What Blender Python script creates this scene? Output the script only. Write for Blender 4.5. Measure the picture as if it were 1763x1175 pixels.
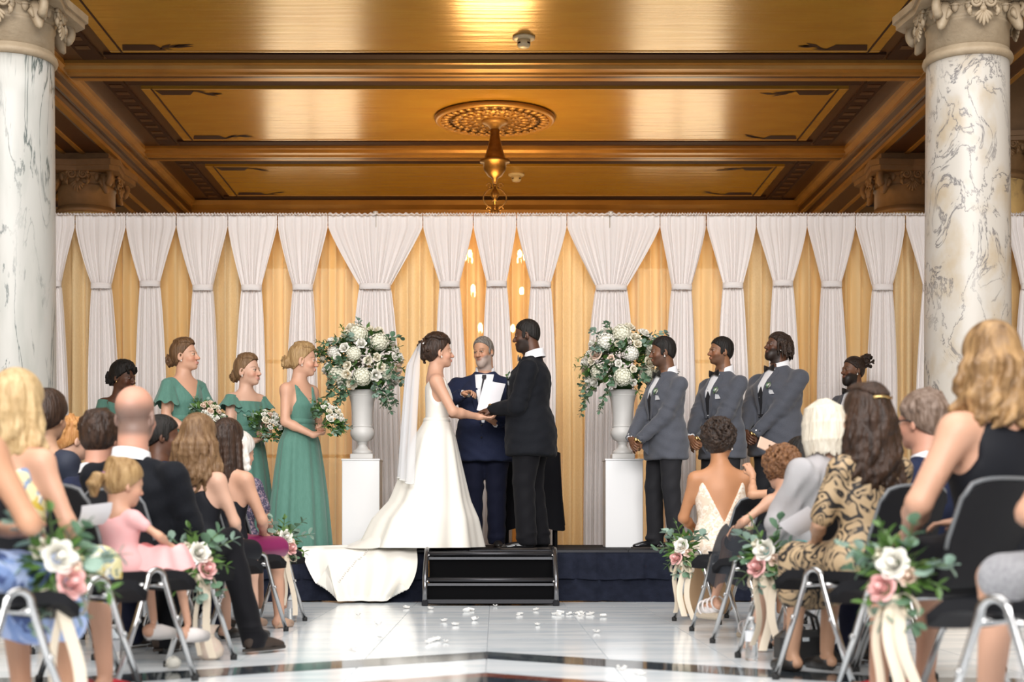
import bpy, math, random
import numpy as np
from mathutils import Vector, Matrix
from mathutils.bvhtree import BVHTree

SC = bpy.context.scene
for _o in list(bpy.data.objects):
    bpy.data.objects.remove(_o)
COL = SC.collection
RNG = random.Random(7)
PI = math.pi

# ------------------------------------------------------------------ camera
CAM_H = 0.68
FPX = 2500.0
cam_d = bpy.data.cameras.new('camera')
cam = bpy.data.objects.new('camera', cam_d)
COL.objects.link(cam)
cam.location = (0, 0, CAM_H)
cam.rotation_euler = (PI / 2, 0, 0)
cam_d.sensor_fit = 'HORIZONTAL'
cam_d.sensor_width = 36.0
cam_d.lens = FPX / 1763 * 36.0
cam_d.shift_x = (881.5 - 852) / 1763
cam_d.shift_y = (892 - 587.5) / 1763
cam_d.clip_start = 0.05
cam_d.clip_end = 200
cam_d.dof.use_dof = True
cam_d.dof.focus_distance = 12.2
cam_d.dof.aperture_fstop = 2.2
SC.camera = cam

# ------------------------------------------------------------------ world, light, exposure
SC.view_settings.view_transform = 'Standard'
SC.view_settings.look = 'None'
SC.view_settings.exposure = 0.0
SC.view_settings.gamma = 1.0
SC.view_settings.use_curve_mapping = False
W = bpy.data.worlds.new('world')
SC.world = W
W.use_nodes = True
W.node_tree.nodes['Background'].inputs[0].default_value = (0.86, 0.93, 1.0, 1)
W.node_tree.nodes['Background'].inputs[1].default_value = 0.34


def area_light(name, loc, rot, sx, sy, power, color):
    d = bpy.data.lights.new(name, 'AREA')
    d.shape = 'RECTANGLE'
    d.size = sx
    d.size_y = sy
    d.energy = power
    d.color = color
    o = bpy.data.objects.new(name, d)
    o.location = loc
    o.rotation_euler = rot
    COL.objects.link(o)
    return o


# daylight from the glazed atrium roof in front of the colonnade
area_light('atrium_skylight', (0, 4.2, 10.5), (math.radians(4), 0, 0), 12, 10, 1300, (1.0, 0.97, 0.94))
# frontal fill lamp added behind the camera to brighten the curtains
area_light('front_fill', (0, -8.0, 8.0), (math.radians(74), 0, 0), 16, 6, 3900, (1.0, 0.965, 0.94))

# ------------------------------------------------------------------ helpers


def R(a):
    return math.radians(a)


def px(x, y, D):
    """pixel -> world point at depth D (used while measuring the photograph)"""
    return Vector(((x - 852) / FPX * D, D, CAM_H - (y - 892) / FPX * D))


def tag(o, label=None, cat=None, group=None, kind=None):
    if label:
        o['label'] = label
    if cat:
        o['category'] = cat
    if group:
        o['group'] = group
    if kind:
        o['kind'] = kind
    return o


def empty(name, loc=(0, 0, 0), rz=0.0):
    o = bpy.data.objects.new(name, None)
    o.empty_display_size = 0.1
    COL.objects.link(o)
    o.location = loc
    o.rotation_euler = (0, 0, rz)
    return o


def link(name, me, parent=None, loc=None, rot=None, scale=None):
    o = bpy.data.objects.new(name, me)
    COL.objects.link(o)
    if parent is not None:
        o.parent = parent
    if loc is not None:
        o.location = loc
    if rot is not None:
        o.rotation_euler = rot
    if scale is not None:
        o.scale = scale if hasattr(scale, '__len__') else (scale,) * 3
    return o


def np_mesh(name, V, F, mats=None, smooth=True, col=None, midx=None):
    """V (n,3), F (m,4) or (m,3) arrays"""
    me = bpy.data.meshes.new(name)
    V = np.asarray(V, dtype=np.float32)
    F = np.asarray(F, dtype=np.int32)
    n, m, c = len(V), len(F), F.shape[1]
    me.vertices.add(n)
    me.vertices.foreach_set('co', V.ravel())
    me.loops.add(m * c)
    me.loops.foreach_set('vertex_index', F.ravel())
    me.polygons.add(m)
    me.polygons.foreach_set('loop_start', np.arange(0, m * c, c, dtype=np.int32))
    try:
        me.polygons.foreach_set('loop_total', np.full(m, c, dtype=np.int32))
    except Exception:
        pass
    if mats is not None:
        for mt in (mats if isinstance(mats, (list, tuple)) else [mats]):
            me.materials.append(mt)
    if midx is not None:
        me.polygons.foreach_set('material_index', np.asarray(midx, dtype=np.int32))
    me.update(calc_edges=True)
    me.validate()
    me.polygons.foreach_set('use_smooth', np.full(len(me.polygons), bool(smooth)))
    if col is not None:
        at = me.color_attributes.new('Col', 'FLOAT_COLOR', 'POINT')
        c4 = np.ones((n, 4), dtype=np.float32)
        c4[:, :3] = col
        at.data.foreach_set('color', c4.ravel())
    return me


class MB:
    """collects shapes, builds ONE mesh"""

    def __init__(self):
        self.v = []
        self.f = []
        self.sm = []

    def add(self, vs, fs, smooth=False):
        b = len(self.v)
        self.v += [tuple(p) for p in vs]
        self.f += [tuple(i + b for i in f) for f in fs]
        self.sm += [smooth] * len(fs)
        return self

    def box(self, c, s, rot=None, bev=0.0):
        x, y, z = s[0] / 2, s[1] / 2, s[2] / 2
        if bev <= 0:
            vs = [(-x, -y, -z), (x, -y, -z), (x, y, -z), (-x, y, -z), (-x, -y, z), (x, -y, z), (x, y, z), (-x, y, z)]
            fs = [(0, 3, 2, 1), (4, 5, 6, 7), (0, 1, 5, 4), (1, 2, 6, 5), (2, 3, 7, 6), (3, 0, 4, 7)]
        else:
            b = min(bev, x * .9, y * .9, z * .9)
            vs = []
            for (zz, ins) in ((-z, b), (-z + b, 0), (z - b, 0), (z, b)):
                a, d = x - ins, y - ins
                e = b if ins == 0 else b * .6
                vs += [(-a + e, -d, zz), (a - e, -d, zz), (a, -d + e, zz), (a, d - e, zz), (a - e, d, zz), (-a + e, d, zz), (-a, d - e, zz), (-a, -d + e, zz)]
            fs = [tuple(range(7, -1, -1)), tuple(range(24, 32))]
            for k in range(3):
                for i in range(8):
                    j = (i + 1) % 8
                    fs.append((k * 8 + i, k * 8 + j, k * 8 + 8 + j, k * 8 + 8 + i))
        M = rot if rot is not None else None
        c = Vector(c)
        out = []
        for p in vs:
            p = Vector(p)
            if M is not None:
                p = M @ p
            out.append(p + c)
        return self.add(out, fs)

    def tube(self, path, r, n=10, closed=False, caps=True, smooth=True):
        path = [Vector(p) for p in path]
        m = len(path)
        rs = r if hasattr(r, '__len__') else [r] * m
        t0 = (path[1] - path[0]).normalized()
        up = Vector((0, 0, 1)) if abs(t0.z) < .9 else Vector((1, 0, 0))
        nrm = (up - t0 * up.dot(t0)).normalized()
        vs, fs = [], []
        for i in range(m):
            if closed:
                t = (path[(i + 1) % m] - path[i - 1]).normalized()
            else:
                t = (path[min(i + 1, m - 1)] - path[max(i - 1, 0)]).normalized()
            nrm = (nrm - t * nrm.dot(t))
            if nrm.length < 1e-6:
                nrm = t.orthogonal()
            nrm.normalize()
            bn = t.cross(nrm)
            for k in range(n):
                a = 2 * PI * k / n
                vs.append(path[i] + (nrm * math.cos(a) + bn * math.sin(a)) * rs[i])
        last = m if closed else m - 1
        for i in range(last):
            i2 = (i + 1) % m
            for k in range(n):
                k2 = (k + 1) % n
                fs.append((i * n + k, i * n + k2, i2 * n + k2, i2 * n + k))
        if caps and not closed:
            fs.append(tuple(range(n - 1, -1, -1)))
            fs.append(tuple((m - 1) * n + k for k in range(n)))
        return self.add(vs, fs, smooth)

    def lathe(self, prof, n=32, c=(0, 0, 0), sx=1.0, sy=1.0, smooth=True, caps=True):
        vs, fs = [], []
        for (r, z) in prof:
            for k in range(n):
                a = 2 * PI * k / n
                vs.append((c[0] + r * math.cos(a) * sx, c[1] + r * math.sin(a) * sy, c[2] + z))
        for i in range(len(prof) - 1):
            for k in range(n):
                k2 = (k + 1) % n
                fs.append((i * n + k, i * n + k2, (i + 1) * n + k2, (i + 1) * n + k))
        if caps:
            fs.append(tuple(range(n - 1, -1, -1)))
            fs.append(tuple((len(prof) - 1) * n + k for k in range(n)))
        return self.add(vs, fs, smooth)

    def ball(self, c, r, n=10, m=7, Rm=None):
        r = r if hasattr(r, '__len__') else (r, r, r)
        vs, fs = [], []
        c = Vector(c)
        for i in range(m + 1):
            th = PI * i / m
            for k in range(n):
                a = 2 * PI * k / n
                p = Vector((math.sin(th) * math.cos(a) * r[0], math.sin(th) * math.sin(a) * r[1], -math.cos(th) * r[2]))
                if Rm is not None:
                    p = Rm @ p
                vs.append(c + p)
        for i in range(m):
            for k in range(n):
                k2 = (k + 1) % n
                fs.append((i * n + k, i * n + k2, (i + 1) * n + k2, (i + 1) * n + k))
        return self.add(vs, fs, True)

    def prism(self, poly, axis, a, b):
        """extrude a 2-D polygon along an axis from a to b"""
        n = len(poly)
        vs = []
        for t in (a, b):
            for (u, w) in poly:
                vs.append({'x': (t, u, w), 'y': (u, t, w), 'z': (u, w, t)}[axis])
        fs = [tuple(range(n - 1, -1, -1)), tuple(range(n, 2 * n))]
        for i in range(n):
            j = (i + 1) % n
            fs.append((i, j, n + j, n + i))
        return self.add(vs, fs)

    def sheet(self, P, smooth=True, wrap=False):
        """P: rows of points -> quads"""
        m, n = len(P), len(P[0])
        vs = [p for row in P for p in row]
        fs = []
        for i in range(m - 1):
            for k in range(n if wrap else n - 1):
                k2 = (k + 1) % n
                fs.append((i * n + k, i * n + k2, (i + 1) * n + k2, (i + 1) * n + k))
        return self.add(vs, fs, smooth)

    def mesh(self, name, mat):
        me = bpy.data.meshes.new(name)
        me.from_pydata(self.v, [], self.f)
        if mat is not None:
            me.materials.append(mat)
        me.polygons.foreach_set('use_smooth', self.sm)
        me.update()
        return me

    def build(self, name, mat, parent=None, loc=None, rot=None):
        return link(name, self.mesh(name, mat), parent, loc, rot)


def fix_normals(me):
    import bmesh
    bm = bmesh.new()
    bm.from_mesh(me)
    bmesh.ops.recalc_face_normals(bm, faces=bm.faces)
    bm.to_mesh(me)
    bm.free()


# ------------------------------------------------------------------ materials
MATS = {}


def mat(name, color, rough=0.5, metal=0.0, noise=None, bump=None, sheen=0.0, transmission=0.0, alpha=1.0, emit=None, spec=0.5,
        coat=0.0, attr=None, translucent=0.0, transparent=0.0, coord='Object'):
    """noise=(scale, amount, (sx,sy,sz), color2) ; bump=(scale, strength, (sx,sy,sz))"""
    if name in MATS:
        return MATS[name]
    m = bpy.data.materials.new(name)
    m.use_nodes = True
    nt = m.node_tree
    N, L = nt.nodes, nt.links
    b = N['Principled BSDF']
    b.inputs['Base Color'].default_value = (*color, 1)
    b.inputs['Roughness'].default_value = rough
    b.inputs['Metallic'].default_value = metal
    b.inputs['Specular IOR Level'].default_value = spec
    b.inputs['Sheen Weight'].default_value = sheen
    b.inputs['Transmission Weight'].default_value = transmission
    b.inputs['Coat Weight'].default_value = coat
    b.inputs['Alpha'].default_value = alpha
    if emit:
        b.inputs['Emission Color'].default_value = (*emit[0], 1)
        b.inputs['Emission Strength'].default_value = emit[1]
    src = None
    if attr:
        a = N.new('ShaderNodeAttribute')
        a.attribute_name = attr
        src = a.outputs['Color']
        L.new(src, b.inputs['Base Color'])
    tc = None
    if noise or bump:
        tc = N.new('ShaderNodeTexCoord')

    def nz(scale, st, detail=4):
        mp = N.new('ShaderNodeMapping')
        mp.inputs['Scale'].default_value = st
        L.new(tc.outputs[coord], mp.inputs['Vector'])
        t = N.new('ShaderNodeTexNoise')
        t.inputs['Scale'].default_value = scale
        t.inputs['Detail'].default_value = detail
        L.new(mp.outputs[0], t.inputs['Vector'])
        return t
    if noise:
        sc, amt, st, c2 = noise
        t = nz(sc, st)
        rp = N.new('ShaderNodeValToRGB')
        rp.color_ramp.elements[0].position = .35
        rp.color_ramp.elements[1].position = .65
        rp.color_ramp.elements[0].color = (0, 0, 0, 1)
        L.new(t.outputs['Fac'], rp.inputs[0])
        mu = N.new('ShaderNodeMath')
        mu.operation = 'MULTIPLY'
        mu.inputs[1].default_value = amt
        L.new(rp.outputs[0], mu.inputs[0])
        mx = N.new('ShaderNodeMix')
        mx.data_type = 'RGBA'
        L.new(mu.outputs[0], mx.inputs['Factor'])
        if src is not None:
            L.new(src, mx.inputs[6])
        else:
            mx.inputs[6].default_value = (*color, 1)
        mx.inputs[7].default_value = (*c2, 1)
        L.new(mx.outputs[2], b.inputs['Base Color'])
    if bump:
        sc, strn, st = bump
        t = nz(sc, st, 3)
        bp = N.new('ShaderNodeBump')
        bp.inputs['Strength'].default_value = strn
        bp.inputs['Distance'].default_value = .02
        L.new(t.outputs['Fac'], bp.inputs['Height'])
        L.new(bp.outputs[0], b.inputs['Normal'])
    out = N['Material Output']
    cur = b.outputs[0]
    if translucent > 0:
        tl = N.new('ShaderNodeBsdfTranslucent')
        tl.inputs[0].default_value = (*color, 1)
        mx = N.new('ShaderNodeMixShader')
        mx.inputs[0].default_value = translucent
        L.new(cur, mx.inputs[1])
        L.new(tl.outputs[0], mx.inputs[2])
        cur = mx.outputs[0]
    if transparent > 0:
        tp = N.new('ShaderNodeBsdfTransparent')
        mx = N.new('ShaderNodeMixShader')
        mx.inputs[0].default_value = transparent
        L.new(cur, mx.inputs[1])
        L.new(tp.outputs[0], mx.inputs[2])
        cur = mx.outputs[0]
    if cur is not b.outputs[0]:
        L.new(cur, out.inputs['Surface'])
    MATS[name] = m
    return m


def marble(name, base, vein, scale, rough, stretch=(1, 1, 1), width=.045, cloud=None, bands=None, rot=(0, 0, 0)):
    """white marble with thin wandering veins"""
    m = bpy.data.materials.new(name)
    m.use_nodes = True
    N, L = m.node_tree.nodes, m.node_tree.links
    b = N['Principled BSDF']
    b.inputs['Roughness'].default_value = rough
    tc = N.new('ShaderNodeTexCoord')
    mp = N.new('ShaderNodeMapping')
    mp.inputs['Scale'].default_value = stretch
    mp.inputs['Rotation'].default_value = rot
    L.new(tc.outputs['Object'], mp.inputs[0])
    src = mp.outputs[0]

    def vein_mask(sc, w, off):
        add = N.new('ShaderNodeVectorMath')
        add.operation = 'ADD'
        add.inputs[1].default_value = (off, off * .7, off * 1.3)
        L.new(src, add.inputs[0])
        t = N.new('ShaderNodeTexNoise')
        t.inputs['Scale'].default_value = sc
        t.inputs['Detail'].default_value = 6
        t.inputs['Roughness'].default_value = .62
        t.inputs['Distortion'].default_value = .9
        L.new(add.outputs[0], t.inputs['Vector'])
        s = N.new('ShaderNodeMath')
        s.operation = 'SUBTRACT'
        s.inputs[1].default_value = .5
        L.new(t.outputs['Fac'], s.inputs[0])
        a = N.new('ShaderNodeMath')
        a.operation = 'ABSOLUTE'
        L.new(s.outputs[0], a.inputs[0])
        r = N.new('ShaderNodeMapRange')
        r.inputs['From Min'].default_value = 0
        r.inputs['From Max'].default_value = w
        r.inputs['To Min'].default_value = 1
        r.inputs['To Max'].default_value = 0
        L.new(a.outputs[0], r.inputs['Value'])
        return r.outputs[0]
    v1 = vein_mask(scale, width, 0)
    n2 = N.new('ShaderNodeTexNoise')
    n2.inputs['Scale'].default_value = scale * .8
    L.new(src, n2.inputs['Vector'])
    mm = N.new('ShaderNodeMath')
    mm.operation = 'MULTIPLY'
    L.new(v1, mm.inputs[0])
    rr = N.new('ShaderNodeMapRange')
    rr.inputs['From Min'].default_value = .36
    rr.inputs['From Max'].default_value = .54
    L.new(n2.outputs['Fac'], rr.inputs['Value'])
    L.new(rr.outputs[0], mm.inputs[1])
    c1 = N.new('ShaderNodeMix')
    c1.data_type = 'RGBA'
    n3 = N.new('ShaderNodeTexNoise')
    n3.inputs['Scale'].default_value = scale * 1.7
    n3.inputs['Detail'].default_value = 5
    L.new(src, n3.inputs['Vector'])
    r3 = N.new('ShaderNodeMapRange')
    r3.inputs['From Min'].default_value = .48
    r3.inputs['From Max'].default_value = .72
    L.new(n3.outputs['Fac'], r3.inputs['Value'])
    L.new(r3.outputs[0], c1.inputs['Factor'])
    c1.inputs[6].default_value = (*base, 1)
    c1.inputs[7].default_value = (*(cloud or base), 1)
    c2 = N.new('ShaderNodeMix')
    c2.data_type = 'RGBA'
    L.new(mm.outputs[0], c2.inputs['Factor'])
    L.new(c1.outputs[2], c2.inputs[6])
    c2.inputs[7].default_value = (*vein, 1)
    L.new(c2.outputs[2], b.inputs['Base Color'])
    return m
# ------------------------------------------------------------------ the hall
CZ = CAM_H + 4.5          # coffer panel height
M_gold_panel = mat('gold_ceiling_paint', (.44, .25, .032), rough=.22, metal=.25, spec=.6, noise=(2.2, .45, (1, 2, 1), (.38, .18, .022)), bump=(2.2, .22, (.5, 7, 1)))
M_gold_trim = mat('gilded_moulding', (.40, .205, .042), rough=.38, metal=.35, noise=(3, .5, (1, 1, 1), (.26, .12, .022)))
M_brown = mat('brown_ceiling_paint', (.062, .024, .009), rough=.33, noise=(4, .5, (1, 1, 1), (.042, .015, .006)))
M_brown2 = mat('dark_stencil_paint', (.040, .016, .008), rough=.7, spec=.15)
M_ochre = mat('ochre_line_paint', (.50, .30, .10), rough=.4)
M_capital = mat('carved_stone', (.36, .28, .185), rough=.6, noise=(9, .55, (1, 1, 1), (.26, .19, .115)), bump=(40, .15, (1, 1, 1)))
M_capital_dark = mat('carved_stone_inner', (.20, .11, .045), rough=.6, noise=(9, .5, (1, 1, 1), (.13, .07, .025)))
M_marble_l = marble('column_marble_veined', (.45, .44, .405), (.06, .08, .075), 3.0, .36, stretch=(1.5, 1.5, .26), width=.022, cloud=(.375, .375, .34))
M_marble_r = marble('column_marble_clouded', (.47, .435, .385), (.13, .12, .12), 3.0, .36, stretch=(1.2, 1.2, .75), width=.02, cloud=(.41, .335, .24))
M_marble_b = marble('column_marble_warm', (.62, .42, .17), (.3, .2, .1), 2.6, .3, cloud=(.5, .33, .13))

# floor ---------------------------------------------------------------
M_slab = marble('white_floor_marble', (.91, .94, .96), (.70, .77, .82), 1.6, .14, stretch=(.5, 2.2, 1), width=.10, cloud=(.83, .88, .91))
M_slab.node_tree.nodes['Principled BSDF'].inputs['Specular IOR Level'].default_value = .32
M_joint = mat('floor_joint', (.36, .38, .40), rough=.6)
M_black_marble = marble('dark_floor_marble', (.035, .045, .055), (.10, .12, .12), 3, .08, width=.05, cloud=(.05, .05, .05))
M_red_marble = marble('red_floor_marble', (.17, .045, .03), (.3, .14, .1), 3, .1, width=.05, cloud=(.12, .035, .03))
floor = MB().box((0, 11, -.03), (26, 32, .048)).build('floor', M_joint)
tag(floor, kind='structure')
SW, SL = .585, 1.17
slab_me = MB().box((0, 0, 0), (SW - .004, SL - .004, .006)).mesh('floor_slab', M_slab)
for i in range(-9, 9):
    for j in range(0, 9):
        y = 2.9 + SL * (j + .5) + (0.0 if i % 2 else .585)
        if y > 13:
            continue
        link('floor_slab', slab_me, floor, loc=(-.04 + SW * (i + .5), y, -.003))
far_floor = MB().box((0, 17.2, -.003), (25, 8.3, .006)).build('floor_slab_rear', M_slab, floor)


def chevron(name, y0, w, m, hw, slope=.675, ax=-.04, z=.0012):
    for s in (-1, 1):
        p = [(ax, y0), (ax + s * hw, y0 - slope * hw), (ax + s * hw, y0 - slope * hw - w), (ax, y0 - w)]
        if s > 0:
            p = p[::-1]
        MB().prism(p, 'z', -.001, z).build(name, m, floor)


chevron('inlay_band', 7.36, .37, M_black_marble, 1.75)
chevron('inlay_band', 6.36, .16, M_red_marble, 1.5)
chevron('inlay_band', 6.20, .30, M_black_marble, 1.5)
for s in (-1, 1):
    MB().prism([(s * 1.70 - .04, 6.21), (s * 1.70 - .04, 5.8), (s * 4.6, 5.4), (s * 4.6, 5.77)][::s], 'z', -.001, .0016).build('inlay_band', M_black_marble, floor)

# ceiling ---------------------------------------------------------------
ceiling = MB().box((0, 16.2, CZ + .12), (17, 10.2, .2)).build('ceiling', M_brown)
tag(ceiling, kind='structure')
PW, CW = 3.70, 4.27       # half widths: gold panel, coffer
bays = [(11.6, 14.0), (15.18, 17.27), (18.53, 20.25)]
beams = [(14.39, 14.79), (17.70, 18.10)]
for bi, (a, b) in enumerate(bays):
    MB().box((0, (a + b) / 2, CZ + .005), (2 * PW, b - a, .034)).build('coffer_panel', M_gold_panel, ceiling)
    # painted line inside the edge of the panel
    t = .018
    ins = .10
    z0, z1 = CZ - .0125, CZ - .0165
    for (x0, x1, y0, y1) in ((-PW + ins, -PW + ins + t, a, b), (PW - ins - t, PW - ins, a, b), (-PW, PW, a + .0, a + .012), (-PW, PW, b - .05, b - .038)):
        MB().box(((x0 + x1) / 2, (y0 + y1) / 2, (z0 + z1) / 2), (x1 - x0, y1 - y0, .006)).build('painted_line', M_brown2 if x1 - x0 < 1 else M_ochre, ceiling)
    # stencilled corner ornaments: a dark tapering block with leaf sprays
    for sx in (-1, 1):
        for end in (0, 1):
            yb = (b - .07) if end else (a + .05)
            d = -1 if end else 1
            m = MB()
            x0 = sx * (PW - .13)

            def Q(u, v, w=0.0):
                return (x0 - sx * u, yb + d * v, CZ - .0145)
            m.add([Q(0, 0), Q(.42, .0), Q(.34, .17), Q(.04, .17)], [(0, 1, 2, 3)])
            rr = random.Random(bi * 7 + sx * 3 + end)
            for k in range(7):
                u, v = .36 + k * .035, .03 + .02 * k
                ln, an = .10 + rr.random() * .12, rr.uniform(-.3, .9)
                du, dv = math.cos(an) * ln, math.sin(an) * ln
                m.add([Q(u, v), Q(u + du * .5 - dv * .14, v + dv * .5 + du * .14), Q(u + du, v + dv), Q(u + du * .5 + dv * .14, v + dv * .5 - du * .14)], [(0, 1, 2, 3)])
            m.build('corner_stencil', M_brown2, ceiling)
    # dark key-pattern border bands beside the panel
    for sx in (-1, 1):
        xm = sx * (PW + .24)
        MB().box((xm, (a + b) / 2, CZ + .012), (.20, b - a + .5, .03)).build('border_band', M_brown2, ceiling)
        n = int((b - a + .4) / .26)
        for k in range(n):
            yk = a - .2 + .26 * (k + .5)
            MB().box((xm, yk, CZ - .005), (.13, .10, .008)).build('key_stencil', M_brown, ceiling)
    for yb in (a - .16, b + .16):
        MB().box((0, yb, CZ + .012), (2 * PW + .2, .14, .03)).build('border_band', M_brown2, ceiling)
for (a, b) in beams:
    w = b - a
    prof = [(a - .06, CZ + .03), (a - .06, CZ - .01), (a - .02, CZ - .02), (a, CZ - .05), (a + .10, CZ - .055), (a + .12, CZ - .072), (b - .12, CZ - .072),
            (b - .10, CZ - .055), (b, CZ - .05), (b + .02, CZ - .02), (b + .06, CZ - .01), (b + .06, CZ + .03)]
    MB().prism(prof, 'x', -CW, CW).build('ceiling_beam', M_gold_trim, ceiling)
    MB().box((0, (a + b) / 2, CZ - .071), (2 * CW, .05, .006)).build('beam_fillet', M_brown, ceiling)
# longitudinal side beams with stepped gilt mouldings
for s in (-1, 1):
    prof = [(CW - .02, CZ + .03), (CW - .02, CZ - .03), (CW + .03, CZ - .05), (CW + .03, CZ - .08)]
    MB().prism([(s * u, w) for u, w in prof + [(CW + .2, CZ - .08), (CW + .2, CZ + .03)]], 'y', 11.1, 21).build('side_moulding', M_gold_trim, ceiling)
    prof = [(CW + .06, CZ), (CW + .06, CZ - .20), (CW + .10, CZ - .22), (CW + .10, CZ - .33), (CW + .16, CZ - .36), (CW + .60, CZ - .36), (CW + .66, CZ - .30), (CW + .66, CZ)]
    MB().prism([(s * u, w) for u, w in prof], 'y', 11.1, 21).build('side_beam', M_brown, ceiling)
    for (u, w, ww, hh) in ((CW + .05, CZ - .205, .05, .03), (CW + .10, CZ - .345, .07, .04), (CW + .40, CZ - .365, .05, .02), (CW + .62, CZ - .35, .05, .04)):
        MB().box((s * u, 16.05, w), (ww, 9.9, hh)).build('side_moulding', M_gold_trim, ceiling)
    # side aisle: small dark coffers with a gilt rib
    for k in range(5):
        MB().box((s * (CW + 1.9), 12.2 + 2.0 * k, CZ - .02), (2.3, .18, .10)).build('aisle_rib', M_gold_trim, ceiling)

# rear wall, side walls, front beam over the colonnade ---------------------------------
M_wall = mat('warm_wall_paint', (.40, .26, .12), rough=.6, noise=(2, .4, (1, 1, 1), (.33, .2, .09)))
M_win = mat('daylit_window_glass', (.9, .9, .88), rough=.2, emit=((1.0, .87, .62), 2.7))
M_white_frame = mat('window_paint', (.7, .66, .58), rough=.4)
wr = empty('wall_rear', (0, 21.0, 0))
tag(wr, kind='structure')
m = MB()
for (x0, x1, z0, z1) in ((-8.5, -3.35, 0, CZ), (-1.95, 1.95, 0, CZ), (3.35, 8.5, 0, CZ), (-3.35, -1.95, 0, .2), (-3.35, -1.95, 4.32, CZ), (1.95, 3.35, 0, .2), (1.95, 3.35, 4.32, CZ)):
    MB().box(((x0 + x1) / 2, .15, (z0 + z1) / 2), (x1 - x0, .3, z1 - z0)).build('wall_section', M_wall, wr)
for n, s in ((1, -1), (2, 1)):
    w = empty('window_%d' % n, (s * 2.65, 21.08, 0))
    tag(w, kind='structure')
    for cx in (-.35, .35):
        for cz in range(3):
            MB().box((cx, 0, (.2 + 4.12 * (cz + .5) / 3)), (.66, .01, 1.32)).build('pane', M_win, w)
    m = MB()
    for cx in (-.68, 0, .68):
        m.box((cx, -.02, 2.26), (.05, .06, 4.12))
    for cz in range(4):
        m.box((0, -.02, (.2 + 4.12 * cz / 3)), (1.4, .06, .05))
    m.build('window_frame', M_white_frame, w)
cornice = MB().prism([(20.9, CZ), (20.55, CZ), (20.58, CZ - .06), (20.72, CZ - .10), (20.74, CZ - .22), (20.82, CZ - .26), (20.9, CZ - .5)], 'x', -CW - .3, CW + .3).build('trim_1', M_gold_trim)
tag(cornice, kind='structure')
for s, nm in ((-1, 'left'), (1, 'right')):
    w = MB().box((s * 8.4, 12, CZ / 2), (.3, 19, CZ)).build('wall_' + nm, M_wall)
    tag(w, kind='structure')
fb = MB().box((0, 10.85, CZ + .55), (17, .75, 1.3)).build('trim_2', M_capital)
tag(fb, kind='structure')


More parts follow.
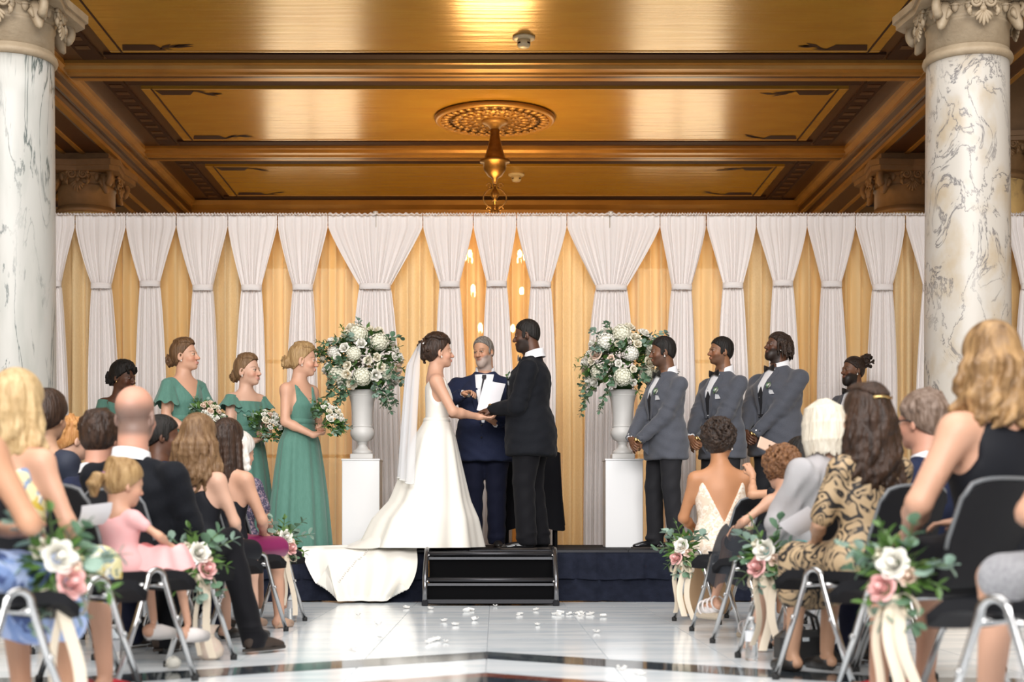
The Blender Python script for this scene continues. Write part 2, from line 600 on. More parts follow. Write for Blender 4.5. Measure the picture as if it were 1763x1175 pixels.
# columns ------------------------------------------------------------------------------
def column(loc, rad, zn, m_sh, m_cap, label, cap=True, sc=1.0):
    """classical column: shaft up to zn, astragal, necking, egg and dart, corner scrolls, palmettes, abacus"""
    t = empty('marble_column', loc)
    prof = [(rad * 1.34, 0), (rad * 1.34, .10), (rad * 1.3, .12), (rad * 1.32, .17), (rad * 1.25, .22), (rad * 1.14, .25), (rad * 1.2, .31), (rad * 1.12, .36), (rad * 1.04, .38)]
    MB().lathe(prof, 40).build('base', m_cap, t)
    z0 = .38
    sp = []
    for k in range(13):
        u = k / 12
        sp.append((rad * (1.03 - .055 * u ** 1.8), z0 + (zn - z0) * u))
    MB().lathe(sp, 56).build('shaft', m_sh, t)
    r = rad * .985
    h = .47 * sc
    MB().lathe([(r, zn - .01), (r * 1.06, zn), (r * 1.085, zn + .02), (r * 1.06, zn + .045), (r * 1.0, zn + .05), (r * 1.0, zn + .075)], 56).build('astragal', m_cap, t)
    MB().lathe([(r * .985, zn + .05), (r * .99, zn + h * .52), (r * 1.02, zn + h * .53), (r * 1.02, zn + h * .57), (r * 1.0, zn + h * .58), (r * 1.03, zn + h * .62), (r * 1.17, zn + h * .78), (r * 1.2, zn + h * .8)], 56).build('necking', m_cap, t)
    n = 22
    for k in range(n):
        a = 2 * PI * (k + .5) / n
        me = MATS.get('_egg' + m_cap.name)
        if me is None:
            me = MB().ball((0, 0, 0), (.030, .022, .045), 8, 6).lathe([(.046, .0), (.046, .004)], 8, caps=False).mesh('egg', m_cap)
            MATS['_egg' + m_cap.name] = me
        link('egg', me, t, loc=(math.cos(a) * r * 1.13, math.sin(a) * r * 1.13, zn + h * .72), rot=(0, 0, a - PI / 2), scale=sc)
    # palmette with twin scrolls in the middle of each face
    for k in range(4):
        a = PI / 2 * k
        pm = MB()
        for q in range(7):
            b = (q - 3) * .30
            L0 = .135 - .012 * abs(q - 3)
            pm.ball((math.sin(b) * L0 * .55, 0, -math.cos(b) * L0 * .62), (.017, .018, L0 * .42), 7, 6, Matrix.Rotation(-b, 3, 'Y'))
        pm.ball((0, .01, .0), (.03, .02, .03), 8, 6)
        for sx in (-1, 1):
            pts = []
            for q in range(30):
                th = q * .42
                rr_ = .055 * (1 - q / 36)
                pts.append((sx * (.062 + rr_ * math.cos(th)), .0, .06 + rr_ * math.sin(th)))
            pm.tube(pts, [.017 * (1 - q / 60) for q in range(30)], 6)
            pm.ball((sx * .062, .012, .06), .02, 8, 6)
            pm.ball((sx * .115, 0, -.02), (.022, .02, .03), 8, 6)
            pm.tube([(sx * .10, 0, .02), (sx * .125, 0, -.02), (sx * .10, 0, -.055)], .012, 6)
        o = pm.build('palmette', m_cap, t, loc=(math.sin(a) * r * 1.20, -math.cos(a) * r * 1.20, zn + h * .63), rot=(0, 0, a))
        o.scale = (sc * .9, sc * .9, sc * .9)
    # corner acanthus scrolls
    for k in range(4):
        a = PI / 4 + PI / 2 * k
        cm = MB()
        pts, rs = [], []
        for q in range(26):
            th = -1.2 + q * .36
            rr_ = .085 * (1 - q / 32)
            pts.append((0, -rr_ * math.cos(th), rr_ * math.sin(th)))
            rs.append(.034 * (1 - q / 40))
        cm.tube(pts, rs, 8)
        cm.tube([(0, .05, .02), (0, .035, -.05), (0, .02, -.10), (0, .0, -.15), (0, -.02, -.17)], [.05, .055, .045, .03, .012], 10)
        for sg in (-1, 1):
            cm.tube([(sg * .03, .035, -.02), (sg * .055, .02, -.06), (sg * .045, .0, -.10)], [.022, .024, .008], 8)
        o = cm.build('corner_scroll', m_cap, t, loc=(math.sin(a) * r * 1.34, -math.cos(a) * r * 1.34, zn + h * .72), rot=(0, 0, a))
        o.scale = (sc, sc, sc)
    # abacus with concave sides
    w = r * 1.52
    poly = []
    for k in range(4):
        a = PI / 4 + PI / 2 * k
        c0 = Vector((math.cos(a), math.sin(a))) * w * 1.22
        tdir = Vector((-math.sin(a), math.cos(a)))
        poly += [tuple(c0 - tdir * .06), tuple(c0 + tdir * .06)]
        a2 = a + PI / 4
        poly.append(tuple(Vector((math.cos(a2), math.sin(a2))) * w * .86))
    MB().prism(poly, 'z', zn + h * .8, zn + h * .9).prism([(x * 1.05, y * 1.05) for x, y in poly], 'z', zn + h * .9, zn + h * 1.02).build('abacus', m_cap, t)
    MB().box((0, 0, (zn + h * 1.02 + CZ) / 2 - .05), (r * 2.1, r * 2.1, CZ - .1 - zn - h * 1.02)).build('impost_block', m_cap, t)
    tag(t, label, 'column')
    return t


column((-3.585, 10.8, 0), .305, 4.06, M_marble_l, M_capital, 'pale marble column with grey veins at the left edge, behind the seated guests', sc=1.0)
column((3.515, 10.8, 0), .305, 4.05, M_marble_r, M_capital, 'cream clouded marble column on the right, behind the blonde guest', sc=1.0)
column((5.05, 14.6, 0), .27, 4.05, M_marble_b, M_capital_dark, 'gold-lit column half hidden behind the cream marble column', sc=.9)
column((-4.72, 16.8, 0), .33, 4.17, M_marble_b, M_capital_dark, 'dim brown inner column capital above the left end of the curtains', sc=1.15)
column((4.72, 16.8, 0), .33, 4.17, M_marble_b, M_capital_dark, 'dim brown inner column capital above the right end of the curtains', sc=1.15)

# medallion and chandelier ----------------------------------------------------------------
M_brass = mat('aged_brass', (.24, .135, .04), rough=.36, metal=.85, noise=(14, .6, (1, 1, 1), (.10, .05, .015)))
M_medal = mat('gilded_plaster', (.46, .25, .06), rough=.4, metal=.4, noise=(10, .7, (1, 1, 1), (.20, .09, .02)))
M_bulb = mat('lit_bulb', (1, .8, .5), emit=((1.0, .66, .28), 110.0))
MD = 16.26
md = empty('ceiling_medallion', (0, MD, CZ - .012))
rm = .673
MB().lathe([(rm * .96, .0), (rm, -.015), (rm, -.035), (rm * .97, -.055), (rm * .93, -.06), (rm * .90, -.045), (rm * .88, -.035)], 72, caps=False).build('rim', M_gold_trim, md)
MB().lathe([(rm * .9, -.03), (rm * .3, -.045), (.001, -.05)], 64).build('plate', M_medal, md)
leafm = MB().ball((0, 0, 0), (.035, .055, .02), 7, 5).mesh('relief_leaf', M_medal)
for ring, (rr_, n) in enumerate(((.83, 36), (.66, 26), (.50, 20), (.34, 12))):
    for k in range(n):
        a = 2 * PI * k / n + ring * .2
        link('relief_leaf', leafm, md, loc=(math.cos(a) * rm * rr_, math.sin(a) * rm * rr_, -.045), rot=(0, 0, a + (.6 if ring % 2 else -PI / 2)))
MB().lathe([(.15, -.04), (.15, -.06), (.12, -.085), (.08, -.10), (.05, -.14)], 32).build('boss', M_medal, md)
tag(md, 'round gilded plaster medallion carved with leaves on the ceiling', 'medallion')

ch = empty('chandelier', (0, MD, CZ - .10))
MB().lathe([(.03, -.02), (.055, -.06), (.05, -.10), (.06, -.16), (.085, -.26), (.115, -.36), (.12, -.39), (.17, -.40), (.165, -.425), (.13, -.43), (.125, -.50), (.08, -.57), (.03, -.60), (.02, -.66)], 28).build('canopy', M_brass, ch)
zc = -.64
st = MB()
st.tube([(0, 0, -.6), (0, 0, -2.5)], .015, 8)
for k in range(7):
    zz = -.78 - .20 * k
    st.lathe([(.012, zz + .07), (.03, zz + .05), (.05, zz + .01), (.045, zz - .02), (.022, zz - .05), (.035, zz - .065), (.012, zz - .08)], 16)
st.build('stem', M_brass, ch)
for k in range(3):
    for q in range(4):
        a = PI / 2 * q + PI / 4 * 0
        z0 = -.70 - .26 * k
        pts = []
        for j in range(15):
            u = j / 14
            rr_ = .03 + .10 * math.sin(PI * u) ** .8
            pts.append((math.cos(a) * rr_, math.sin(a) * rr_, z0 - .24 * u))
        sc_ = MB().tube(pts, .008, 6)
        sp = []
        for j in range(14):
            th = j * .5
            rr_ = .035 * (1 - j / 18)
            sp.append((math.cos(a) * (.06 + rr_ * math.cos(th)), math.sin(a) * (.06 + rr_ * math.cos(th)), z0 + .02 + rr_ * math.sin(th)))
        sc_.tube(sp, .006, 6)
        sc_.build('scroll', M_brass, ch)
arm_n = 10
for k in range(arm_n):
    a = 2 * PI * k / arm_n
    for tier, (rr_, zt) in enumerate(((.34, -1.62), (.30, -2.0), (.20, -2.42))):
        if tier >= 1 and k % 2:
            continue
        c, s = math.cos(a), math.sin(a)
        MB().tube([(0, 0, zt), (c * rr_ * .4, s * rr_ * .4, zt - .12), (c * rr_ * .8, s * rr_ * .8, zt - .10), (c * rr_, s * rr_, zt)], .012, 6).lathe([(.01, zt), (.035, zt + .01), (.03, zt + .03), (.014, zt + .04), (.014, zt + .10)], 10, c=(c * rr_, s * rr_, 0)).build('arm', M_brass, ch)
        MB().ball((c * rr_, s * rr_, zt + .14), (.028, .028, .05), 10, 8).build('bulb', M_bulb, ch)
tag(ch, 'ornate brass chandelier hanging from the medallion, partly behind the curtains', 'chandelier')
for zz, pw in ((-1.35, 120), (-1.95, 40)):
    d = bpy.data.lights.new('chandelier_glow', 'POINT')
    d.energy = pw
    d.color = (1.0, .62, .25)
    d.shadow_soft_size = .42
    o = bpy.data.objects.new('chandelier_glow', d)
    COL.objects.link(o)
    o.parent = ch
    o.location = (0, -.25, zz)

M_cream_plastic = mat('cream_plastic', (.62, .52, .34), rough=.4)
for (x, D, lab) in ((.27, 13.55, 'cream smoke detector on the nearest gold ceiling panel'), (.28, 18.95, 'small smoke detector on the farthest gold ceiling panel beside the chandelier stem')):
    t = empty('smoke_detector', (x, D, CZ - .012))
    MB().lathe([(.105, 0), (.105, -.018), (.09, -.026), (.06, -.03)], 24).build('mounting_plate', M_cream_plastic, t)
    MB().lathe([(.062, -.028), (.062, -.075), (.05, -.095), (.02, -.10)], 20).build('sensor_body', M_cream_plastic, t)
    for k in range(4):
        a = PI / 4 + PI / 2 * k - PI / 2
        MB().box((math.cos(a) * .06, math.sin(a) * .06, -.065), (.03, .012, .014), Matrix.Rotation(a + PI / 2, 3, 'Z')).build('vent', M_brown2, t)
    tag(t, lab, 'smoke detector')
# ------------------------------------------------------------------ curtains (pipe and drape)
M_white_cloth = mat('white_sheer_cloth', (.86, .815, .795), rough=.75, sheen=.2, translucent=.07, noise=(25, .03, (1, 1, .05), (.76, .71, .69)), bump=(200, .05, (1, 1, 1)))
M_gold_cloth = mat('gold_curtain_cloth', (.86, .58, .245), rough=.6, sheen=.3, translucent=.22, transparent=.035, noise=(7, .6, (1, 1, .15), (.88, .68, .37)), bump=(120, .12, (1, 1, .3)))
M_ivory_cloth = mat('ivory_curtain_cloth', (.86, .67, .38), rough=.6, sheen=.3, translucent=.22, transparent=.035, noise=(90, .5, (1, 1, .5), (.74, .54, .28)), bump=(120, .12, (1, 1, .3)))
M_pole = mat('white_drape_pole', (.66, .60, .52), rough=.35, metal=.3)
DC = 14.2
SCN = FPX / DC


def cx_(xp, D=DC):
    return (xp - 852) / FPX * D


def cz_(yp, D=DC):
    return CAM_H - (yp - 892) / FPX * D


top_z = cz_(378)
apex = [48, 135, 222, 308, 396, 481, 567, 729, 815, 889, 975, 1134, 1213, 1298, 1385, 1468, 1553, 1640, 1725, 1800]
ties = [97, 182, 265, 355, 438, 525, 648, 775, 855, 930, 1050, 1170, 1257, 1342, 1425, 1512, 1597, 1680, 1765]
where = ['half hidden by the veined marble column', 'second', 'third', 'fourth', 'fifth', 'sixth']
ordn = ['first', 'second', 'third', 'fourth', 'fifth', 'sixth', 'seventh', 'eighth', 'ninth', 'tenth', 'eleventh', 'twelfth', 'thirteenth', 'fourteenth', 'fifteenth', 'sixteenth', 'seventeenth', 'eighteenth', 'nineteenth']
for i in range(len(ties)):
    rr = random.Random(100 + i)
    xl, xr = cx_(apex[i]) + .004, cx_(apex[i + 1]) - .004
    xt = cx_(ties[i])
    big = (xr - xl) > .7
    wt = .29 if big else .185       # width at the tie
    wb = .46 if big else .29
    zt = cz_(497 + rr.uniform(-4, 4))
    nf = 11 if big else 6.5
    NU = int(nf * 14)
    ph = [rr.uniform(-.5, .5) for _ in range(int(nf) + 2)]
    rows = []
    zs = [top_z + .012, top_z - .02, top_z - .06, top_z - .10] + list(np.linspace(top_z - .14, zt + .05, 13)) + [zt + .02, zt, zt - .025] + list(np.linspace(zt - .07, .04, 16))
    for z in zs:
        if z > top_z - .1:
            l, r, am, yy = xl, xr, .012, 0
        elif z > zt:
            u = (top_z - .1 - z) / (top_z - .1 - zt)
            # the outer edges hang straight, then swing in to the tie
            e = u ** 1.12
            l = xl + (xt - wt / 2 - xl) * e
            r = xr + (xt + wt / 2 - xr) * e
            am, yy = .012 + .008 * u, -.03 * math.sin(PI * u) - .04 * u
        else:
            u = (zt - z) / zt
            w = wt + (wb - wt) * min(1, u * 3.2) ** .6 + .03 * u
            sh = .04 * math.sin(u * 2 + i)
            l, r = xt - w / 2 + sh * u, xt + w / 2 + sh * u
            am, yy = .024 * min(1, .6 + u * 2), -.04 + .02 * u
        row = []
        for k in range(NU + 1):
            u = k / NU
            w_ = .55 * math.sin(2 * PI * nf * u + 1.6 * math.sin(2 * PI * u * 1.5 + ph[0] * 6)) + .35 * math.sin(2 * PI * nf * .47 * u + ph[1] * 6 + z * .4) + .18 * math.sin(2 * PI * nf * 1.8 * u + ph[2] * 6)
            row.append((l + (r - l) * u, DC - .12 + yy - am * w_, z))
        rows.append(row)
    t = empty('tied_curtain', (0, 0, 0))
    MB().sheet(rows).build('drape', M_white_cloth, t)
    # gathered ruffle along the rod
    ruf = []
    for q in range(5):
        zz = top_z + .012 + (0, .012, .022, .012, 0)[q]
        dy = (-.030, -.022, 0, .022, .03)[q]
        ruf.append([(xl + (xr - xl) * k / 60, DC - .13 + dy + .006 * math.sin(k * 2.1 + i), zz + .007 * math.sin(k * 1.7 + i * 2) + rr.uniform(-.004, .004)) for k in range(61)])
    MB().sheet(ruf).build('ruffle', M_white_cloth, t)
    band = []
    for zz in (zt + .028, zt + .026, zt - .026, zt - .028):
        rw = 1.0 if abs(zz - zt) < .027 else .96
        band.append([(xt + (wt / 2 + .008) * rw * math.cos(a), DC - .165 + .055 * rw * math.sin(a), zz + .01 * math.cos(a) * rr.uniform(-.3, .3)) for a in np.linspace(0, 2 * PI, 29)[:-1]])
    MB().sheet(band, wrap=True).build('tie_band', M_white_cloth, t)
    if i in (6, 10):
        lab = 'wide white tied curtain behind the %s flower arrangement' % ('left' if i == 6 else 'right')
    elif i == 0:
        lab = 'leftmost white tied curtain, half hidden behind the veined marble column'
    elif i >= 16:
        lab = ['white tied curtain cut off by the cream marble column', 'white tied curtain just behind the cream marble column', 'white curtain at the right picture edge beyond the column'][i - 16]
    else:
        lab = '%s white tied curtain counted from the left marble column' % ordn[i]
    tag(t, lab, 'curtain', 'white tied curtains')
# gold back panels, each from one white tie to the next
for i in range(len(ties) - 1):
    rr = random.Random(500 + i)
    xl, xr = cx_(ties[i]) , cx_(ties[i + 1])
    nf = max(3, int((xr - xl) / .105))
    NU = nf * 8
    ph = [rr.uniform(-1, 1) for _ in range(nf + 2)]
    rows = []
    gtop = top_z - .055
    for z in list(np.linspace(gtop, .03, 22)):
        u0 = (gtop - z) / gtop
        row = []
        for k in range(NU + 1):
            u = k / NU
            f = u * nf
            j = int(f)
            fr = f - j
            w_ = (.5 - .5 * math.cos(2 * PI * fr)) ** .7
            am = (.05 + .055 * u0) * (1 + .45 * ph[j])
            row.append((xl + (xr - xl) * u + .012 * math.sin(2 * PI * f + ph[j] * 2), DC + .07 - am * w_ + .01 * math.sin(z * 3 + j), z))
        rows.append(row)
    o = MB().sheet(rows).build('gold_curtain', M_gold_cloth if i % 3 else M_ivory_cloth)
    tag(o, 'gold curtain panel hanging between the %s and %s white tied curtains' % (ordn[i], ordn[i + 1]), 'curtain', 'gold back curtains')
for k, (xp, lab) in enumerate(((648, 'slim white pole rising above the left wide tied curtain'), (1050, 'slim white pole rising above the right wide tied curtain'), (1757, 'brass-coloured pole at the right picture edge behind the column'))):
    t = empty('curtain_pole', (cx_(xp), DC - .10, 0))
    MB().tube([(0, 0, .01), (0, 0, top_z + .05)], .019, 12).build('tube', M_pole if k < 2 else M_gold_trim, t)
    MB().lathe([(.022, top_z + .02), (.026, top_z + .03), (.026, top_z + .055), (.012, top_z + .06)], 12).build('cap', M_pole, t)
    MB().box((0, 0, .006), (.45, .45, .012), bev=.004).build('foot_plate', M_pole, t)
    tag(t, lab, 'pole')
t = MB().tube([(cx_(30), DC + .02, top_z - .02), (cx_(1810), DC + .02, top_z - .02)], .016, 10).build('curtain_rod', M_pole)
tag(t, 'long horizontal rod inside the top of the white curtains', 'rod')

# ------------------------------------------------------------------ stage
STZ = .42
S0, S1 = 11.74, 13.95
SX0, SX1 = -3.15, 3.72
M_deck = mat('black_stage_carpet', (.012, .012, .014), rough=.7, spec=.15, noise=(120, .6, (1, 1, 1), (.022, .022, .026)), bump=(200, .2, (1, 1, 1)))
M_deck_edge = mat('dark_metal_edge', (.045, .045, .05), rough=.35, metal=.6)
M_skirt = mat('navy_black_skirting', (.009, .011, .020), rough=.8, spec=.1, noise=(14, .8, (1, 1, 1), (.015, .018, .032)), bump=(90, .2, (1, 1, 1)))
stg = empty('stage', (0, 0, 0))
xs = [SX0, -2.44 + .77, -.21, 1.08, 2.4, SX1]
for i in range(len(xs) - 1):
    for (a, b) in ((S0, 12.96), (12.96, S1)):
        MB().box(((xs[i] + xs[i + 1]) / 2, (a + b) / 2, STZ - .012), (xs[i + 1] - xs[i] - .012, b - a - .012, .024)).build('deck_panel', M_deck, stg)
        m = MB()
        for (x0, x1, y0, y1) in ((xs[i], xs[i + 1], a, a + .02), (xs[i], xs[i + 1], b - .02, b), (xs[i], xs[i] + .02, a, b), (xs[i + 1] - .02, xs[i + 1], a, b)):
            m.box(((x0 + x1) / 2, (y0 + y1) / 2, STZ - .045), (x1 - x0 - .003, y1 - y0 - .003, .083))
        m.build('deck_frame', M_deck_edge, stg)
for x in xs:
    for y in (S0 + .1, 12.96, S1 - .1):
        MB().tube([(max(min(x, SX1 - .05), SX0 + .05), y, .0), (max(min(x, SX1 - .05), SX0 + .05), y, STZ - .05)], .022, 8).build('leg', M_deck_edge, stg)
tag(stg, 'low black carpeted stage the wedding party stands on', 'stage')


def skirting(name, x0, x1, z0, z1, y, pitch, amp, label, seed):
    rr = random.Random(seed)
    n = max(2, int((x1 - x0) / pitch))
    rows = []
    for q in range(9):
        u = q / 8
        z = z1 - (z1 - z0) * u
        row = []
        for k in range(n * 10 + 1):
            f = k / 10
            fr = f - int(f)
            # box pleat: flat front then a tucked groove
            g = math.exp(-((fr - .0) / .05) ** 2) + math.exp(-((fr - 1.0) / .05) ** 2)
            row.append((x0 + (x1 - x0) * k / (n * 10), y + amp * g * (.4 + .6 * u) - .012 * u * (1 + math.sin(int(f) * 2.3 + seed)) - .006 * math.sin(fr * PI) * u, z + (.006 * math.sin(int(f) * 1.9 + fr * 3) if q == 8 else 0)))
        rows.append(row)
    o = MB().sheet(rows).build(name, M_skirt)
    tag(o, label, 'skirting')
    return o


for (x0, x1, wh, sd) in ((SX0, -.57, 'left', 1), (.46, SX1, 'right', 2)):
    skirting('stage_skirt', x0, x1, .004, STZ - .02, S0 - .012, .39, .022, 'dark navy lower skirting hung on the stage front, %s of the steps' % wh, sd)
    skirting('stage_skirt', x0, x1, .185, STZ - .03, S0 - .034, .187, .02, 'dark navy box-pleated upper skirting flap, %s of the steps' % wh, sd + 5)
# steps
stp = empty('stage_steps', (-.033, S0 - .03, 0))
M_step = mat('black_step_carpet', (.004, .004, .0045), rough=.9, spec=.05)
M_step_rail = mat('dark_chrome_rail', (.20, .20, .21), rough=.22, metal=.9)
for (z, y0, y1) in ((STZ - .01, -.27, 0), (.215, -.52, -.27)):
    MB().box((0, (y0 + y1) / 2, z - .012), (.98, y1 - y0, .024), bev=.006).build('tread', M_step, stp)
    MB().tube([(-.49, y0 - .006, z - .014), (.49, y0 - .006, z - .014)], .016, 8).build('nosing', M_deck_edge, stp)
    MB().box((0, y0 + .004, z - .05), (.98, .012, .02)).build('bracket_bar', M_step_rail, stp)
    MB().box((0, y0 + .03, (z - .03) / 2), (.97, .008, z - .05)).build('riser', M_step, stp)
MB().box((0, -.52, .035), (.98, .02, .03)).build('base_bar', M_deck_edge, stp)
for s in (-1, 1):
    MB().tube([(s * .505, -.53, .005), (s * .505, -.53, .17), (s * .505, -.50, .23), (s * .505, -.30, .37), (s * .505, -.26, .415), (s * .505, -.2, .43), (s * .505, -.02, .43)], .019, 10).build('side_rail', M_step_rail, stp)
    MB().tube([(s * .505, -.26, .40), (s * .505, -.26, .005)], .015, 8).build('side_post', M_deck_edge, stp)
    MB().box((s * .505, -.53, .02), (.05, .05, .04), bev=.006).build('rubber_foot', M_deck, stp)
    for zz in (.385, .19):
        MB().ball((s * .485, -.30 if zz > .3 else -.545, zz), .009, 8, 6).build('bolt', mat('steel', (.7, .7, .7), .25, 1.0), stp)
tag(stp, 'black two-step stage stairs with chrome side rails at the stage front', 'steps')

# black cloth table behind the groom
M_black_cloth = mat('black_tablecloth', (.007, .007, .009), rough=.8, spec=.1)
tb = empty('small_table', (.33, 13.30, STZ))
ctop = .86
rows = []
for (z, e) in ((ctop, .0), (ctop, .9), (ctop - .01, 1.0), (ctop - .15, 1.02), (ctop - .4, 1.06), (.17, 1.14)):
    row = []
    for k in range(48):
        a = 2 * PI * k / 48
        rx, ry = .27 * e, .24 * e
        sq = 1 / max(abs(math.cos(a)), abs(math.sin(a))) ** .75
        w = 1 + (.05 * math.sin(k * PI / 3) * (ctop - z))
        row.append((rx * sq * math.cos(a) * w, ry * sq * math.sin(a) * w, z + .03 * (1 if z < .3 else 0) * math.cos(4 * a)))
    rows.append(row)
MB().sheet(rows, wrap=True).build('tablecloth', M_black_cloth, tb)
for sx in (-1, 1):
    for sy in (-1, 1):
        MB().tube([(sx * .22, sy * .19, 0), (sx * .22, sy * .19, ctop - .02)], .016, 8).build('leg', M_deck_edge, tb)
tag(tb, 'small table under a black cloth behind the groom and officiant', 'table')

# ------------------------------------------------------------------ pedestals and urns
M_ped = mat('white_painted_wood', (.80, .80, .80), rough=.35, noise=(3, .2, (1, 1, 1), (.76, .77, .77)))
M_urn = mat('white_urn_resin', (.62, .605, .58), rough=.4, noise=(5, .3, (1, 1, 1), (.55, .535, .51)))
PD = 12.72
PS = FPX / PD
URNS = []
for (xp, side) in ((624, 'left'), (1072, 'right')):
    X = (xp - 852) / PS
    t = empty('pedestal', (X, PD, STZ))
    MB().box((0, 0, .38), (.325, .325, .755), bev=.004).build('body', M_ped, t)
    MB().box((0, 0, .763), (.335, .335, .016), bev=.003).build('top_slab', M_ped, t)
    tag(t, 'tall square white pedestal under the %s flower urn' % side, 'pedestal')
    z = STZ + .772
    u = empty('urn', (X, PD, z))
    MB().box((0, 0, .023), (.20, .20, .045), bev=.006).build('plinth', M_urn, u)
    MB().lathe([(.085, .045), (.09, .055), (.08, .075), (.055, .09), (.038, .12), (.04, .135), (.048, .14), (.04, .148), (.06, .16)], 32).build('foot', M_urn, u)
    MB().lathe([(.045, .15), (.085, .175), (.105, .21), (.108, .235), (.10, .262), (.088, .28), (.088, .30), (.092, .40), (.103, .50), (.122, .575), (.128, .59), (.126, .605), (.115, .60), (.10, .52)], 40, caps=False).build('bowl', M_urn, u)
    for zz in (.285, .555):
        MB().lathe([(.088 if zz < .4 else .114, zz - .006), (.097 if zz < .4 else .122, zz), (.088 if zz < .4 else .118, zz + .006)], 36, caps=False).build('ring', M_urn, u)
    tag(u, 'tall white classical urn on the %s pedestal' % side, 'urn')
    URNS.append(Vector((X, PD, z + .60)))

# ------------------------------------------------------------------ flowers
M_rose = mat('ivory_rose_petal', (.86, .80, .64), rough=.6, spec=.2, noise=(20, .5, (1, 1, 1), (.82, .79, .70)))
M_rose_w = mat('white_rose_petal', (.88, .86, .79), rough=.6, spec=.2)
M_blush = mat('blush_rose_petal', (.86, .66, .54), rough=.6, spec=.2, noise=(15, .6, (1, 1, 1), (.82, .70, .58)))
M_pink = mat('pink_rose_petal', (.80, .42, .42), rough=.6, spec=.2, noise=(12, .6, (1, 1, 1), (.85, .62, .55)))
M_hyd = mat('hydrangea_petal', (.80, .79, .63), rough=.6, noise=(30, .5, (1, 1, 1), (.84, .83, .74)))
M_leaf_d = mat('dark_green_leaf', (.05, .115, .03), rough=.4, noise=(12, .5, (1, 1, 1), (.03, .075, .022)))
M_leaf_m = mat('mid_green_leaf', (.095, .19, .04), rough=.45, noise=(12, .5, (1, 1, 1), (.06, .13, .03)))
M_euc = mat('eucalyptus_leaf', (.13, .235, .145), rough=.5, noise=(9, .5, (1, 1, 1), (.09, .17, .11)))
M_euc2 = mat('pale_eucalyptus_leaf', (.27, .38, .31), rough=.5, noise=(9, .5, (1, 1, 1), (.19, .30, .24)))
M_stem = mat('green_stem', (.09, .15, .05), rough=.5)


def rose_mesh(name, m, seed):
    """unit rose (radius 1) : spiral of cupped petals around a bud"""
    rr = random.Random(seed)
    b = MB()
    b.ball((0, 0, .18), (.28, .28, .52), 8, 6)
    NV_ = 6
    for ring, (n, rad, h, op) in enumerate(((3, .30, .66, .10), (4, .48, .58, .30), (5, .66, .42, .55), (6, .80, .18, .90))):
        for k in range(n):
            a0 = 2 * PI * k / n + ring * .5 + rr.uniform(-.15, .15)
            wd = 2 * PI / n * .70
            rows = []
            for i in range(NV_):
                v = i / (NV_ - 1)
                row = []
                for j in range(5):
                    u = (j - 2) / 2
                    a = a0 + u * wd * (.55 + .45 * math.sin(PI * min(1, v * .9 + .1)))
                    r_ = rad * (.45 + .55 * math.sin(PI * (.12 + .48 * v))) + op * max(0, v - .4) ** 1.5 * (1 - .4 * u * u)
                    z = -.45 + (h + .45) * v - .25 * op * v ** 3 - .16 * u * u * v
                    row.append((r_ * math.cos(a), r_ * math.sin(a), z))
                rows.append(row)
            b.sheet(rows)
    return b.mesh(name, m)


def hyd_mesh(name, m, seed, n=105):
    rr = random.Random(seed)
    b = MB()
    b.ball((0, 0, 0), (.78, .78, .68), 10, 8)
    for k in range(n):
        z = 1 - 1.75 * (k + .5) / n
        a = k * 2.399
        q = math.sqrt(max(0, 1 - z * z))
        nrm = Vector((q * math.cos(a), q * math.sin(a), z * .9)).normalized()
        c = nrm * (.80 + rr.uniform(0, .17))
        t1 = nrm.orthogonal().normalized()
        t1.rotate(Matrix.Rotation(rr.uniform(0, 6), 3, nrm))
        t2 = nrm.cross(t1)
        s = .155
        for d1, d2 in ((t1, t2), (t2, -t1), (-t1, -t2), (-t2, t1)):
            p0 = c
            p1 = c + d1 * s * .6 + d2 * s * .5 + nrm * .05
            p2 = c + d1 * s * 1.05 + nrm * .02
            p3 = c + d1 * s * .6 - d2 * s * .5 + nrm * .05
            b.add([p0, p1, p2, p3], [(0, 1, 2, 3)])
    return b.mesh(name, m)


def leaf_mesh(name, m, kind):
    b = MB()
    if kind == 'round':
        prof = [(0, 0), (.25, .32), (.55, .47), (.85, .36), (1.0, .0)]
    else:
        prof = [(0, 0), (.25, .17), (.5, .21), (.78, .13), (1.0, .0)]
    L_ = [(-w, y, .10 * w + .18 * y * (1 - y)) for y, w in prof]
    C_ = [(0, y, -.05 + .20 * y * (1 - y)) for y, w in prof]
    R_ = [(w, y, .10 * w + .18 * y * (1 - y)) for y, w in prof]
    b.sheet([L_, C_, R_])
    return b.mesh(name, m)


ROSES = [rose_mesh('rose', M_rose, 1), rose_mesh('rose', M_rose_w, 2), rose_mesh('rose', M_rose_w, 3)]
ROSE_BLUSH = rose_mesh('blush_rose', M_blush, 4)
ROSE_PINK = rose_mesh('pink_rose', M_pink, 5)
HYD = [hyd_mesh('hydrangea', M_hyd, 1), hyd_mesh('hydrangea', M_rose_w, 2)]
LEAF_D = leaf_mesh('leaf', M_leaf_d, 'long')
LEAF_M = leaf_mesh('leaf', M_leaf_m, 'long')
LEAF_E = leaf_mesh('eucalyptus_leaf', M_euc, 'round')
LEAF_E2 = leaf_mesh('eucalyptus_leaf', M_euc2, 'round')


def aim(d, roll=0.0):
    """rotation taking +Z to d"""
    q = Vector(d).normalized().to_track_quat('Z', 'Y')
    return (q.to_matrix() @ Matrix.Rotation(roll, 3, 'Z')).to_euler()


def aim_y(d, up=Vector((0, 0, 1)), roll=0.0):
    d = Vector(d).normalized()
    x = d.cross(up)
    if x.length < 1e-4:
        x = Vector((1, 0, 0))
    x.normalize()
    z = x.cross(d)
    M = Matrix((x, d, z)).transposed()
    return (M @ Matrix.Rotation(roll, 3, 'Y')).to_euler()


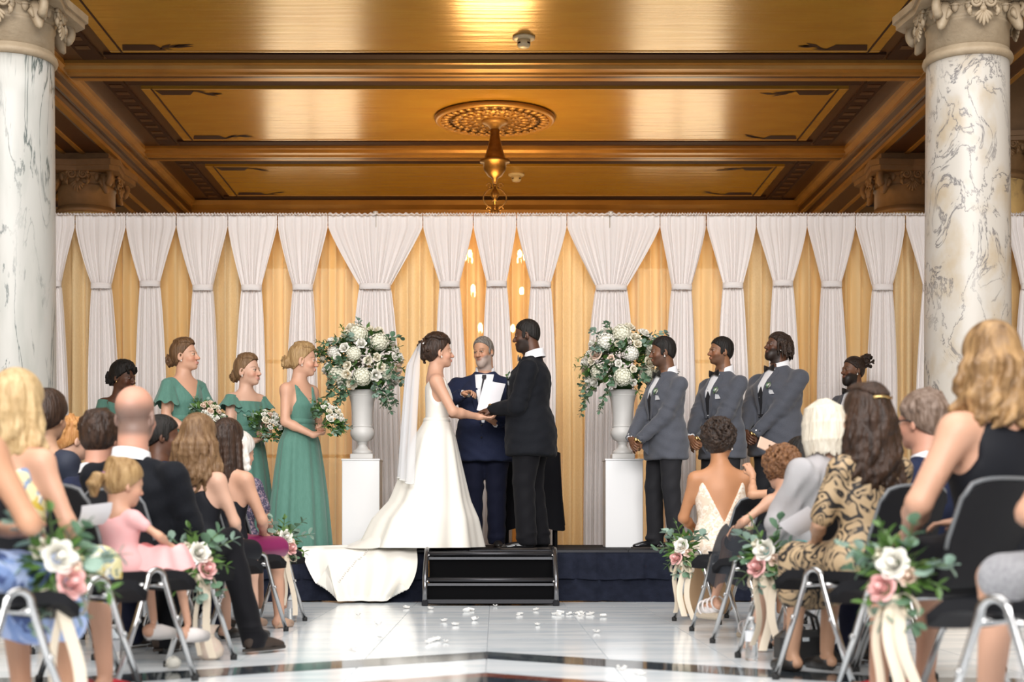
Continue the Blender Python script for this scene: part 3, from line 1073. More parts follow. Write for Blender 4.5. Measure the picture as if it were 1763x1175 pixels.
def joined_leaves(name, items, mats, parent):
    """many small leaves as one part of kind stuff"""
    b = MB()
    for (p, d, s, roll, kind) in items:
        M = aim_y(d, roll=roll).to_matrix()
        w = .47 if kind == 'round' else .2
        pts = [(0, 0, 0), (-w, .5, .06), (0, 1, 0), (w, .5, .06)]
        b.add([Vector(p) + M @ (Vector(q) * s) for q in pts], [(0, 3, 2, 1)], True)
    o = b.build(name, mats, parent)
    tag(o, kind='stuff')
    return o


def sprig(t, p0, d, length, n, size, me, droop, rr, twist=True, stem=True):
    p = Vector(p0)
    d = Vector(d).normalized()
    pts = [p.copy()]
    for k in range(n):
        d = (d + Vector((0, 0, -droop)) + Vector((rr.uniform(-.08, .08), rr.uniform(-.08, .08), 0))).normalized()
        p = p + d * (length / n)
        pts.append(p.copy())
        side = d.orthogonal().normalized()
        side.rotate(Matrix.Rotation(k * 2.0 + rr.uniform(-.4, .4), 3, d))
        for sg in ((1, -1) if twist else (1,)):
            ld = (d * .55 + side * sg * .85).normalized()
            link(me.name.split('.')[0], me, t, loc=p, rot=aim_y(ld, roll=rr.uniform(-.7, .7)), scale=size * rr.uniform(.75, 1.15) * (1 - .35 * k / n))
    link(me.name.split('.')[0], me, t, loc=p, rot=aim_y(d), scale=size * .7)
    if stem:
        MB().tube(pts, .0028, 4, caps=False).build('stem', M_stem, t)


def fill_dir(rr, up=.25, front=True):
    while True:
        v = Vector((rr.uniform(-1, 1), rr.uniform(-1, 1), rr.uniform(-1, 1)))
        if .2 < v.length < 1 and v.z / v.length > -.75 + up:
            v.normalize()
            if not front or v.y < .45:
                return v


def arrangement(c, seed, label, mirror=1):
    rr = random.Random(seed)
    t = empty('flower_arrangement', c)
    MB().ball((0, 0, .07), (.10, .10, .10), 12, 8).build('moss_ball', M_leaf_d, t)
    cen = Vector((0, 0, .24))
    E = Vector((.31, .26, .30))
    # dense foliage core
    items = []
    for k in range(620):
        v = fill_dir(rr, .1, False)
        p = cen + Vector((v.x * E.x, v.y * E.y, v.z * E.z)) * rr.uniform(.45, .98)
        d = v + Vector((rr.uniform(-.6, .6), rr.uniform(-.6, .6), rr.uniform(-.8, .3)))
        items.append((p, d, rr.uniform(.05, .10), rr.uniform(-1, 1), 'long' if k % 3 else 'round'))
    joined_leaves('foliage', items[:330], M_leaf_d, t)
    joined_leaves('foliage_light', items[330:520], M_leaf_m, t)
    joined_leaves('foliage_pale', items[520:], M_euc, t)
    # blooms
    hs = [(-.02, -.17, .40, .088), (mirror * .16, -.16, .33, .085), (-mirror * .20, -.16, .05, .082), (mirror * .02, -.25, .02, .085), (mirror * .22, -.14, .07, .075), (-mirror * .05, -.24, .22, .07), (-mirror * .24, -.1, .25, .06)]
    placed = []
    for (x, y, z, s) in hs:
        p = Vector((x, y, z)) + Vector((0, 0, .08))
        placed.append((p, s))
        link('hydrangea', HYD[rr.random() < .35], t, loc=p, rot=aim(p - cen + Vector((0, -.2, .1)), rr.uniform(0, 6)), scale=s)
    tries = 0
    n = 0
    while n < 36 and tries < 4000:
        tries += 1
        v = fill_dir(rr, .12)
        if v.y > .2:
            continue
        s = rr.choice((.036, .042, .048, .052, .03))
        p = cen + Vector((v.x * E.x, v.y * E.y, v.z * E.z)) * rr.uniform(1.0, 1.13)
        if any((p - q).length < (s + r_) * .9 for q, r_ in placed):
            continue
        placed.append((p, s))
        me = ROSE_BLUSH if rr.random() < .16 else rr.choice(ROSES)
        link('rose', me, t, loc=p, rot=aim(v + Vector((0, -.35, .12)), rr.uniform(0, 6)), scale=s)
        n += 1
    # eucalyptus sprigs and trailing greens
    for k in range(20):
        v = fill_dir(rr, -.05)
        p = cen + Vector((v.x * E.x, v.y * E.y, v.z * E.z)) * .8
        sprig(t, p, v + Vector((0, -.15, .0)), rr.uniform(.13, .24), 5, rr.uniform(.05, .07), LEAF_E if k % 3 else LEAF_E2, rr.uniform(.05, .22), rr)
    for k in range(12):
        a = rr.uniform(0, 2 * PI)
        v = Vector((math.cos(a), -abs(math.sin(a)) * .5, rr.uniform(-.1, .7)))
        p = cen + Vector((v.x * E.x, v.y * E.y, v.z * E.z * .8)) * .75
        sprig(t, p, v, rr.uniform(.16, .26), 7, rr.uniform(.045, .065), LEAF_D if k % 2 else LEAF_M, rr.uniform(.0, .16), rr)
    for k in range(9):                     # hanging over the urn
        sx = (-1) ** k
        p = Vector((sx * rr.uniform(.08, .28), rr.uniform(-.2, -.08), .02))
        sprig(t, p, (sx * .5, -.3, -.5), rr.uniform(.15, .30), 6, .055, LEAF_E if k % 3 else LEAF_D, .16, rr)
    tag(t, label, 'flowers')
    return t


arrangement(URNS[0], 11, 'large white rose and eucalyptus arrangement beside the green-dressed bridesmaids', 1)
arrangement(URNS[1], 12, 'large white rose and eucalyptus arrangement beside the grey-suited groomsmen', -1)
# ------------------------------------------------------------------ sculpting: signed distance fields -> surface nets
F32 = np.float32


def surf_nets(F, xs, ys, zs, mask=None):
    ins = F < 0
    c = ins[:-1, :-1, :-1].astype(np.int8)
    s = c.copy()
    for dx in (0, 1):
        for dy in (0, 1):
            for dz in (0, 1):
                if dx + dy + dz:
                    s += ins[dx:ins.shape[0] - 1 + dx, dy:ins.shape[1] - 1 + dy, dz:ins.shape[2] - 1 + dz]
    act = (s > 0) & (s < 8)
    if mask is not None:
        act &= mask
    idx = np.argwhere(act)
    if len(idx) == 0:
        return np.zeros((0, 3), F32), np.zeros((0, 4), np.int32)
    cid = np.full(act.shape, -1, np.int32)
    cid[act] = np.arange(len(idx))
    i, j, k = idx[:, 0], idx[:, 1], idx[:, 2]
    acc = np.zeros((len(idx), 3))
    cnt = np.zeros(len(idx))
    off = [(0, 0, 0), (1, 0, 0), (0, 1, 0), (1, 1, 0), (0, 0, 1), (1, 0, 1), (0, 1, 1), (1, 1, 1)]
    vals = [F[i + o[0], j + o[1], k + o[2]] for o in off]
    pts = [np.stack((xs[i + o[0]], ys[j + o[1]], zs[k + o[2]]), 1) for o in off]
    for a in range(8):
        for b in range(a + 1, 8):
            if sum(abs(off[a][q] - off[b][q]) for q in range(3)) != 1:
                continue
            va, vb = vals[a], vals[b]
            m = (va < 0) != (vb < 0)
            if not m.any():
                continue
            t = np.where(m, va / np.where(np.abs(va - vb) < 1e-9, 1e-9, va - vb), 0)[:, None]
            p = pts[a] + (pts[b] - pts[a]) * t
            acc += np.where(m[:, None], p, 0)
            cnt += m
    V = acc / np.maximum(cnt, 1)[:, None]
    quads = []
    n = act.shape
    for ax in range(3):
        if ax == 0:
            e = ins[:-1, 1:-1, 1:-1] != ins[1:, 1:-1, 1:-1]
            sg = ins[:-1, 1:-1, 1:-1]
            q = [cid[:, :-1, :-1], cid[:, 1:, :-1], cid[:, 1:, 1:], cid[:, :-1, 1:]]
        elif ax == 1:
            e = ins[1:-1, :-1, 1:-1] != ins[1:-1, 1:, 1:-1]
            sg = ins[1:-1, :-1, 1:-1]
            q = [cid[:-1, :, :-1], cid[:-1, :, 1:], cid[1:, :, 1:], cid[1:, :, :-1]]
        else:
            e = ins[1:-1, 1:-1, :-1] != ins[1:-1, 1:-1, 1:]
            sg = ins[1:-1, 1:-1, :-1]
            q = [cid[:-1, :-1, :], cid[1:, :-1, :], cid[1:, 1:, :], cid[:-1, 1:, :]]
        qs = np.stack([a[e] for a in q], 1)
        fl = ~sg[e]
        qs[fl] = qs[fl][:, ::-1]
        quads.append(qs)
    Q = np.concatenate(quads)
    Q = Q[(Q >= 0).all(1)]
    return V.astype(F32), Q.astype(np.int32)


class Sdf:
    def __init__(self):
        self.p = []

    def _b(self, lo, hi, k):
        return np.array(lo) - k - .03, np.array(hi) + k + .03

    def cap(self, a, b, r1, r2=None, k=.02, op='u'):
        a, b = np.array(a, float), np.array(b, float)
        r2 = r1 if r2 is None else r2
        ba = b - a
        bb = max(ba @ ba, 1e-9)

        def f(X, Y, Z):
            t = np.clip(((X - a[0]) * ba[0] + (Y - a[1]) * ba[1] + (Z - a[2]) * ba[2]) / bb, 0, 1)
            return np.sqrt((X - a[0] - t * ba[0]) ** 2 + (Y - a[1] - t * ba[1]) ** 2 + (Z - a[2] - t * ba[2]) ** 2) - (r1 + (r2 - r1) * t)
        r = max(r1, r2)
        self.p.append((f, *self._b(np.minimum(a, b) - r, np.maximum(a, b) + r, k), k, op))
        return self

    def chain(self, pts, rs, k=.02, op='u'):
        for i in range(len(pts) - 1):
            self.cap(pts[i], pts[i + 1], rs[i] if hasattr(rs, '__len__') else rs, rs[i + 1] if hasattr(rs, '__len__') else rs, k, op)
        return self

    def ell(self, c, r, Rm=None, k=.02, op='u'):
        c = np.array(c, float)
        r = np.array(r if hasattr(r, '__len__') else (r, r, r), float)
        Rt = np.eye(3) if Rm is None else np.array(Rm, float).T

        def f(X, Y, Z):
            x, y, z = X - c[0], Y - c[1], Z - c[2]
            u = (Rt[0, 0] * x + Rt[0, 1] * y + Rt[0, 2] * z) / r[0]
            v = (Rt[1, 0] * x + Rt[1, 1] * y + Rt[1, 2] * z) / r[1]
            w = (Rt[2, 0] * x + Rt[2, 1] * y + Rt[2, 2] * z) / r[2]
            k0 = np.sqrt(u * u + v * v + w * w)
            k1 = np.sqrt((u / r[0]) ** 2 + (v / r[1]) ** 2 + (w / r[2]) ** 2) + 1e-9
            return k0 * (k0 - 1) / k1
        m = r.max()
        self.p.append((f, *self._b(c - m, c + m, k), k, op))
        return self

    def loft(self, st, Rm=None, t=(0, 0, 0), k=.02, op='u', n=2.0, capk=.02):
        """st rows: (z, rx, ry_front, ry_back[, cy]) in a frame (Rm, t)"""
        st = np.array([list(q) + [0] * (5 - len(q)) for q in st], float)
        Rt = np.eye(3) if Rm is None else np.array(Rm, float).T
        t = np.array(t, float)
        # smooth the profile (catmull-rom like densify)
        zz = np.linspace(st[0, 0], st[-1, 0], 60)
        prof = [np.interp(zz, st[:, 0], st[:, q]) for q in range(1, 5)]
        ker = np.array([1, 2, 3, 2, 1.]) / 9
        prof = [np.convolve(np.pad(p_, 2, 'edge'), ker, 'valid') for p_ in prof]

        def f(X, Y, Z):
            x, y, z = X - t[0], Y - t[1], Z - t[2]
            u = Rt[0, 0] * x + Rt[0, 1] * y + Rt[0, 2] * z
            v = Rt[1, 0] * x + Rt[1, 1] * y + Rt[1, 2] * z
            w = Rt[2, 0] * x + Rt[2, 1] * y + Rt[2, 2] * z
            rx = np.interp(w, zz, prof[0])
            cy = np.interp(w, zz, prof[3])
            v = v - cy
            ry = np.where(v > 0, np.interp(w, zz, prof[1]), np.interp(w, zz, prof[2]))
            if n == 2.0:
                q = np.sqrt((u / rx) ** 2 + (v / ry) ** 2)
            else:
                q = (np.abs(u / rx) ** n + np.abs(v / ry) ** n) ** (1 / n)
            d = (q - 1) * np.minimum(rx, ry)
            e = np.maximum(st[0, 0] - w, w - st[-1, 0])
            hh = np.clip(.5 + .5 * (d - e) / capk, 0, 1)
            return e * (1 - hh) + d * hh + capk * hh * (1 - hh)
        ext = np.array([max(st[:, 1]), max(st[:, 2].max(), st[:, 3].max()) + np.abs(st[:, 4]).max(), 0])
        cs = []
        for sx in (-1, 1):
            for sy in (-1, 1):
                for z in (st[0, 0], st[-1, 0]):
                    cs.append(Rt.T @ np.array([sx * ext[0], sy * ext[1], z]) + t)
        cs = np.array(cs)
        self.p.append((f, *self._b(cs.min(0), cs.max(0), k), k, op))
        return self

    def fn(self, f, op='i', k=.01):
        """f(X,Y,Z)<0 inside ; whole grid"""
        self.p.append((f, None, None, k, op))
        return self

    def eval(self, xs, ys, zs):
        F = np.full((len(xs), len(ys), len(zs)), .5, F32)
        for f, lo, hi, k, op in self.p:
            if lo is None:
                sl = (slice(None),) * 3
            else:
                a = [np.searchsorted(c, lo[q]) for q, c in enumerate((xs, ys, zs))]
                b = [np.searchsorted(c, hi[q]) for q, c in enumerate((xs, ys, zs))]
                if any(b[q] <= a[q] for q in range(3)):
                    continue
                sl = tuple(slice(a[q], b[q]) for q in range(3))
            X, Y, Z = xs[sl[0]][:, None, None], ys[sl[1]][None, :, None], zs[sl[2]][None, None, :]
            d = f(X, Y, Z)
            g = F[sl]
            if op == 'u':
                h = np.clip(.5 + .5 * (g - d) / k, 0, 1)
                F[sl] = g * (1 - h) + d * h - k * h * (1 - h)
            elif op == 's':
                d = -d
                h = np.clip(.5 - .5 * (g - d) / k, 0, 1)
                F[sl] = g * (1 - h) + d * h + k * h * (1 - h)
            elif op == 'i':
                h = np.clip(.5 - .5 * (g - d) / k, 0, 1)
                F[sl] = g * (1 - h) + d * h + k * h * (1 - h)
            elif op == 'd':
                F[sl] = g + d
        return F

    def bounds(self):
        lo = np.min([p[1] for p in self.p if p[1] is not None and p[4] == 'u'], 0)
        hi = np.max([p[2] for p in self.p if p[1] is not None and p[4] == 'u'], 0)
        return lo, hi

    def mesh(self, h, lo=None, hi=None, holes=()):
        if lo is None:
            lo, hi = self.bounds()
        ax = [np.arange(lo[q] - h, hi[q] + 2 * h, h) for q in range(3)]
        F = self.eval(*ax)
        mask = None
        if holes:
            cs = [(a[:-1] + a[1:]) / 2 for a in ax]
            mask = np.ones([len(c) for c in cs], bool)
            for (l, u) in holes:
                m = [(c > l[q] + h * .8) & (c < u[q] - h * .8) for q, c in enumerate(cs)]
                mask &= ~(m[0][:, None, None] & m[1][None, :, None] & m[2][None, None, :])
        return surf_nets(F, *ax, mask)


def join_vf(parts):
    V, Q, b = [], [], 0
    for v, q in parts:
        V.append(v)
        Q.append(q + b)
        b += len(v)
    return np.concatenate(V), np.concatenate(Q)


def rot3(rx=0, ry=0, rz=0):
    """degrees; applied x then y then z"""
    return np.array((Matrix.Rotation(R(rz), 3, 'Z') @ Matrix.Rotation(R(ry), 3, 'Y') @ Matrix.Rotation(R(rx), 3, 'X')))


class Fr:
    """local frame: rotation, origin, scale"""

    def __init__(self, Rm, t, s=1.0):
        self.R, self.t, self.s = np.array(Rm, float), np.array(t, float), s

    def __call__(self, *p):
        p = np.array(p[0] if len(p) == 1 else p, float)
        return self.R @ (p * self.s) + self.t

    def inv(self, P):
        return ((np.asarray(P) - self.t) @ self.R) / self.s


# skin ----------------------------------------------------------------
M_skin = mat('skin', (.7, .5, .4), rough=.48, attr='Col', spec=.4)
SK = {
    'fair': (.60, .335, .225), 'tan': (.52, .275, .165), 'pale': (.64, .385, .275), 'ruddy': (.62, .32, .225),
    'brown': (.27, .125, .065), 'dark': (.105, .045, .025), 'darker': (.060, .028, .018), 'mid': (.165, .075, .04), 'olive': (.52, .30, .19),
}


def hair_mat(name, c1, c2, rough=.42, sc=55, stretch=(1, 1, .12)):
    return mat('hair_' + name, c1, rough=rough, noise=(sc, .9, stretch, c2), bump=(sc * 1.6, .55, stretch), spec=.3)


HM = {
    'black': hair_mat('black', (.007, .006, .005), (.018, .014, .012), rough=.6),
    'curlblack': hair_mat('curl_black', (.016, .010, .008), (.05, .030, .02), stretch=(1, 1, 1)),
    'dark': hair_mat('dark_brown', (.022, .012, .008), (.058, .030, .018)),
    'brown': hair_mat('brown', (.085, .042, .019), (.17, .092, .043)),
    'ltbrown': hair_mat('light_brown', (.135, .072, .033), (.25, .15, .076)),
    'dkblonde': hair_mat('dark_blonde', (.26, .15, .06), (.46, .30, .14)),
    'blonde': hair_mat('blonde', (.42, .28, .13), (.66, .48, .26)),
    'hilite': hair_mat('highlighted_blonde', (.13, .068, .026), (.42, .255, .115), sc=26),
    'white': hair_mat('white', (.74, .71, .66), (.58, .54, .48)),
    'cream': hair_mat('cream_white', (.74, .69, .58), (.60, .53, .42)),
    'grey': hair_mat('salt_and_pepper', (.10, .085, .075), (.30, .27, .24), sc=90),
    'red': hair_mat('ginger', (.42, .18, .055), (.58, .30, .11)),
    'curlbrown': hair_mat('curl_brown', (.10, .042, .018), (.26, .125, .055), stretch=(1, 1, 1)),
    'greybrown': hair_mat('grey_brown', (.12, .075, .05), (.26, .19, .15)),
}


def ik(a, b, l1, l2, hint):
    a, b, hint = np.array(a, float), np.array(b, float), np.array(hint, float)
    d = b - a
    L = np.linalg.norm(d)
    if L > (l1 + l2) * .995:
        b = a + d / L * (l1 + l2) * .995
        d = b - a
        L = np.linalg.norm(d)
    x = (l1 * l1 - l2 * l2 + L * L) / (2 * L)
    hgt = math.sqrt(max(l1 * l1 - x * x, 0))
    u = d / L
    v = hint - u * (hint @ u)
    v /= np.linalg.norm(v) + 1e-9
    return a + u * x + v * hgt, b


ST_M = [(-.12, .145, .10, .115), (-.02, .168, .11, .12), (.08, .158, .108, .105), (.18, .152, .112, .095), (.30, .165, .122, .105), (.39, .168, .118, .108), (.445, .135, .086, .098), (.49, .090, .068, .082), (.53, .064, .054, .064), (.57, .054, .048, .056)]
ST_F = [(-.12, .15, .10, .115), (-.02, .172, .108, .125), (.08, .155, .098, .105), (.19, .122, .088, .085), (.27, .132, .108, .085), (.33, .143, .128, .088), (.395, .143, .108, .09), (.455, .138, .078, .085), (.50, .115, .062, .075), (.54, .072, .05, .06), (.58, .05, .045, .055)]


HEADZ = {'m': .612, 'f': .597}


class Person:
    def __init__(s, label, loc, yaw, h=1.75, sex='m', build=1.0, skin='fair', seated=False, lean=0, side=0, seat=.47, head=(0, 0, 0), arms=None, hsc=1.0, feet=None,
                 knees=None, female_w=1.0, group=None, shoulder_w=1.0, cat='person', arm_b=1.0):
        s.root = empty('person', loc, R(yaw))
        tag(s.root, label, cat, group)
        S = s.S = h / 1.75
        s.sex, s.b, s.skin = sex, build, np.array(SK[skin])
        s.seated = seated
        s.hipz = (seat + .035 * S) if seated else .895 * S
        s.TR = rot3(-lean, side, 0)
        s.T = Fr(s.TR, (0, 0, s.hipz), S)
        sw = (.188 if sex == 'm' else .158) * shoulder_w * (1 + (build - 1) * .6)
        sz = .436 if sex == 'm' else .462
        s.sh = {q: s.T(q * sw, -.012, sz) for q in (-1, 1)}
        s.hd = Fr(s.TR @ np.eye(3) @ rot3(0, 0, head[0]) @ rot3(head[1], 0, 0) @ rot3(0, head[2], 0) if False else rot3(0, 0, head[0]) @ rot3(head[1], 0, 0) @ rot3(0, head[2], 0), s.T(0, .018, HEADZ[sex]), hsc * (.97 + .03 * S))
        s.neckb = s.T(0, -.02, .50)
        s.ab = arm_b
        # arms: {side: (hand target local m, elbow hint, finger dir, palm normal, curl)}
        s.arm = {}
        l1, l2 = .285 * S, .262 * S
        for q in (-1, 1):
            A = (arms or {}).get(q)
            if A is None:
                A = ((q * (sw * S + .04), .02, s.hipz - .06 * S), (q * .3, -1, 0), (0, .1, -1), (-q, 0, 0), .35)
            tgt, hint, fd, pn, curl = A
            el, wr = ik(s.sh[q], tgt, l1, l2, hint)
            s.arm[q] = (el, wr, np.array(fd, float) / np.linalg.norm(fd), np.array(pn, float), curl)
        # legs
        s.leg = {}
        for q in (-1, 1):
            hp = np.array((q * .088 * S, 0, s.hipz)) if not seated else np.array((q * .09 * S, .02, s.hipz))
            if seated:
                kn = np.array((q * .11 * S, .44 * S, s.hipz + .01)) if knees is None else np.array(knees[q])
                an = np.array((kn[0], kn[1] + .03, .085)) if feet is None else np.array(feet[q])
            else:
                an = np.array((q * .095 * S, -.01, .085 * S)) if feet is None else np.array(feet[q])
                kn = (hp + an) / 2 + np.array((q * .005, .03, .02))
            s.leg[q] = (hp, kn, an)
        s.hboxes = []
        s.cuts = []

    # torso stations scaled by build and inflated
    def st(s, inf=0.0, z0=None, z1=None, bx=1.0, extra=None, bel=0.0):
        base = ST_M if s.sex == 'm' else ST_F
        S, b = s.S, s.b
        out = []
        for (z, rx, rf, rb) in base:
            w = 1 + (b - 1) * (1.0 if z < .42 else max(0, 1 - (z - .42) / .12))
            bl = bel * math.exp(-((z - .14) / .14) ** 2)
            out.append([z * S, (rx * w * bx) * S + inf, (rf * w) * S + inf + bl, rb * w * S + inf])
        if extra:
            out = sorted(out + [list(e) for e in extra], key=lambda e: e[0])
        if z0 is not None:
            zs = [o[0] for o in out]
            f = lambda z: [z] + [float(np.interp(z, zs, [o[q] for o in out])) for q in (1, 2, 3)]
            out = [f(z0)] + [o for o in out if z0 < o[0] < z1] + [f(z1)]
        return out

    def hand(s, B, q):
        el, wr, fd, pn, curl = s.arm[q]
        sc = (.95 if s.sex == 'm' else .86) * s.S
        d = fd
        n = pn - d * (pn @ d)
        n /= np.linalg.norm(n)
        t = np.cross(d, n) * (-q)          # thumb side
        Rm = np.stack((t, d, n), 1)
        P = lambda a, b_, c: wr + (t * a + d * b_ + n * c) * sc
        B.cap(wr, P(0, .03, 0), .026 * sc, .028 * sc, .02)
        B.ell(P(0, .055, 0), np.array((.042, .050, .017)) * sc, Rm, .012)
        for f, (off, L) in enumerate(((.029, .070), (.010, .080), (-.010, .074), (-.029, .058))):
            c1 = .25 + curl * .9
            base = P(off, .092, 0)
            a, p = c1 * .55, base
            ang = 0
            rr_ = .0092 * sc
            for seg in range(3):
                ang += (.35, 1.0, .75)[seg] * curl * 1.25
                ln = L * (.46, .32, .24)[seg] * sc
                p2 = p + (d * math.cos(ang) + n * math.sin(ang) + t * off * .8 * (1 - seg * .4)) * ln
                B.cap(p, p2, rr_, rr_ * .92, .004)
                p, rr_ = p2, rr_ * .92
        p0, p1 = P(.026, .022, .008), P(.050, .055, .016 + .012 * curl)
        p2 = P(.054 - .018 * curl, .088, .018 + .028 * curl)
        B.cap(p0, p1, .0145 * sc, .0115 * sc, .012)
        B.cap(p1, p2, .0115 * sc, .0092 * sc, .004)
        c = P(0, .075, .01)
        r = .108 * sc
        s.hboxes.append((c - r, c + r))

    def skin_mesh(s, brow=None, beard=None, lips=None, legs=False, hole_h=.0165, hands=True, stub=None, blush=.0, beard_geo=0.0, paint=None, bald=None, jaw=1.0, nose=1.0, eyes=True, hh=.0048):
        B = Sdf()
        S = s.S
        H, sc = s.hd, s.hd.s
        E = lambda c, r, k=.02, op='u', Rr=None: B.ell(H(c), np.array(r) * sc, H.R if Rr is None else H.R @ Rr, k, op)
        C = lambda a, b, r1, r2, k=.02, op='u': B.cap(H(a), H(b), r1 * sc, r2 * sc, k, op)
        fem = s.sex != 'm'
        jw = (.92 if fem else 1.0) * jaw
        # head
        E((0, -.012, .148), (.0755, .097, .087))
        E((0, .022, .088), (.0605 * (.5 + .5 * jw), .068, .085), .03)
        E((0, .040, .040), (.046 * jw, .048, .040 * jw), .03)
        E((0, .068, .016), (.023 * jw, .022, .018), .025)
        for q in (-1, 1):
            E((q * .037, .058, .078), (.024, .026, .024), .02)
            E((q * .031, .096, .110), (.019, .014, .0115), .012, 's')
            E((q * .0765, -.006, .098), (.011, .021, .033), .006, 'u', rot3(-12, 0, q * 18))
            E((q * .079, .0, .100), (.006, .012, .020), .004, 's')
        C((-.032, .083, .126), (.032, .083, .126), .010 if not fem else .008, .010 if not fem else .008, .014)
        C((0, .086, .118), (0, .107 + .004 * (nose - 1), .080), .0085, .0125 * nose, .010)
        E((0, .111, .077), (.0115 * nose, .0105, .009), .008)
        for q in (-1, 1):
            E((q * .0125 * nose, .101, .0735), (.0085, .010, .007), .006)
        E((0, .0955, .0500), (.022, .0105, .0058), .005)
        E((0, .0930, .0395), (.019, .0110, .0070), .005)
        E((0, .108, .0448), (.026, .008, .0014), .003, 's')
        if eyes:
            for q in (-1, 1):
                E((q * .031, .0805, .1085), (.0130, .0125, .0125), .002)
        if beard_geo:
            E((0, .055, .018), (.048, .045, .032 + beard_geo), .02)
            E((0, .068, .004 - beard_geo), (.03, .03, .02 + beard_geo), .02)
        # neck and trunk
        nr = .058 if not fem else .047
        nr *= 1 + (s.b - 1) * .4
        B.cap(H((0, -.022, .045)), s.T(0, -.028, .50), nr * sc, (nr + .006) * S, .03)
        B.loft(s.st(), s.TR, s.T.t, .04)
        for q in (-1, 1):
            el, wr, fd, pn, curl = s.arm[q]
            a = s.sh[q]
            k_ = (1.0 if not fem else .86) * s.ab
            B.cap(s.T(q * .04, -.02, .515 if fem else .495), a, (.034 if fem else .026) * S, (.050 if fem else .044) * S * k_, .045 if fem else .03)
            B.cap(a, el, (.053 if fem else .047) * S * k_, .041 * S * k_, .04)
            m = el + (wr - el) * .3
            B.cap(el, m, .040 * S * k_, .041 * S * k_, .02)
            B.cap(m, wr, .041 * S * k_, .0265 * S * k_, .02)
            if hands:
                s.hand(B, q)
            hp, kn, an = s.leg[q]
            B.cap(hp, kn, .082 * S * s.b, .055 * S, .04)
            m = kn + (an - kn) * .3
            bk = np.array((0, -.015, 0))
            B.cap(kn, m + bk, .052 * S, .054 * S, .02)
            B.cap(m + bk, an, .054 * S, .036 * S, .02)
            if legs:
                B.cap(an + (0, -.03, -.045), an + (0, .14 * S, -.06), .030, .022, .02)
        lo, hi = B.bounds()
        hc = H((0, 0, .11))
        hr = np.array((.125, .15, .165)) * sc
        hr = np.array((.135, .15, .15)) * sc
        hbox = (hc - hr, hc + hr)
        parts = [B.mesh(hh, *hbox)]
        for hb in s.hboxes:
            parts.append(B.mesh(hh * .98, hb[0], hb[1]))
        parts.append(B.mesh(hole_h, lo, hi, [hbox] + s.hboxes))
        V, Q = join_vf(parts)
        # colour
        L = H.inv(V)
        x, y, z = L[:, 0], L[:, 1], L[:, 2]
        col = np.tile(s.skin, (len(V), 1))
        rs = np.random.RandomState(3)
        col *= (1 + .04 * np.sin(V[:, [0]] * 40) * np.sin(V[:, [2]] * 33))

        def mix(m, c, a):
            m = (np.clip(m, 0, 1) * a)[:, None]
            col[:] = col * (1 - m) + np.array(c) * m
        ax = np.abs(x)
        face = (y > .03) & (z > -.03) & (z < .2) & (ax < .09)
        bl = np.array(s.skin) * np.array((1.12, .78, .74))
        mix(face * np.exp(-((ax - .04) / .02) ** 2 - ((z - .073) / .018) ** 2), bl, .6 + blush)
        mix(face * np.exp(-(ax / .016) ** 2 - ((z - .076) / .012) ** 2), bl, .4)
        brown = s.skin.mean() < .25
        lip = lips if lips is not None else (np.array(s.skin) * np.array((1.0, .55, .55)) if not brown else np.array(s.skin) * np.array((1.25, .9, .95)))
        if beard is not None:
            zone = 1 / (1 + np.exp(-(.058 + .55 * np.clip(ax - .03, 0, .1) - .10 * np.clip(.06 - y, 0, .2) - z) / .003))
            zone *= (y > -.012) & (z > -.055)
            zone *= 1 - np.exp(-((ax) / .02) ** 6 - ((z - .0455) / .0095) ** 4)
            mix(zone, beard[:3], beard[3] if len(beard) > 3 else .9)
        mix((y > .085) * np.exp(-((ax / .023) ** 4) - ((z - .0455) / .0095) ** 4), lip, .85)
        if brow is not None:
            bz = .1295 + .004 * np.sin(np.clip((ax - .015) / .035, 0, 1) * PI)
            mix((y > .05) * np.exp(-((ax - .033) / .020) ** 4 - ((z - bz) / .0048) ** 2), brow, .62)
        if eyes:
            ez, ex = z - .1085, ax - .031
            eye = (y > .078) & (np.abs(ez) < .0048 * np.sqrt(np.clip(1 - (ex / .0165) ** 2, 0, 1))) & (np.abs(ex) < .0165)
            mix(eye.astype(float), np.minimum(np.array((.50, .46, .44)), .10 + s.skin * .9), 1)
            mix((eye & ((ex ** 2 + ez ** 2) < .0074 ** 2)).astype(float), (.03, .02, .015), 1)
            lid = (y > .075) & (np.abs(ex) < .019) & (np.abs(ez - .0062) < .0028)
            mix(lid.astype(float), np.array(s.skin) * .18, .8)
        if bald is not None:           # short hair left on the sides of a bald head
            zone = 1 / (1 + np.exp(-(.155 - z) / .012)) / (1 + np.exp(-(z - .03) / .006)) * (y < .03) * (z > .01)
            mix(zone, bald, .8)
        if paint is not None:
            paint(V, col, s)
        me = np_mesh('body', V, Q, M_skin, True, col)
        o = link('body', me, s.root)
        return o

    def piece(s, name, B, m, h=.0125, lo=None, hi=None, smooth=True):
        V, Q = B.mesh(h, lo, hi)
        me = np_mesh(name, V, Q, m, smooth)
        o = link(name, me, s.root)
        s.last = (V, Q)
        return o

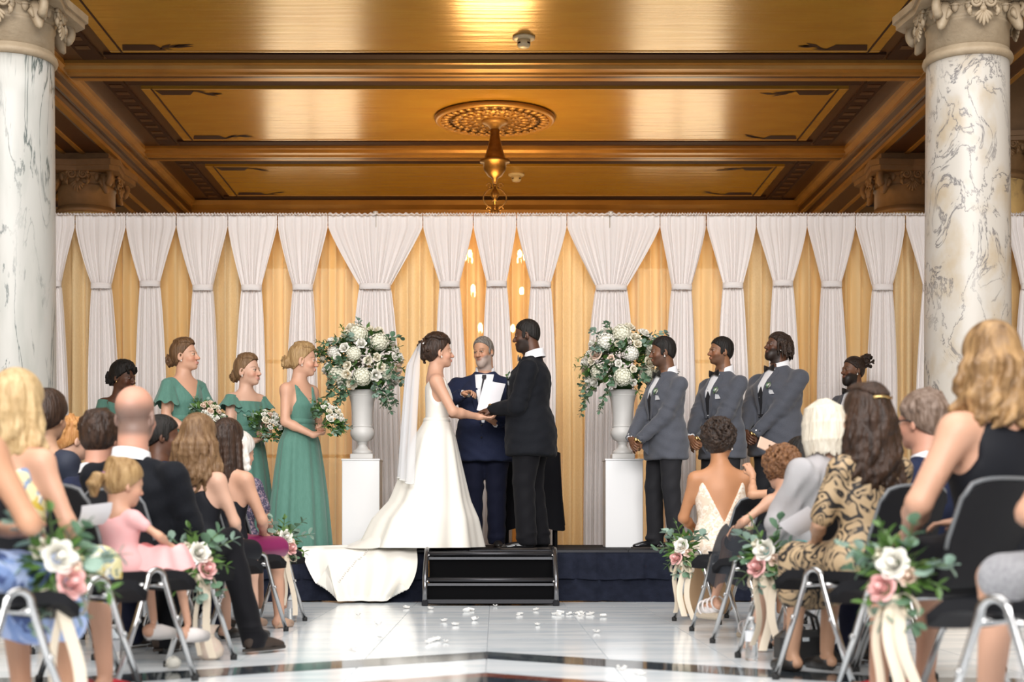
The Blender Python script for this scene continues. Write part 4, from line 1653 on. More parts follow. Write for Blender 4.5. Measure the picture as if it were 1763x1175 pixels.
    # ---- clothes
    def trousers(s, m, w=1.0):
        B = Sdf()
        S = s.S
        B.loft([(-.14 * S, .155 * S * s.b, .10 * S * s.b, .125 * S * s.b), (-.02 * S, .182 * S * s.b, .122 * S * s.b, .135 * S * s.b), (.10 * S, .168 * S * s.b, .118 * S * s.b, .115 * S * s.b)], s.TR, s.T.t, .05)
        for q in (-1, 1):
            hp, kn, an = s.leg[q]
            B.cap(hp, kn, .100 * S * s.b * w, .074 * S * w, .035)
            e = an + (0, -.012, -.035)
            B.cap(kn, e, .074 * S * w, .066 * S * w, .02)
            # break folds over the shoe
            B.ell(e + np.array((0, .035, .035)), (.062 * S * w, .06, .028), None, .02)
            B.ell(e + np.array((0, -.03, .075)), (.062 * S * w, .055, .022), None, .015)
            # crease
            mid = (kn + e) / 2
            B.cap(kn + (0, .066 * S, 0), e + (0, .072 * S, .05), .008, .008, .025)
        ph = s.S * 37

        def wr(X, Y, Z):
            return .0035 * np.sin(Z * 42 + X * 30 + Y * 22 + ph) * np.sin(X * 19 - Y * 27 + ph)
        B.fn(wr, 'd')
        an = min(s.leg[-1][2][2], s.leg[1][2][2])
        B.fn(lambda X, Y, Z: (an - .062) - Z + 0 * X, 'i', .004)
        return s.piece('trousers', B, m, .0135)

    def shoes(s, m, sole, L=.27):
        for q in (-1, 1):
            hp, kn, an = s.leg[q]
            B = Sdf()
            z0 = an[2] - .085 * s.S
            sh = an.copy()
            fx = q * .03
            P = lambda y, z, x=0: np.array((sh[0] + fx * (y + .05) / .2 + x, sh[1] + y, z0 + z))
            B.ell(P(-.035, .042), (.036, .045, .042), None, .02)
            B.ell(P(.06, .030), (.041, .095, .036), None, .03)
            B.ell(P(.14, .022), (.038, .055, .024), None, .02)
            B.cap(P(-.02, .07), P(-.02, .10), .036, .034, .02)
            B.fn(lambda X, Y, Z: z0 + .012 - Z + 0 * X, 'i', .004)
            o = s.piece('shoe', B, m, .0062)
            m2 = MB()
            ring = []
            for k in range(22):
                a = 2 * PI * k / 22
                yy = .055 + .15 * math.sin(a)
                ww = (.040 if yy > .02 else .034) * math.cos(a)
                ring.append(P(yy, 0, ww))
            m2.sheet([[tuple(p + (0, 0, 0)) for p in ring], [tuple(p + (0, 0, .014)) for p in ring]], wrap=True)
            m2.add([tuple(p) for p in ring], [tuple(range(21, -1, -1))])
            me = m2.mesh('sole', sole)
            link('sole', me, o)

    def jacket(s, m, hem=-.17, bel=0.0, sleeves=True, open_front=.0, inf=.022, h=.0125, cut=None, name='jacket', wrn=1.0):
        B = Sdf()
        S, b = s.S, s.b
        ex = [(hem * S, .206 * S * b, .150 * S * b + bel * .5, .162 * S * b), (-.11 * S, .204 * S * b, .150 * S * b + bel * .6, .162 * S * b), (-.02 * S, .204 * S * b, .150 * S * b + bel * .7, .162 * S * b), (.09 * S, .192 * S * b, .142 * S * b + bel, .145 * S * b)]
        st = [q for q in s.st(inf, bel=bel) if q[0] > .1 * S and q[0] < .42 * S]
        B.loft(ex + st + [(.45 * S, (.145 + .03 * (b - 1)) * S + inf * .5, .098 * S * b, .118 * S * b), (.49 * S, (.105 + .03 * (b - 1)) * S + inf * .5, .084 * S, .104 * S), (.525 * S, .084 * S, .070 * S, .090 * S), (.548 * S, .078 * S, .060 * S, .084 * S)], s.TR, s.T.t, .05, n=2.25)
        for q in (-1, 1):
            el, wr, fd, pn, curl = s.arm[q]
            a = s.sh[q]
            B.cap(s.T(q * .045, -.025, .515), a + (0, 0, .0), .034 * S, .052 * S, .045)
            B.cap(a, el, .062 * S * (1 + (b - 1) * .6), .060 * S * (1 + (b - 1) * .5), .035)
            e = wr + (wr - el) / np.linalg.norm(wr - el) * .005
            B.cap(el, e, .060 * S * (1 + (b - 1) * .5), .046 * S, .02)
            # elbow creases
            u = (el - a) / np.linalg.norm(el - a)
            for kk in range(2):
                c = el - u * (.03 + .05 * kk)
                B.ell(c, (.066 * S, .066 * S, .012), np.array(Vector(u).to_track_quat('Z', 'Y').to_matrix()), .018)
        ph = s.S * 91

        def wv(X, Y, Z):
            return wrn * (.0032 * np.sin(Z * 36 + X * 24 + Y * 31 + ph) * np.sin(X * 17 - Y * 23 + Z * 9 + ph) + .002 * np.sin(Z * 70 - X * 45 + ph))
        B.fn(wv, 'd')
        for q in (-1, 1):        # open cuffs
            el, wr, fd, pn, curl = s.arm[q]
            u = (wr - el) / np.linalg.norm(wr - el)
            B.cap(wr - u * .01, wr + u * .06, .036 * S, .036 * S, .004, 's')
        if cut is not None:
            B.fn(cut, 'i', .006)
        o = s.piece(name, B, m, h)
        s.bvh = BVHTree.FromPolygons([tuple(v) for v in s.last[0]], [tuple(f) for f in s.last[1]])
        return o

    def patch(s, name, rows, m, off=.004, thick=.003, ncol=6, parent=None, front=1, T=None):
        """rows of (z, x0, x1) in the torso frame, laid on the front (1) or back (-1) of the last garment"""
        T = T or s.T
        d = T.R @ np.array((0, -front, 0.))
        P0, P1 = [], []
        for (z, x0, x1) in rows:
            a, b_ = [], []
            for k in range(ncol + 1):
                x = x0 + (x1 - x0) * k / ncol
                o = T(x, front * .6, z)
                hit = s.bvh.ray_cast(Vector(o), Vector(d))
                p = np.array(hit[0]) if hit[0] is not None else T(x, front * .1, z)
                a.append(tuple(p - d * (off + thick)))
                b_.append(tuple(p - d * (off - .006)))
            P0.append(a)
            P1.append(b_)
        mb = MB()
        mb.sheet(P0 if front < 0 else [r_[::-1] for r_ in P0])
        n, c = len(rows), ncol + 1
        rim0 = P0[0] + [P0[i][-1] for i in range(1, n)] + P0[-1][::-1][1:] + [P0[i][0] for i in range(n - 2, 0, -1)]
        rim1 = P1[0] + [P1[i][-1] for i in range(1, n)] + P1[-1][::-1][1:] + [P1[i][0] for i in range(n - 2, 0, -1)]
        mb.sheet([rim0, rim1], wrap=True)
        return mb.build(name, m, parent or s.root)

    def on_front(s, x, z, off=.01, front=1):
        d = s.TR @ np.array((0, -front, 0.))
        hit = s.bvh.ray_cast(Vector(s.T(x, front * .6, z)), Vector(d))
        p = np.array(hit[0]) if hit[0] is not None else s.T(x, front * .12, z)
        return p - d * off

    def collar(s, m, name='shirt_collar', r0=.080, r1=.066, z0=.528, z1=.590, gap=.45, tilt=.022):
        mb = MB()
        rows = []
        r1 = .058 * (1 + (s.b - 1) * .4) * max(s.hd.s / s.S, 1.0) + .015
        r0 = r1 + .014
        for (z, r_) in ((z0, r0), ((z0 + z1) / 2, (r0 + r1) / 2 - .002), (z1, r1), (z1 + .002, r1 - .006), (z1 - .03, r1 - .006)):
            row = []
            for k in range(29):
                a = PI / 2 + gap * .5 + (2 * PI - gap) * k / 28
                fr = math.sin(a)
                row.append(tuple(s.T(r_ * math.cos(a), -.022 + r_ * .97 * math.sin(a), z - tilt * fr - (.02 * max(0, fr) ** 6 if z < z1 - .01 else 0))))
            rows.append(row)
        mb.sheet(rows)
        return mb.build(name, m, s.root)

    def cuffs(s, m, watch=None):
        for q in (-1, 1):
            el, wr, fd, pn, curl = s.arm[q]
            u = (wr - el) / np.linalg.norm(wr - el)
            MB().tube([wr - u * .05, wr + u * .012, wr + u * .02], [.039 * s.S, .037 * s.S, .034 * s.S], 16).build('shirt_cuff', m, s.root)

    def bow_tie(s, m, zc=.532, yo=.012):
        p = s.T(0, .075 + yo, zc)
        p = np.array(s.on_front(0, .505, .014)) * .0 + p
        Rm = Matrix(s.TR.tolist())
        t = MB()
        for q in (-1, 1):
            rows = []
            for i in range(6):
                u = i / 5
                hw = .008 + .024 * u ** .8
                rows.append([tuple(p + s.TR @ np.array((q * .062 * u, .006 * math.cos(a) + .004 * math.sin(3 * u), hw * math.sin(a)))) for a in np.linspace(0, 2 * PI, 11)[:-1]])
            t.sheet(rows, wrap=True)
            t.add(rows[-1], [tuple(range(10))])
        t.ball(p, (.012, .011, .013), 10, 8, Rm)
        o = t.build('bow_tie', m, s.root)
        fix_normals(o.data)
        return o

    def suit_front(s, m_j, m_shirt, button_z=.13, vest=None, vw=.050, lap=.055, gx=0.0):
        """shirt V, lapels, buttons on the front of the jacket"""
        z1 = .525
        zz = np.linspace(z1, button_z + .02, 9)
        u = (z1 - zz) / (z1 - button_z)
        edge = vw * (1 - u) ** .8 + .004
        s.patch('shirt_front', [(z, -e, e) for z, e in zip(zz, edge)], m_shirt, .002, .002, 8)
        if vest is not None:
            zv = np.linspace(.36, button_z + .0, 6)
            s.patch('waistcoat', [(z, -np.interp(-z, -zz, edge) - .004, np.interp(-z, -zz, edge) + .004) if i else (z + .02, -.002, .002) for i, z in enumerate(zv)], vest, .005, .002, 6)
        for q in (-1, 1):
            rows = []
            for z, e, uu in zip(zz, edge, u):
                wl = lap * (1.0 - .75 * abs(uu - .32) / .7) * (.55 if uu < .08 else 1)
                if uu > .97:
                    wl = .006
                notch = -.016 if .14 < uu < .27 else 0
                rows.append((z, q * e, q * (e + max(.012, wl + notch + (.018 if .27 <= uu < .45 else 0)))))
            s.patch('lapel', rows if q > 0 else [(r_[0], r_[2], r_[1]) for r_ in rows], m_j, .005, .008, 4)
        s.patch('front_edge', [(button_z + .02, .0, .007), (0.0, .0, .007), (-.13, .006, .013)], m_j, .001, .003, 1)
        for z in (button_z, button_z - .1):
            MB().ball(s.on_front(.012, z, .005), .009, 8, 6).build('button', M_black_btn, s.root)


M_black_btn = mat('black_button', (.012, .012, .013), rough=.3)


def ring_sheet(rings, n=72, wrap=True):
    """rings: (z, cx, cy, rx, ry, amp, nf, ph)"""
    rows = []
    for (z, cx, cy, rx, ry, amp, nf, ph) in rings:
        row = []
        for k in range(n):
            a = 2 * PI * k / n
            w = 1 + amp * (math.sin(nf * a + ph) + .45 * math.sin(nf * 1.7 * a + ph * 2.3 + 1))
            row.append((cx + rx * w * math.cos(a), cy + ry * w * math.sin(a), z))
        rows.append(row)
    return rows


def skirt(s, m, rings, name='skirt', n=96, thick=.004):
    mb = MB()
    dense = []
    R_ = np.array(rings, float)
    for t in np.linspace(0, len(rings) - 1, len(rings) * 5):
        dense.append([float(np.interp(t, range(len(rings)), R_[:, q])) for q in range(8)])
    rows = ring_sheet(dense, n)
    mb.sheet(rows[::-1], wrap=True)
    return mb.build(name, m, s.root)


# ---- hair builders (head-local prims) ----
class Hair:
    def __init__(s, P, seed=1):
        s.P, s.B, s.rr = P, Sdf(), random.Random(seed)
        s.H = P.hd

    def e(s, c, r, k=.01, op='u', Rr=None):
        s.B.ell(s.H(c), np.array(r) * s.H.s, s.H.R if Rr is None else s.H.R @ Rr, k, op)
        return s

    def c(s, a, b, r1, r2=None, k=.008, op='u'):
        s.B.cap(s.H(a), s.H(b), r1 * s.H.s, (r2 if r2 is not None else r1) * s.H.s, k, op)
        return s

    def lock(s, pts, rs, k=.006):
        for i in range(len(pts) - 1):
            s.c(pts[i], pts[i + 1], rs[i], rs[i + 1], k)
        return s

    def cap(s, t=.008, front=.168, back=.03, slope=None, yb=-.07, yf=.085, part=None, tc=0):
        """scalp volume cut along the hairline; front = forehead hairline height"""
        s.e((0, -.013, .150 + tc), (.0765 + t, .098 + t, .088 + t), .01)
        s.e((0, -.035, .10), (.070 + t * .8, .068 + t, .075), .03)
        H = s.H
        n = np.array((0, -(front - back), (yf - yb)))
        n = n / np.linalg.norm(n)
        p0 = np.array((0, yf, front))

        def f(X, Y, Z):
            x, y, z = X - H.t[0], Y - H.t[1], Z - H.t[2]
            lx = (H.R[0, 0] * x + H.R[1, 0] * y + H.R[2, 0] * z) / H.s
            ly = (H.R[0, 1] * x + H.R[1, 1] * y + H.R[2, 1] * z) / H.s
            lz = (H.R[0, 2] * x + H.R[1, 2] * y + H.R[2, 2] * z) / H.s
            return -((ly - p0[1]) * n[1] + (lz - p0[2]) * n[2]) * H.s
        s.B.fn(f, 'i', .004)
        return s

    def build(s, m, h=.0066, wav=0.0, name='hair'):
        if wav:
            ph = s.rr.uniform(0, 9)
            s.B.fn(lambda X, Y, Z: wav * np.sin(X * 260 + Z * 60 + ph) * np.sin(Y * 240 + Z * 40), 'd')
        return s.P.piece(name, s.B, m, h)


def updo(P, m, seed=1, bun=(0, -.105, .075), br=.042, front=.202, curls=16, t=.006, sweep=True):
    H = Hair(P, seed)
    H.cap(t, front, .05, yb=-.042)
    rr = H.rr
    # combed-back ridges
    if sweep:
        for k in range(13):
            u = (k - 6) / 6
            pts, rs = [], []
            for i in range(7):
                v = i / 6
                a = .16 + v * 2.0
                y = .085 * math.cos(a) - .012
                z = .150 + (.090) * math.sin(a + .35 * (1 - v))
                x = u * .07 * math.sin(min(PI * .55, .5 + v * 1.6)) * (1 - .65 * max(0, v - .6) / .4)
                q = math.sqrt(max(.02, 1 - (x / .084) ** 2))
                pts.append((x, -.013 + (y + .013) * q * 1.16, .150 + (z - .150) * q * 1.10))
                rs.append(.0035 + .0055 * min(1, v * 3))
            H.lock(pts, rs, .005)
    H.e(bun, (br * 1.1, br * .9, br), .012)
    for k in range(curls):
        a, b = rr.uniform(0, 2 * PI), rr.uniform(-1, 1)
        q = math.sqrt(1 - b * b)
        c = (bun[0] + math.cos(a) * q * br * .9, bun[1] + min(.3, math.sin(a)) * q * br * .9, bun[2] + b * br * .9)
        pts = []
        r0 = rr.uniform(.010, .016)
        nx, ny = rr.uniform(-1, 1), rr.uniform(-1, 1)
        for i in range(6):
            w = i * 1.05
            pts.append((c[0] + r0 * math.cos(w) , c[1] - .004 + r0 * .4 * math.sin(w) * ny, c[2] + r0 * math.sin(w)))
        H.lock(pts, [.0068] * 6, .003)
    H.build(m)


def short_hair(P, m, seed=1, t=.006, front=.178, back=.045, wav=.0012, yb=-.07, tc=0):
    H = Hair(P, seed)
    H.cap(t, front, back, yb=yb, tc=tc)
    for q in (-1, 1):
        H.e((q * .0735, .018, .105), (.006, .016, .03), .01)
    H.build(m, .0055, wav)


def tousled(P, m, seed=1, n=46, t=.012, front=.17, back=.02, L=.05):
    """short brushed hair with visible locks"""
    H = Hair(P, seed)
    H.cap(t, front, back, yb=-.085)
    rr = H.rr
    for k in range(n):
        z = rr.uniform(-.25, 1)
        a = rr.uniform(0, 2 * PI)
        q = math.sqrt(max(0, 1 - z * z))
        p = np.array((.078 * q * math.cos(a), -.013 + .098 * q * math.sin(a), .15 + .09 * z))
        if p[1] > .06 and p[2] < .17:
            continue
        d = np.array((rr.uniform(-.4, .4), rr.uniform(-.6, .6), -.6 - z * .2))
        nrm = np.array((q * math.cos(a), q * math.sin(a), z))
        d = d - nrm * (d @ nrm)
        d /= np.linalg.norm(d)
        H.lock([p + nrm * .006, p + nrm * .010 + d * L * .5, p + nrm * .004 + d * L], [.011, .010, .005], .006)
    H.build(m)


def long_hair(P, m, seed=1, length=.42, n=34, wave=.012, width=1.0, front=.17, rad=.0135, t=.012, spread=.02, face=.0, curl_end=0):
    H = Hair(P, seed)
    H.cap(t, front, .03, yb=-.08)
    rr = H.rr
    for k in range(n):
        a = PI * (1.0 + (k + .5) / n) if not face else PI * (1 - face) + PI * (1 + 2 * face) * (k + .5) / n
        lay = rr.uniform(.75, 1.08)
        L_ = length * rr.uniform(.85, 1.05)
        ph, fr_ = rr.uniform(0, 6), rr.uniform(2.0, 3.2)
        pts, rs = [], []
        for i in range(13):
            u = i / 12
            if u < .3:
                v = u / .3
                zz = .228 - .135 * v ** 1.5
                q = math.sin(PI / 2 * min(1, v * 1.1)) * .98 + .02
                rx, ry = .082 * q, .100 * q
            else:
                v = (u - .3) / .7
                zz = .093 - L_ * v
                rx, ry = .086 * width + spread * v, (.10 * width - .012 * v)
            w = wave * max(0, u - .2) * 1.3
            x = rx * lay * math.cos(a) + w * math.sin(fr_ * 2 * PI * u + ph)
            y = -.013 + ry * lay * math.sin(a) + w * math.cos(fr_ * 2 * PI * u + ph)
            pts.append((x, y, zz))
            rs.append(rad * (1.0 if u < .8 else 1 - (u - .8) * 3) + .001)
        H.lock(pts, rs, .006)
    H.build(m, .0074)


def curly(P, m, seed=1, n=150, R0=(.095, .112, .105), c=(0, -.02, .15), rb=.016, front=.165, zmin=-.75):
    H = Hair(P, seed)
    H.cap(.014, front, .0, yb=-.09)
    rr = H.rr
    for k in range(n):
        z = 1 - (1 - zmin) * (k + .5) / n
        a = k * 2.399 + rr.uniform(-.2, .2)
        q = math.sqrt(max(0, 1 - z * z))
        p = (c[0] + R0[0] * q * math.cos(a), c[1] + R0[1] * q * math.sin(a), c[2] + R0[2] * z)
        if p[1] > .055 and p[2] < front:
            continue
        r_ = rb * rr.uniform(.75, 1.25)
        # a little ringlet
        pts = []
        ax = rr.uniform(0, 6)
        for i in range(5):
            w = i * 1.3 + ax
            pts.append((p[0] + r_ * .8 * math.cos(w), p[1] + r_ * .5 * math.sin(w + ax), p[2] + r_ * .8 * math.sin(w)))
        H.lock(pts, [r_ * .5] * 5, .003)
    H.build(m, .0068)


def boutonniere(P, x, z, sc=1.0):
    p = P.on_front(x, z, .016)
    t = link('boutonniere', ROSES[1], P.root, loc=p, rot=aim(P.TR @ np.array((.1, 1, .4))), scale=.021 * sc)
    for k in range(7):
        a = -1.2 + k * .45
        d = P.TR @ np.array((math.sin(a) * 1.0, .25, math.cos(a) * (.9 if k % 2 else -.5)))
        link('boutonniere_leaf', LEAF_M if k % 2 else LEAF_E, t, loc=(0, 0, -.3), rot=(0, 0, 0), scale=2.0 if k % 2 else 1.6)
        t.children[-1].rotation_euler = (R(20 + 10 * (k % 3)), 0, k * .9)


def pocket_square(P, x, z, m):
    mb = MB()
    p = P.on_front(x, z, .004)
    d = P.TR
    for k in range(3):
        xo = (k - 1) * .016
        q = [(xo - .018, .004, -.012), (xo + .018, .004, -.012), (xo + .01, .007, .012), (xo + .002, .010, .026 + .004 * k)]
        mb.add([tuple(p + d @ np.array(v)) for v in q], [(3, 2, 1, 0)])
        mb.add([tuple(p + d @ (np.array(v) - np.array((0, .006, 0)))) for v in q], [(0, 1, 2, 3)])
    return mb.build('pocket_square', m, P.root)


M_groom = mat('black_suit_wool', spec=.07, color=(.009, .010, .013), rough=.75, sheen=.04, noise=(160, .5, (1, 1, 1), (.015, .016, .020)), bump=(260, .12, (1, 1, 1)))
M_black_tr = mat('black_trouser_wool', spec=.07, color=(.009, .009, .011), rough=.7, sheen=.04)
M_charcoal_tr = mat('charcoal_trouser_wool', spec=.07, color=(.022, .022, .025), rough=.7, sheen=.04)
M_grey = mat('slate_grey_suit_wool', spec=.07, color=(.072, .077, .094), rough=.75, sheen=.25, noise=(170, .5, (1, 1, 1), (.098, .103, .122)), bump=(260, .12, (1, 1, 1)))
M_navy = mat('navy_suit_wool', spec=.07, color=(.018, .024, .055), rough=.75, sheen=.04, noise=(160, .5, (1, 1, 1), (.03, .035, .068)), bump=(260, .12, (1, 1, 1)))
M_navy_tr = mat('navy_trouser_wool', spec=.07, color=(.012, .014, .030), rough=.75, sheen=.04)
M_shirt = mat('white_shirt_cotton', (.80, .80, .82), rough=.6)
M_satin_b = mat('black_satin', (.012, .012, .013), rough=.3)
M_tie = mat('dark_tie_silk', (.018, .016, .022), rough=.45)
M_patent = mat('black_patent_leather', (.010, .010, .011), rough=.10, coat=.6)
M_leather = mat('black_leather', (.018, .016, .015), rough=.4)
M_brown_leather = mat('dark_brown_suede', (.035, .022, .015), rough=.8)
M_sole = mat('shoe_sole', (.03, .022, .017), rough=.7)
M_gold_m = mat('gold_metal', (.75, .52, .22), rough=.25, metal=1.0)
M_pearl = mat('pearl', (.85, .80, .74), rough=.2)
M_silver = mat('silver_metal', (.75, .75, .74), rough=.2, metal=1.0)


def watch(P, q):
    el, wr, fd, pn, curl = P.arm[q]
    u = (wr - el) / np.linalg.norm(wr - el)
    Rm = Vector(u).to_track_quat('Z', 'Y').to_matrix()
    m = MB()
    ring = [wr + u * .025 + np.array(Rm @ Vector((.034 * math.cos(a), .034 * math.sin(a), 0))) for a in np.linspace(0, 2 * PI, 17)[:-1]]
    m.tube(ring, .007, 6, closed=True)
    n = -pn / np.linalg.norm(pn)
    c = wr + u * .025 + n * .034
    m.ball(c, .019, 12, 8)
    m.build('wristwatch', M_gold_m, P.root)


def earrings(P, m):
    for q in (-1, 1):
        m2 = MB().ball(P.hd((q * .084, .002, .064)), .0065, 8, 6).ball(P.hd((q * .083, .002, .074)), .0035, 6, 5)
        m2.build('earring', m, P.root)
# ------------------------------------------------------------------ the wedding party
def at_stage(xp, D):
    return ((xp - 852) / FPX * D, D, STZ)


CLASP = lambda S, q: None


def groomsman(label, xp, D, yaw, h, build, skin, hair, head=(0, 0, 0), beard=None, bg=0.0, dread=None, nose=1.1, shw=1.05, hem=-.17):
    S = h / 1.75
    hz = .895 * S
    # hands folded in front at the waist
    arms = {-1: ((-.045, .25 * S * (.7 + .3 * build), hz + .00 * S), (-1, -.9, -.3), (.75, .30, -.65), (.1, -1, -.2), .45),
            1: ((.055, .29 * S * (.7 + .3 * build), hz + .01 * S), (1, -.9, -.3), (-.75, .25, -.65), (-.1, -1, -.2), .5)}
    P = Person(label, at_stage(xp, D), yaw, h, 'm', build, skin, head=head, arms=arms, shoulder_w=shw, feet={-1: (-.13 * S, -.02, .085 * S), 1: (.13 * S, .03, .085 * S)})
    P.skin_mesh(brow=(.012, .009, .008), beard=beard, beard_geo=bg, nose=nose)
    P.trousers(M_charcoal_tr)
    P.shoes(M_patent, M_sole)
    P.jacket(M_grey, hem)
    P.suit_front(M_grey, M_shirt, .14, vest=M_charcoal_tr)
    P.collar(M_shirt)
    P.cuffs(M_shirt)
    P.bow_tie(M_satin_b)
    boutonniere(P, -.095, .385)
    pocket_square(P, -.105, .325, M_shirt)
    watch(P, -1)
    return P


BK = (.010, .008, .007)
g1 = groomsman('groomsman in slate grey suit standing closest to the right flower urn', 1146, 12.25, 114, 1.80, 1.05, 'mid', 'short', head=(-20, -5, 0), beard=(*BK, .45))
short_hair(g1, HM['black'], 3, .007, .182)
earrings(g1, M_pearl)
g2 = groomsman('groomsman in slate grey suit with goatee, second from the right urn', 1243, 12.75, 122, 1.87, 1.06, 'brown', 'short', head=(-18, 2, 0), beard=(*BK, .5))
short_hair(g2, HM['black'], 4, .007, .180)
g3 = groomsman('tall heavy groomsman in slate grey suit with short locks and chin beard', 1338, 12.95, 122, 1.95, 1.27, 'dark', 'locks', head=(-16, 9, 0), beard=(*BK, .85), bg=.006, shw=1.12)
H = Hair(g3, 5)
H.cap(.010, .178, .05, yb=-.06)
for k in range(44):
    a = PI * (.82 + 1.36 * ((k * .618) % 1))
    p0 = np.array((.06 * math.cos(a), -.02 + .08 * math.sin(a), .215))
    p1 = np.array((.092 * math.cos(a), -.02 + .115 * math.sin(a), .165))
    p2 = np.array((.095 * math.cos(a) + H.rr.uniform(-.01, .01), -.03 + .118 * math.sin(a), .085 + H.rr.uniform(-.03, .03)))
    p3 = p2 + np.array((H.rr.uniform(-.012, .012), -.012, -.05))
    H.lock([p0, p1, p2, p3], [.009, .009, .008, .006], .003)
H.build(HM['curlblack'])
earrings(g3, M_pearl)
g4 = groomsman('bearded groomsman with locks in a high bun, rightmost of the party', 1470, 13.45, 126, 1.76, 1.0, 'mid', 'bun', head=(-18, 2, 0), beard=(*BK, .95), bg=.012)
H = Hair(g4, 6)
H.cap(.007, .186, .06, yb=-.06)
for k in range(16):
    u = (k - 7.5) / 8
    H.lock([(u * .07, .07 * math.sqrt(1 - u * u * .8), .185), (u * .066, .01, .232 - .03 * u * u), (u * .045, -.07, .222), (u * .02, -.105, .20)], [.008, .009, .009, .008], .003)
for k in range(34):
    b, a = H.rr.uniform(-1, 1), H.rr.uniform(0, 6.28)
    q = math.sqrt(1 - b * b)
    c = np.array((.06 * q * math.cos(a), -.145 + .06 * q * math.sin(a), .205 + .062 * b))
    t_ = np.array((-math.sin(a), math.cos(a), H.rr.uniform(-.6, .6))) * .022
    H.lock([c - t_, c + np.array((0, 0, .004)), c + t_], [.009, .011, .008], .003)
H.e((0, -.13, .205), (.045, .045, .045))
H.build(HM['curlblack'])
earrings(g4, M_pearl)

# groom -------------------------------------------------------------------
hz = .895 * 1.93 / 1.75
groom = Person('tall groom in black suit holding the bride\'s hands', at_stage(914, 12.0), 80, 1.93, 'm', 1.20, 'dark', head=(2, -8, 0), shoulder_w=1.06,
               arms={-1: ((-.09, .30, hz + .165), (-1, -.9, -.9), (.15, 1, -.12), (.3, -.2, -1), .6), 1: ((.10, .30, hz + .18), (1, -.9, -.8), (-.15, 1, -.15), (-.3, -.2, -1), .55)},
               feet={-1: (-.15, .02, .094), 1: (.14, -.05, .094)})
groom.skin_mesh(brow=BK, beard=(*BK, .85), beard_geo=.004, nose=1.15)
short_hair(groom, HM['black'], 8, .005, .186, .06)
groom.trousers(M_black_tr, 1.1)
groom.shoes(M_patent, M_sole)
groom.jacket(M_groom, -.20, bel=.02)
groom.suit_front(M_groom, M_shirt, .14)
groom.collar(M_shirt)
groom.cuffs(M_shirt)
groom.bow_tie(M_satin_b)
boutonniere(groom, -.12, .40, 1.15)
pocket_square(groom, -.13, .335, M_shirt)
watch(groom, -1)

# officiant ------------------------------------------------------------------
hz = .895 * 1.85 / 1.75
off = Person('grey-bearded officiant in navy suit and dark tie reading from a sheet', at_stage(835, 12.62), 176, 1.85, 'm', 1.22, 'tan', head=(-24, -8, 4), shoulder_w=1.08,
             arms={1: ((.17, .30, hz + .36), (1, -.5, -.5), (-.8, .5, .15), (.1, .4, -1), .75), -1: ((-.12, .30, hz + .12), (-1, -.4, -.5), (.55, .75, .2), (.2, .2, 1), .55)})
off.skin_mesh(brow=(.10, .08, .07), beard=(.40, .37, .35, .68), beard_geo=.006, nose=1.25, lips=(.20, .07, .055))
short_hair(off, HM['grey'], 9, .007, .202, .05)
off.trousers(M_navy_tr, 1.1)
off.shoes(M_leather, M_sole)
off.jacket(M_navy, -.19, bel=.035)
off.suit_front(M_navy, M_shirt, .10, vw=.075)
off.collar(M_shirt, gap=.9)
off.cuffs(M_shirt)
off.patch('necktie', [(.52, -.016, .016), (.495, -.018, .018), (.48, -.012, .012), (.40, -.020, .020), (.30, -.026, .026), (.20, -.030, .030)], M_tie, .008, .006, 4)
MB().tube([off.on_front(-.085, .40, .008), off.on_front(-.09, .37, .016)], .006, 6).ball(off.on_front(-.083, .405, .012), .010, 8, 6).build('lapel_microphone', M_black_btn, off.root)

# bride ---------------------------------------------------------------------
M_ivory = mat('ivory_satin', (.80, .77, .70), rough=.32, sheen=.2, spec=.5)
M_veil = mat('white_tulle_veil', (.86, .87, .90), rough=.8, transparent=.38, translucent=.2)
M_lace = mat('white_lace', (.85, .84, .80), rough=.6)
BH = 1.77
hz = .895 * BH / 1.75
bride = Person('bride in ivory satin gown with long veil, seen from the side', at_stage(752, 11.98), -84, BH, 'f', .98, 'fair', head=(10, 1, 0), hsc=1.08, arm_b=1.08,
               arms={-1: ((-.07, .36, hz + .20), (-1, -.3, -.9), (.1, 1, -.1), (.2, .1, 1), .35), 1: ((.09, .335, hz + .185), (1, -.45, -1.0), (.0, 1, -.15), (-.2, .1, 1), .35)})
bride.skin_mesh(brow=(.04, .02, .012), lips=(.52, .20, .18))
# swept-up chestnut hair
H = Hair(bride, 15)
H.cap(.009, .204, .05, yb=-.042)
for k in range(15):
    u = (k - 7) / 7
    pts = []
    for i in range(8):
        v = i / 7
        a = .2 + v * 2.25
        x = u * .078 * math.sin(min(PI * .5, .55 + v * 1.6)) * (1 - .5 * max(0, v - .65) / .35)
        q = math.sqrt(max(.03, 1 - (x / .092) ** 2))
        pts.append((x, -.016 + .112 * math.cos(a) * q, .152 + .106 * math.sin(a) * q))
    H.lock(pts, [.003, .009, .012, .013, .013, .012, .011, .009], .004)
H.e((0, -.105, .125), (.062, .05, .072), .02)
for k in range(22):
    b, a = H.rr.uniform(-1, 1), H.rr.uniform(0, 6.28)
    q = math.sqrt(1 - b * b)
    c = np.array((.06 * q * math.cos(a), -.11 + .045 * q * math.sin(a) * .9 - .008, .115 + .075 * b))
    pts = [c + .018 * np.array((math.cos(w), -.2, math.sin(w))) for w in np.linspace(a, a + 4, 6)]
    H.lock(pts, [.010] * 6, .003)
H.build(HM['dark'])
earrings(bride, M_pearl)
BS = bride.S
# bodice, sheer side inset, skirt with train
B = Sdf()
B.loft(bride.st(.009, .10 * BS, .515 * BS), bride.TR, bride.T.t, .02)
for q in (-1, 1):
    B.cap(bride.T(q * .085, -.02, .50), bride.T(q * .10, .02, .44), .035, .05, .03)
T = bride.T


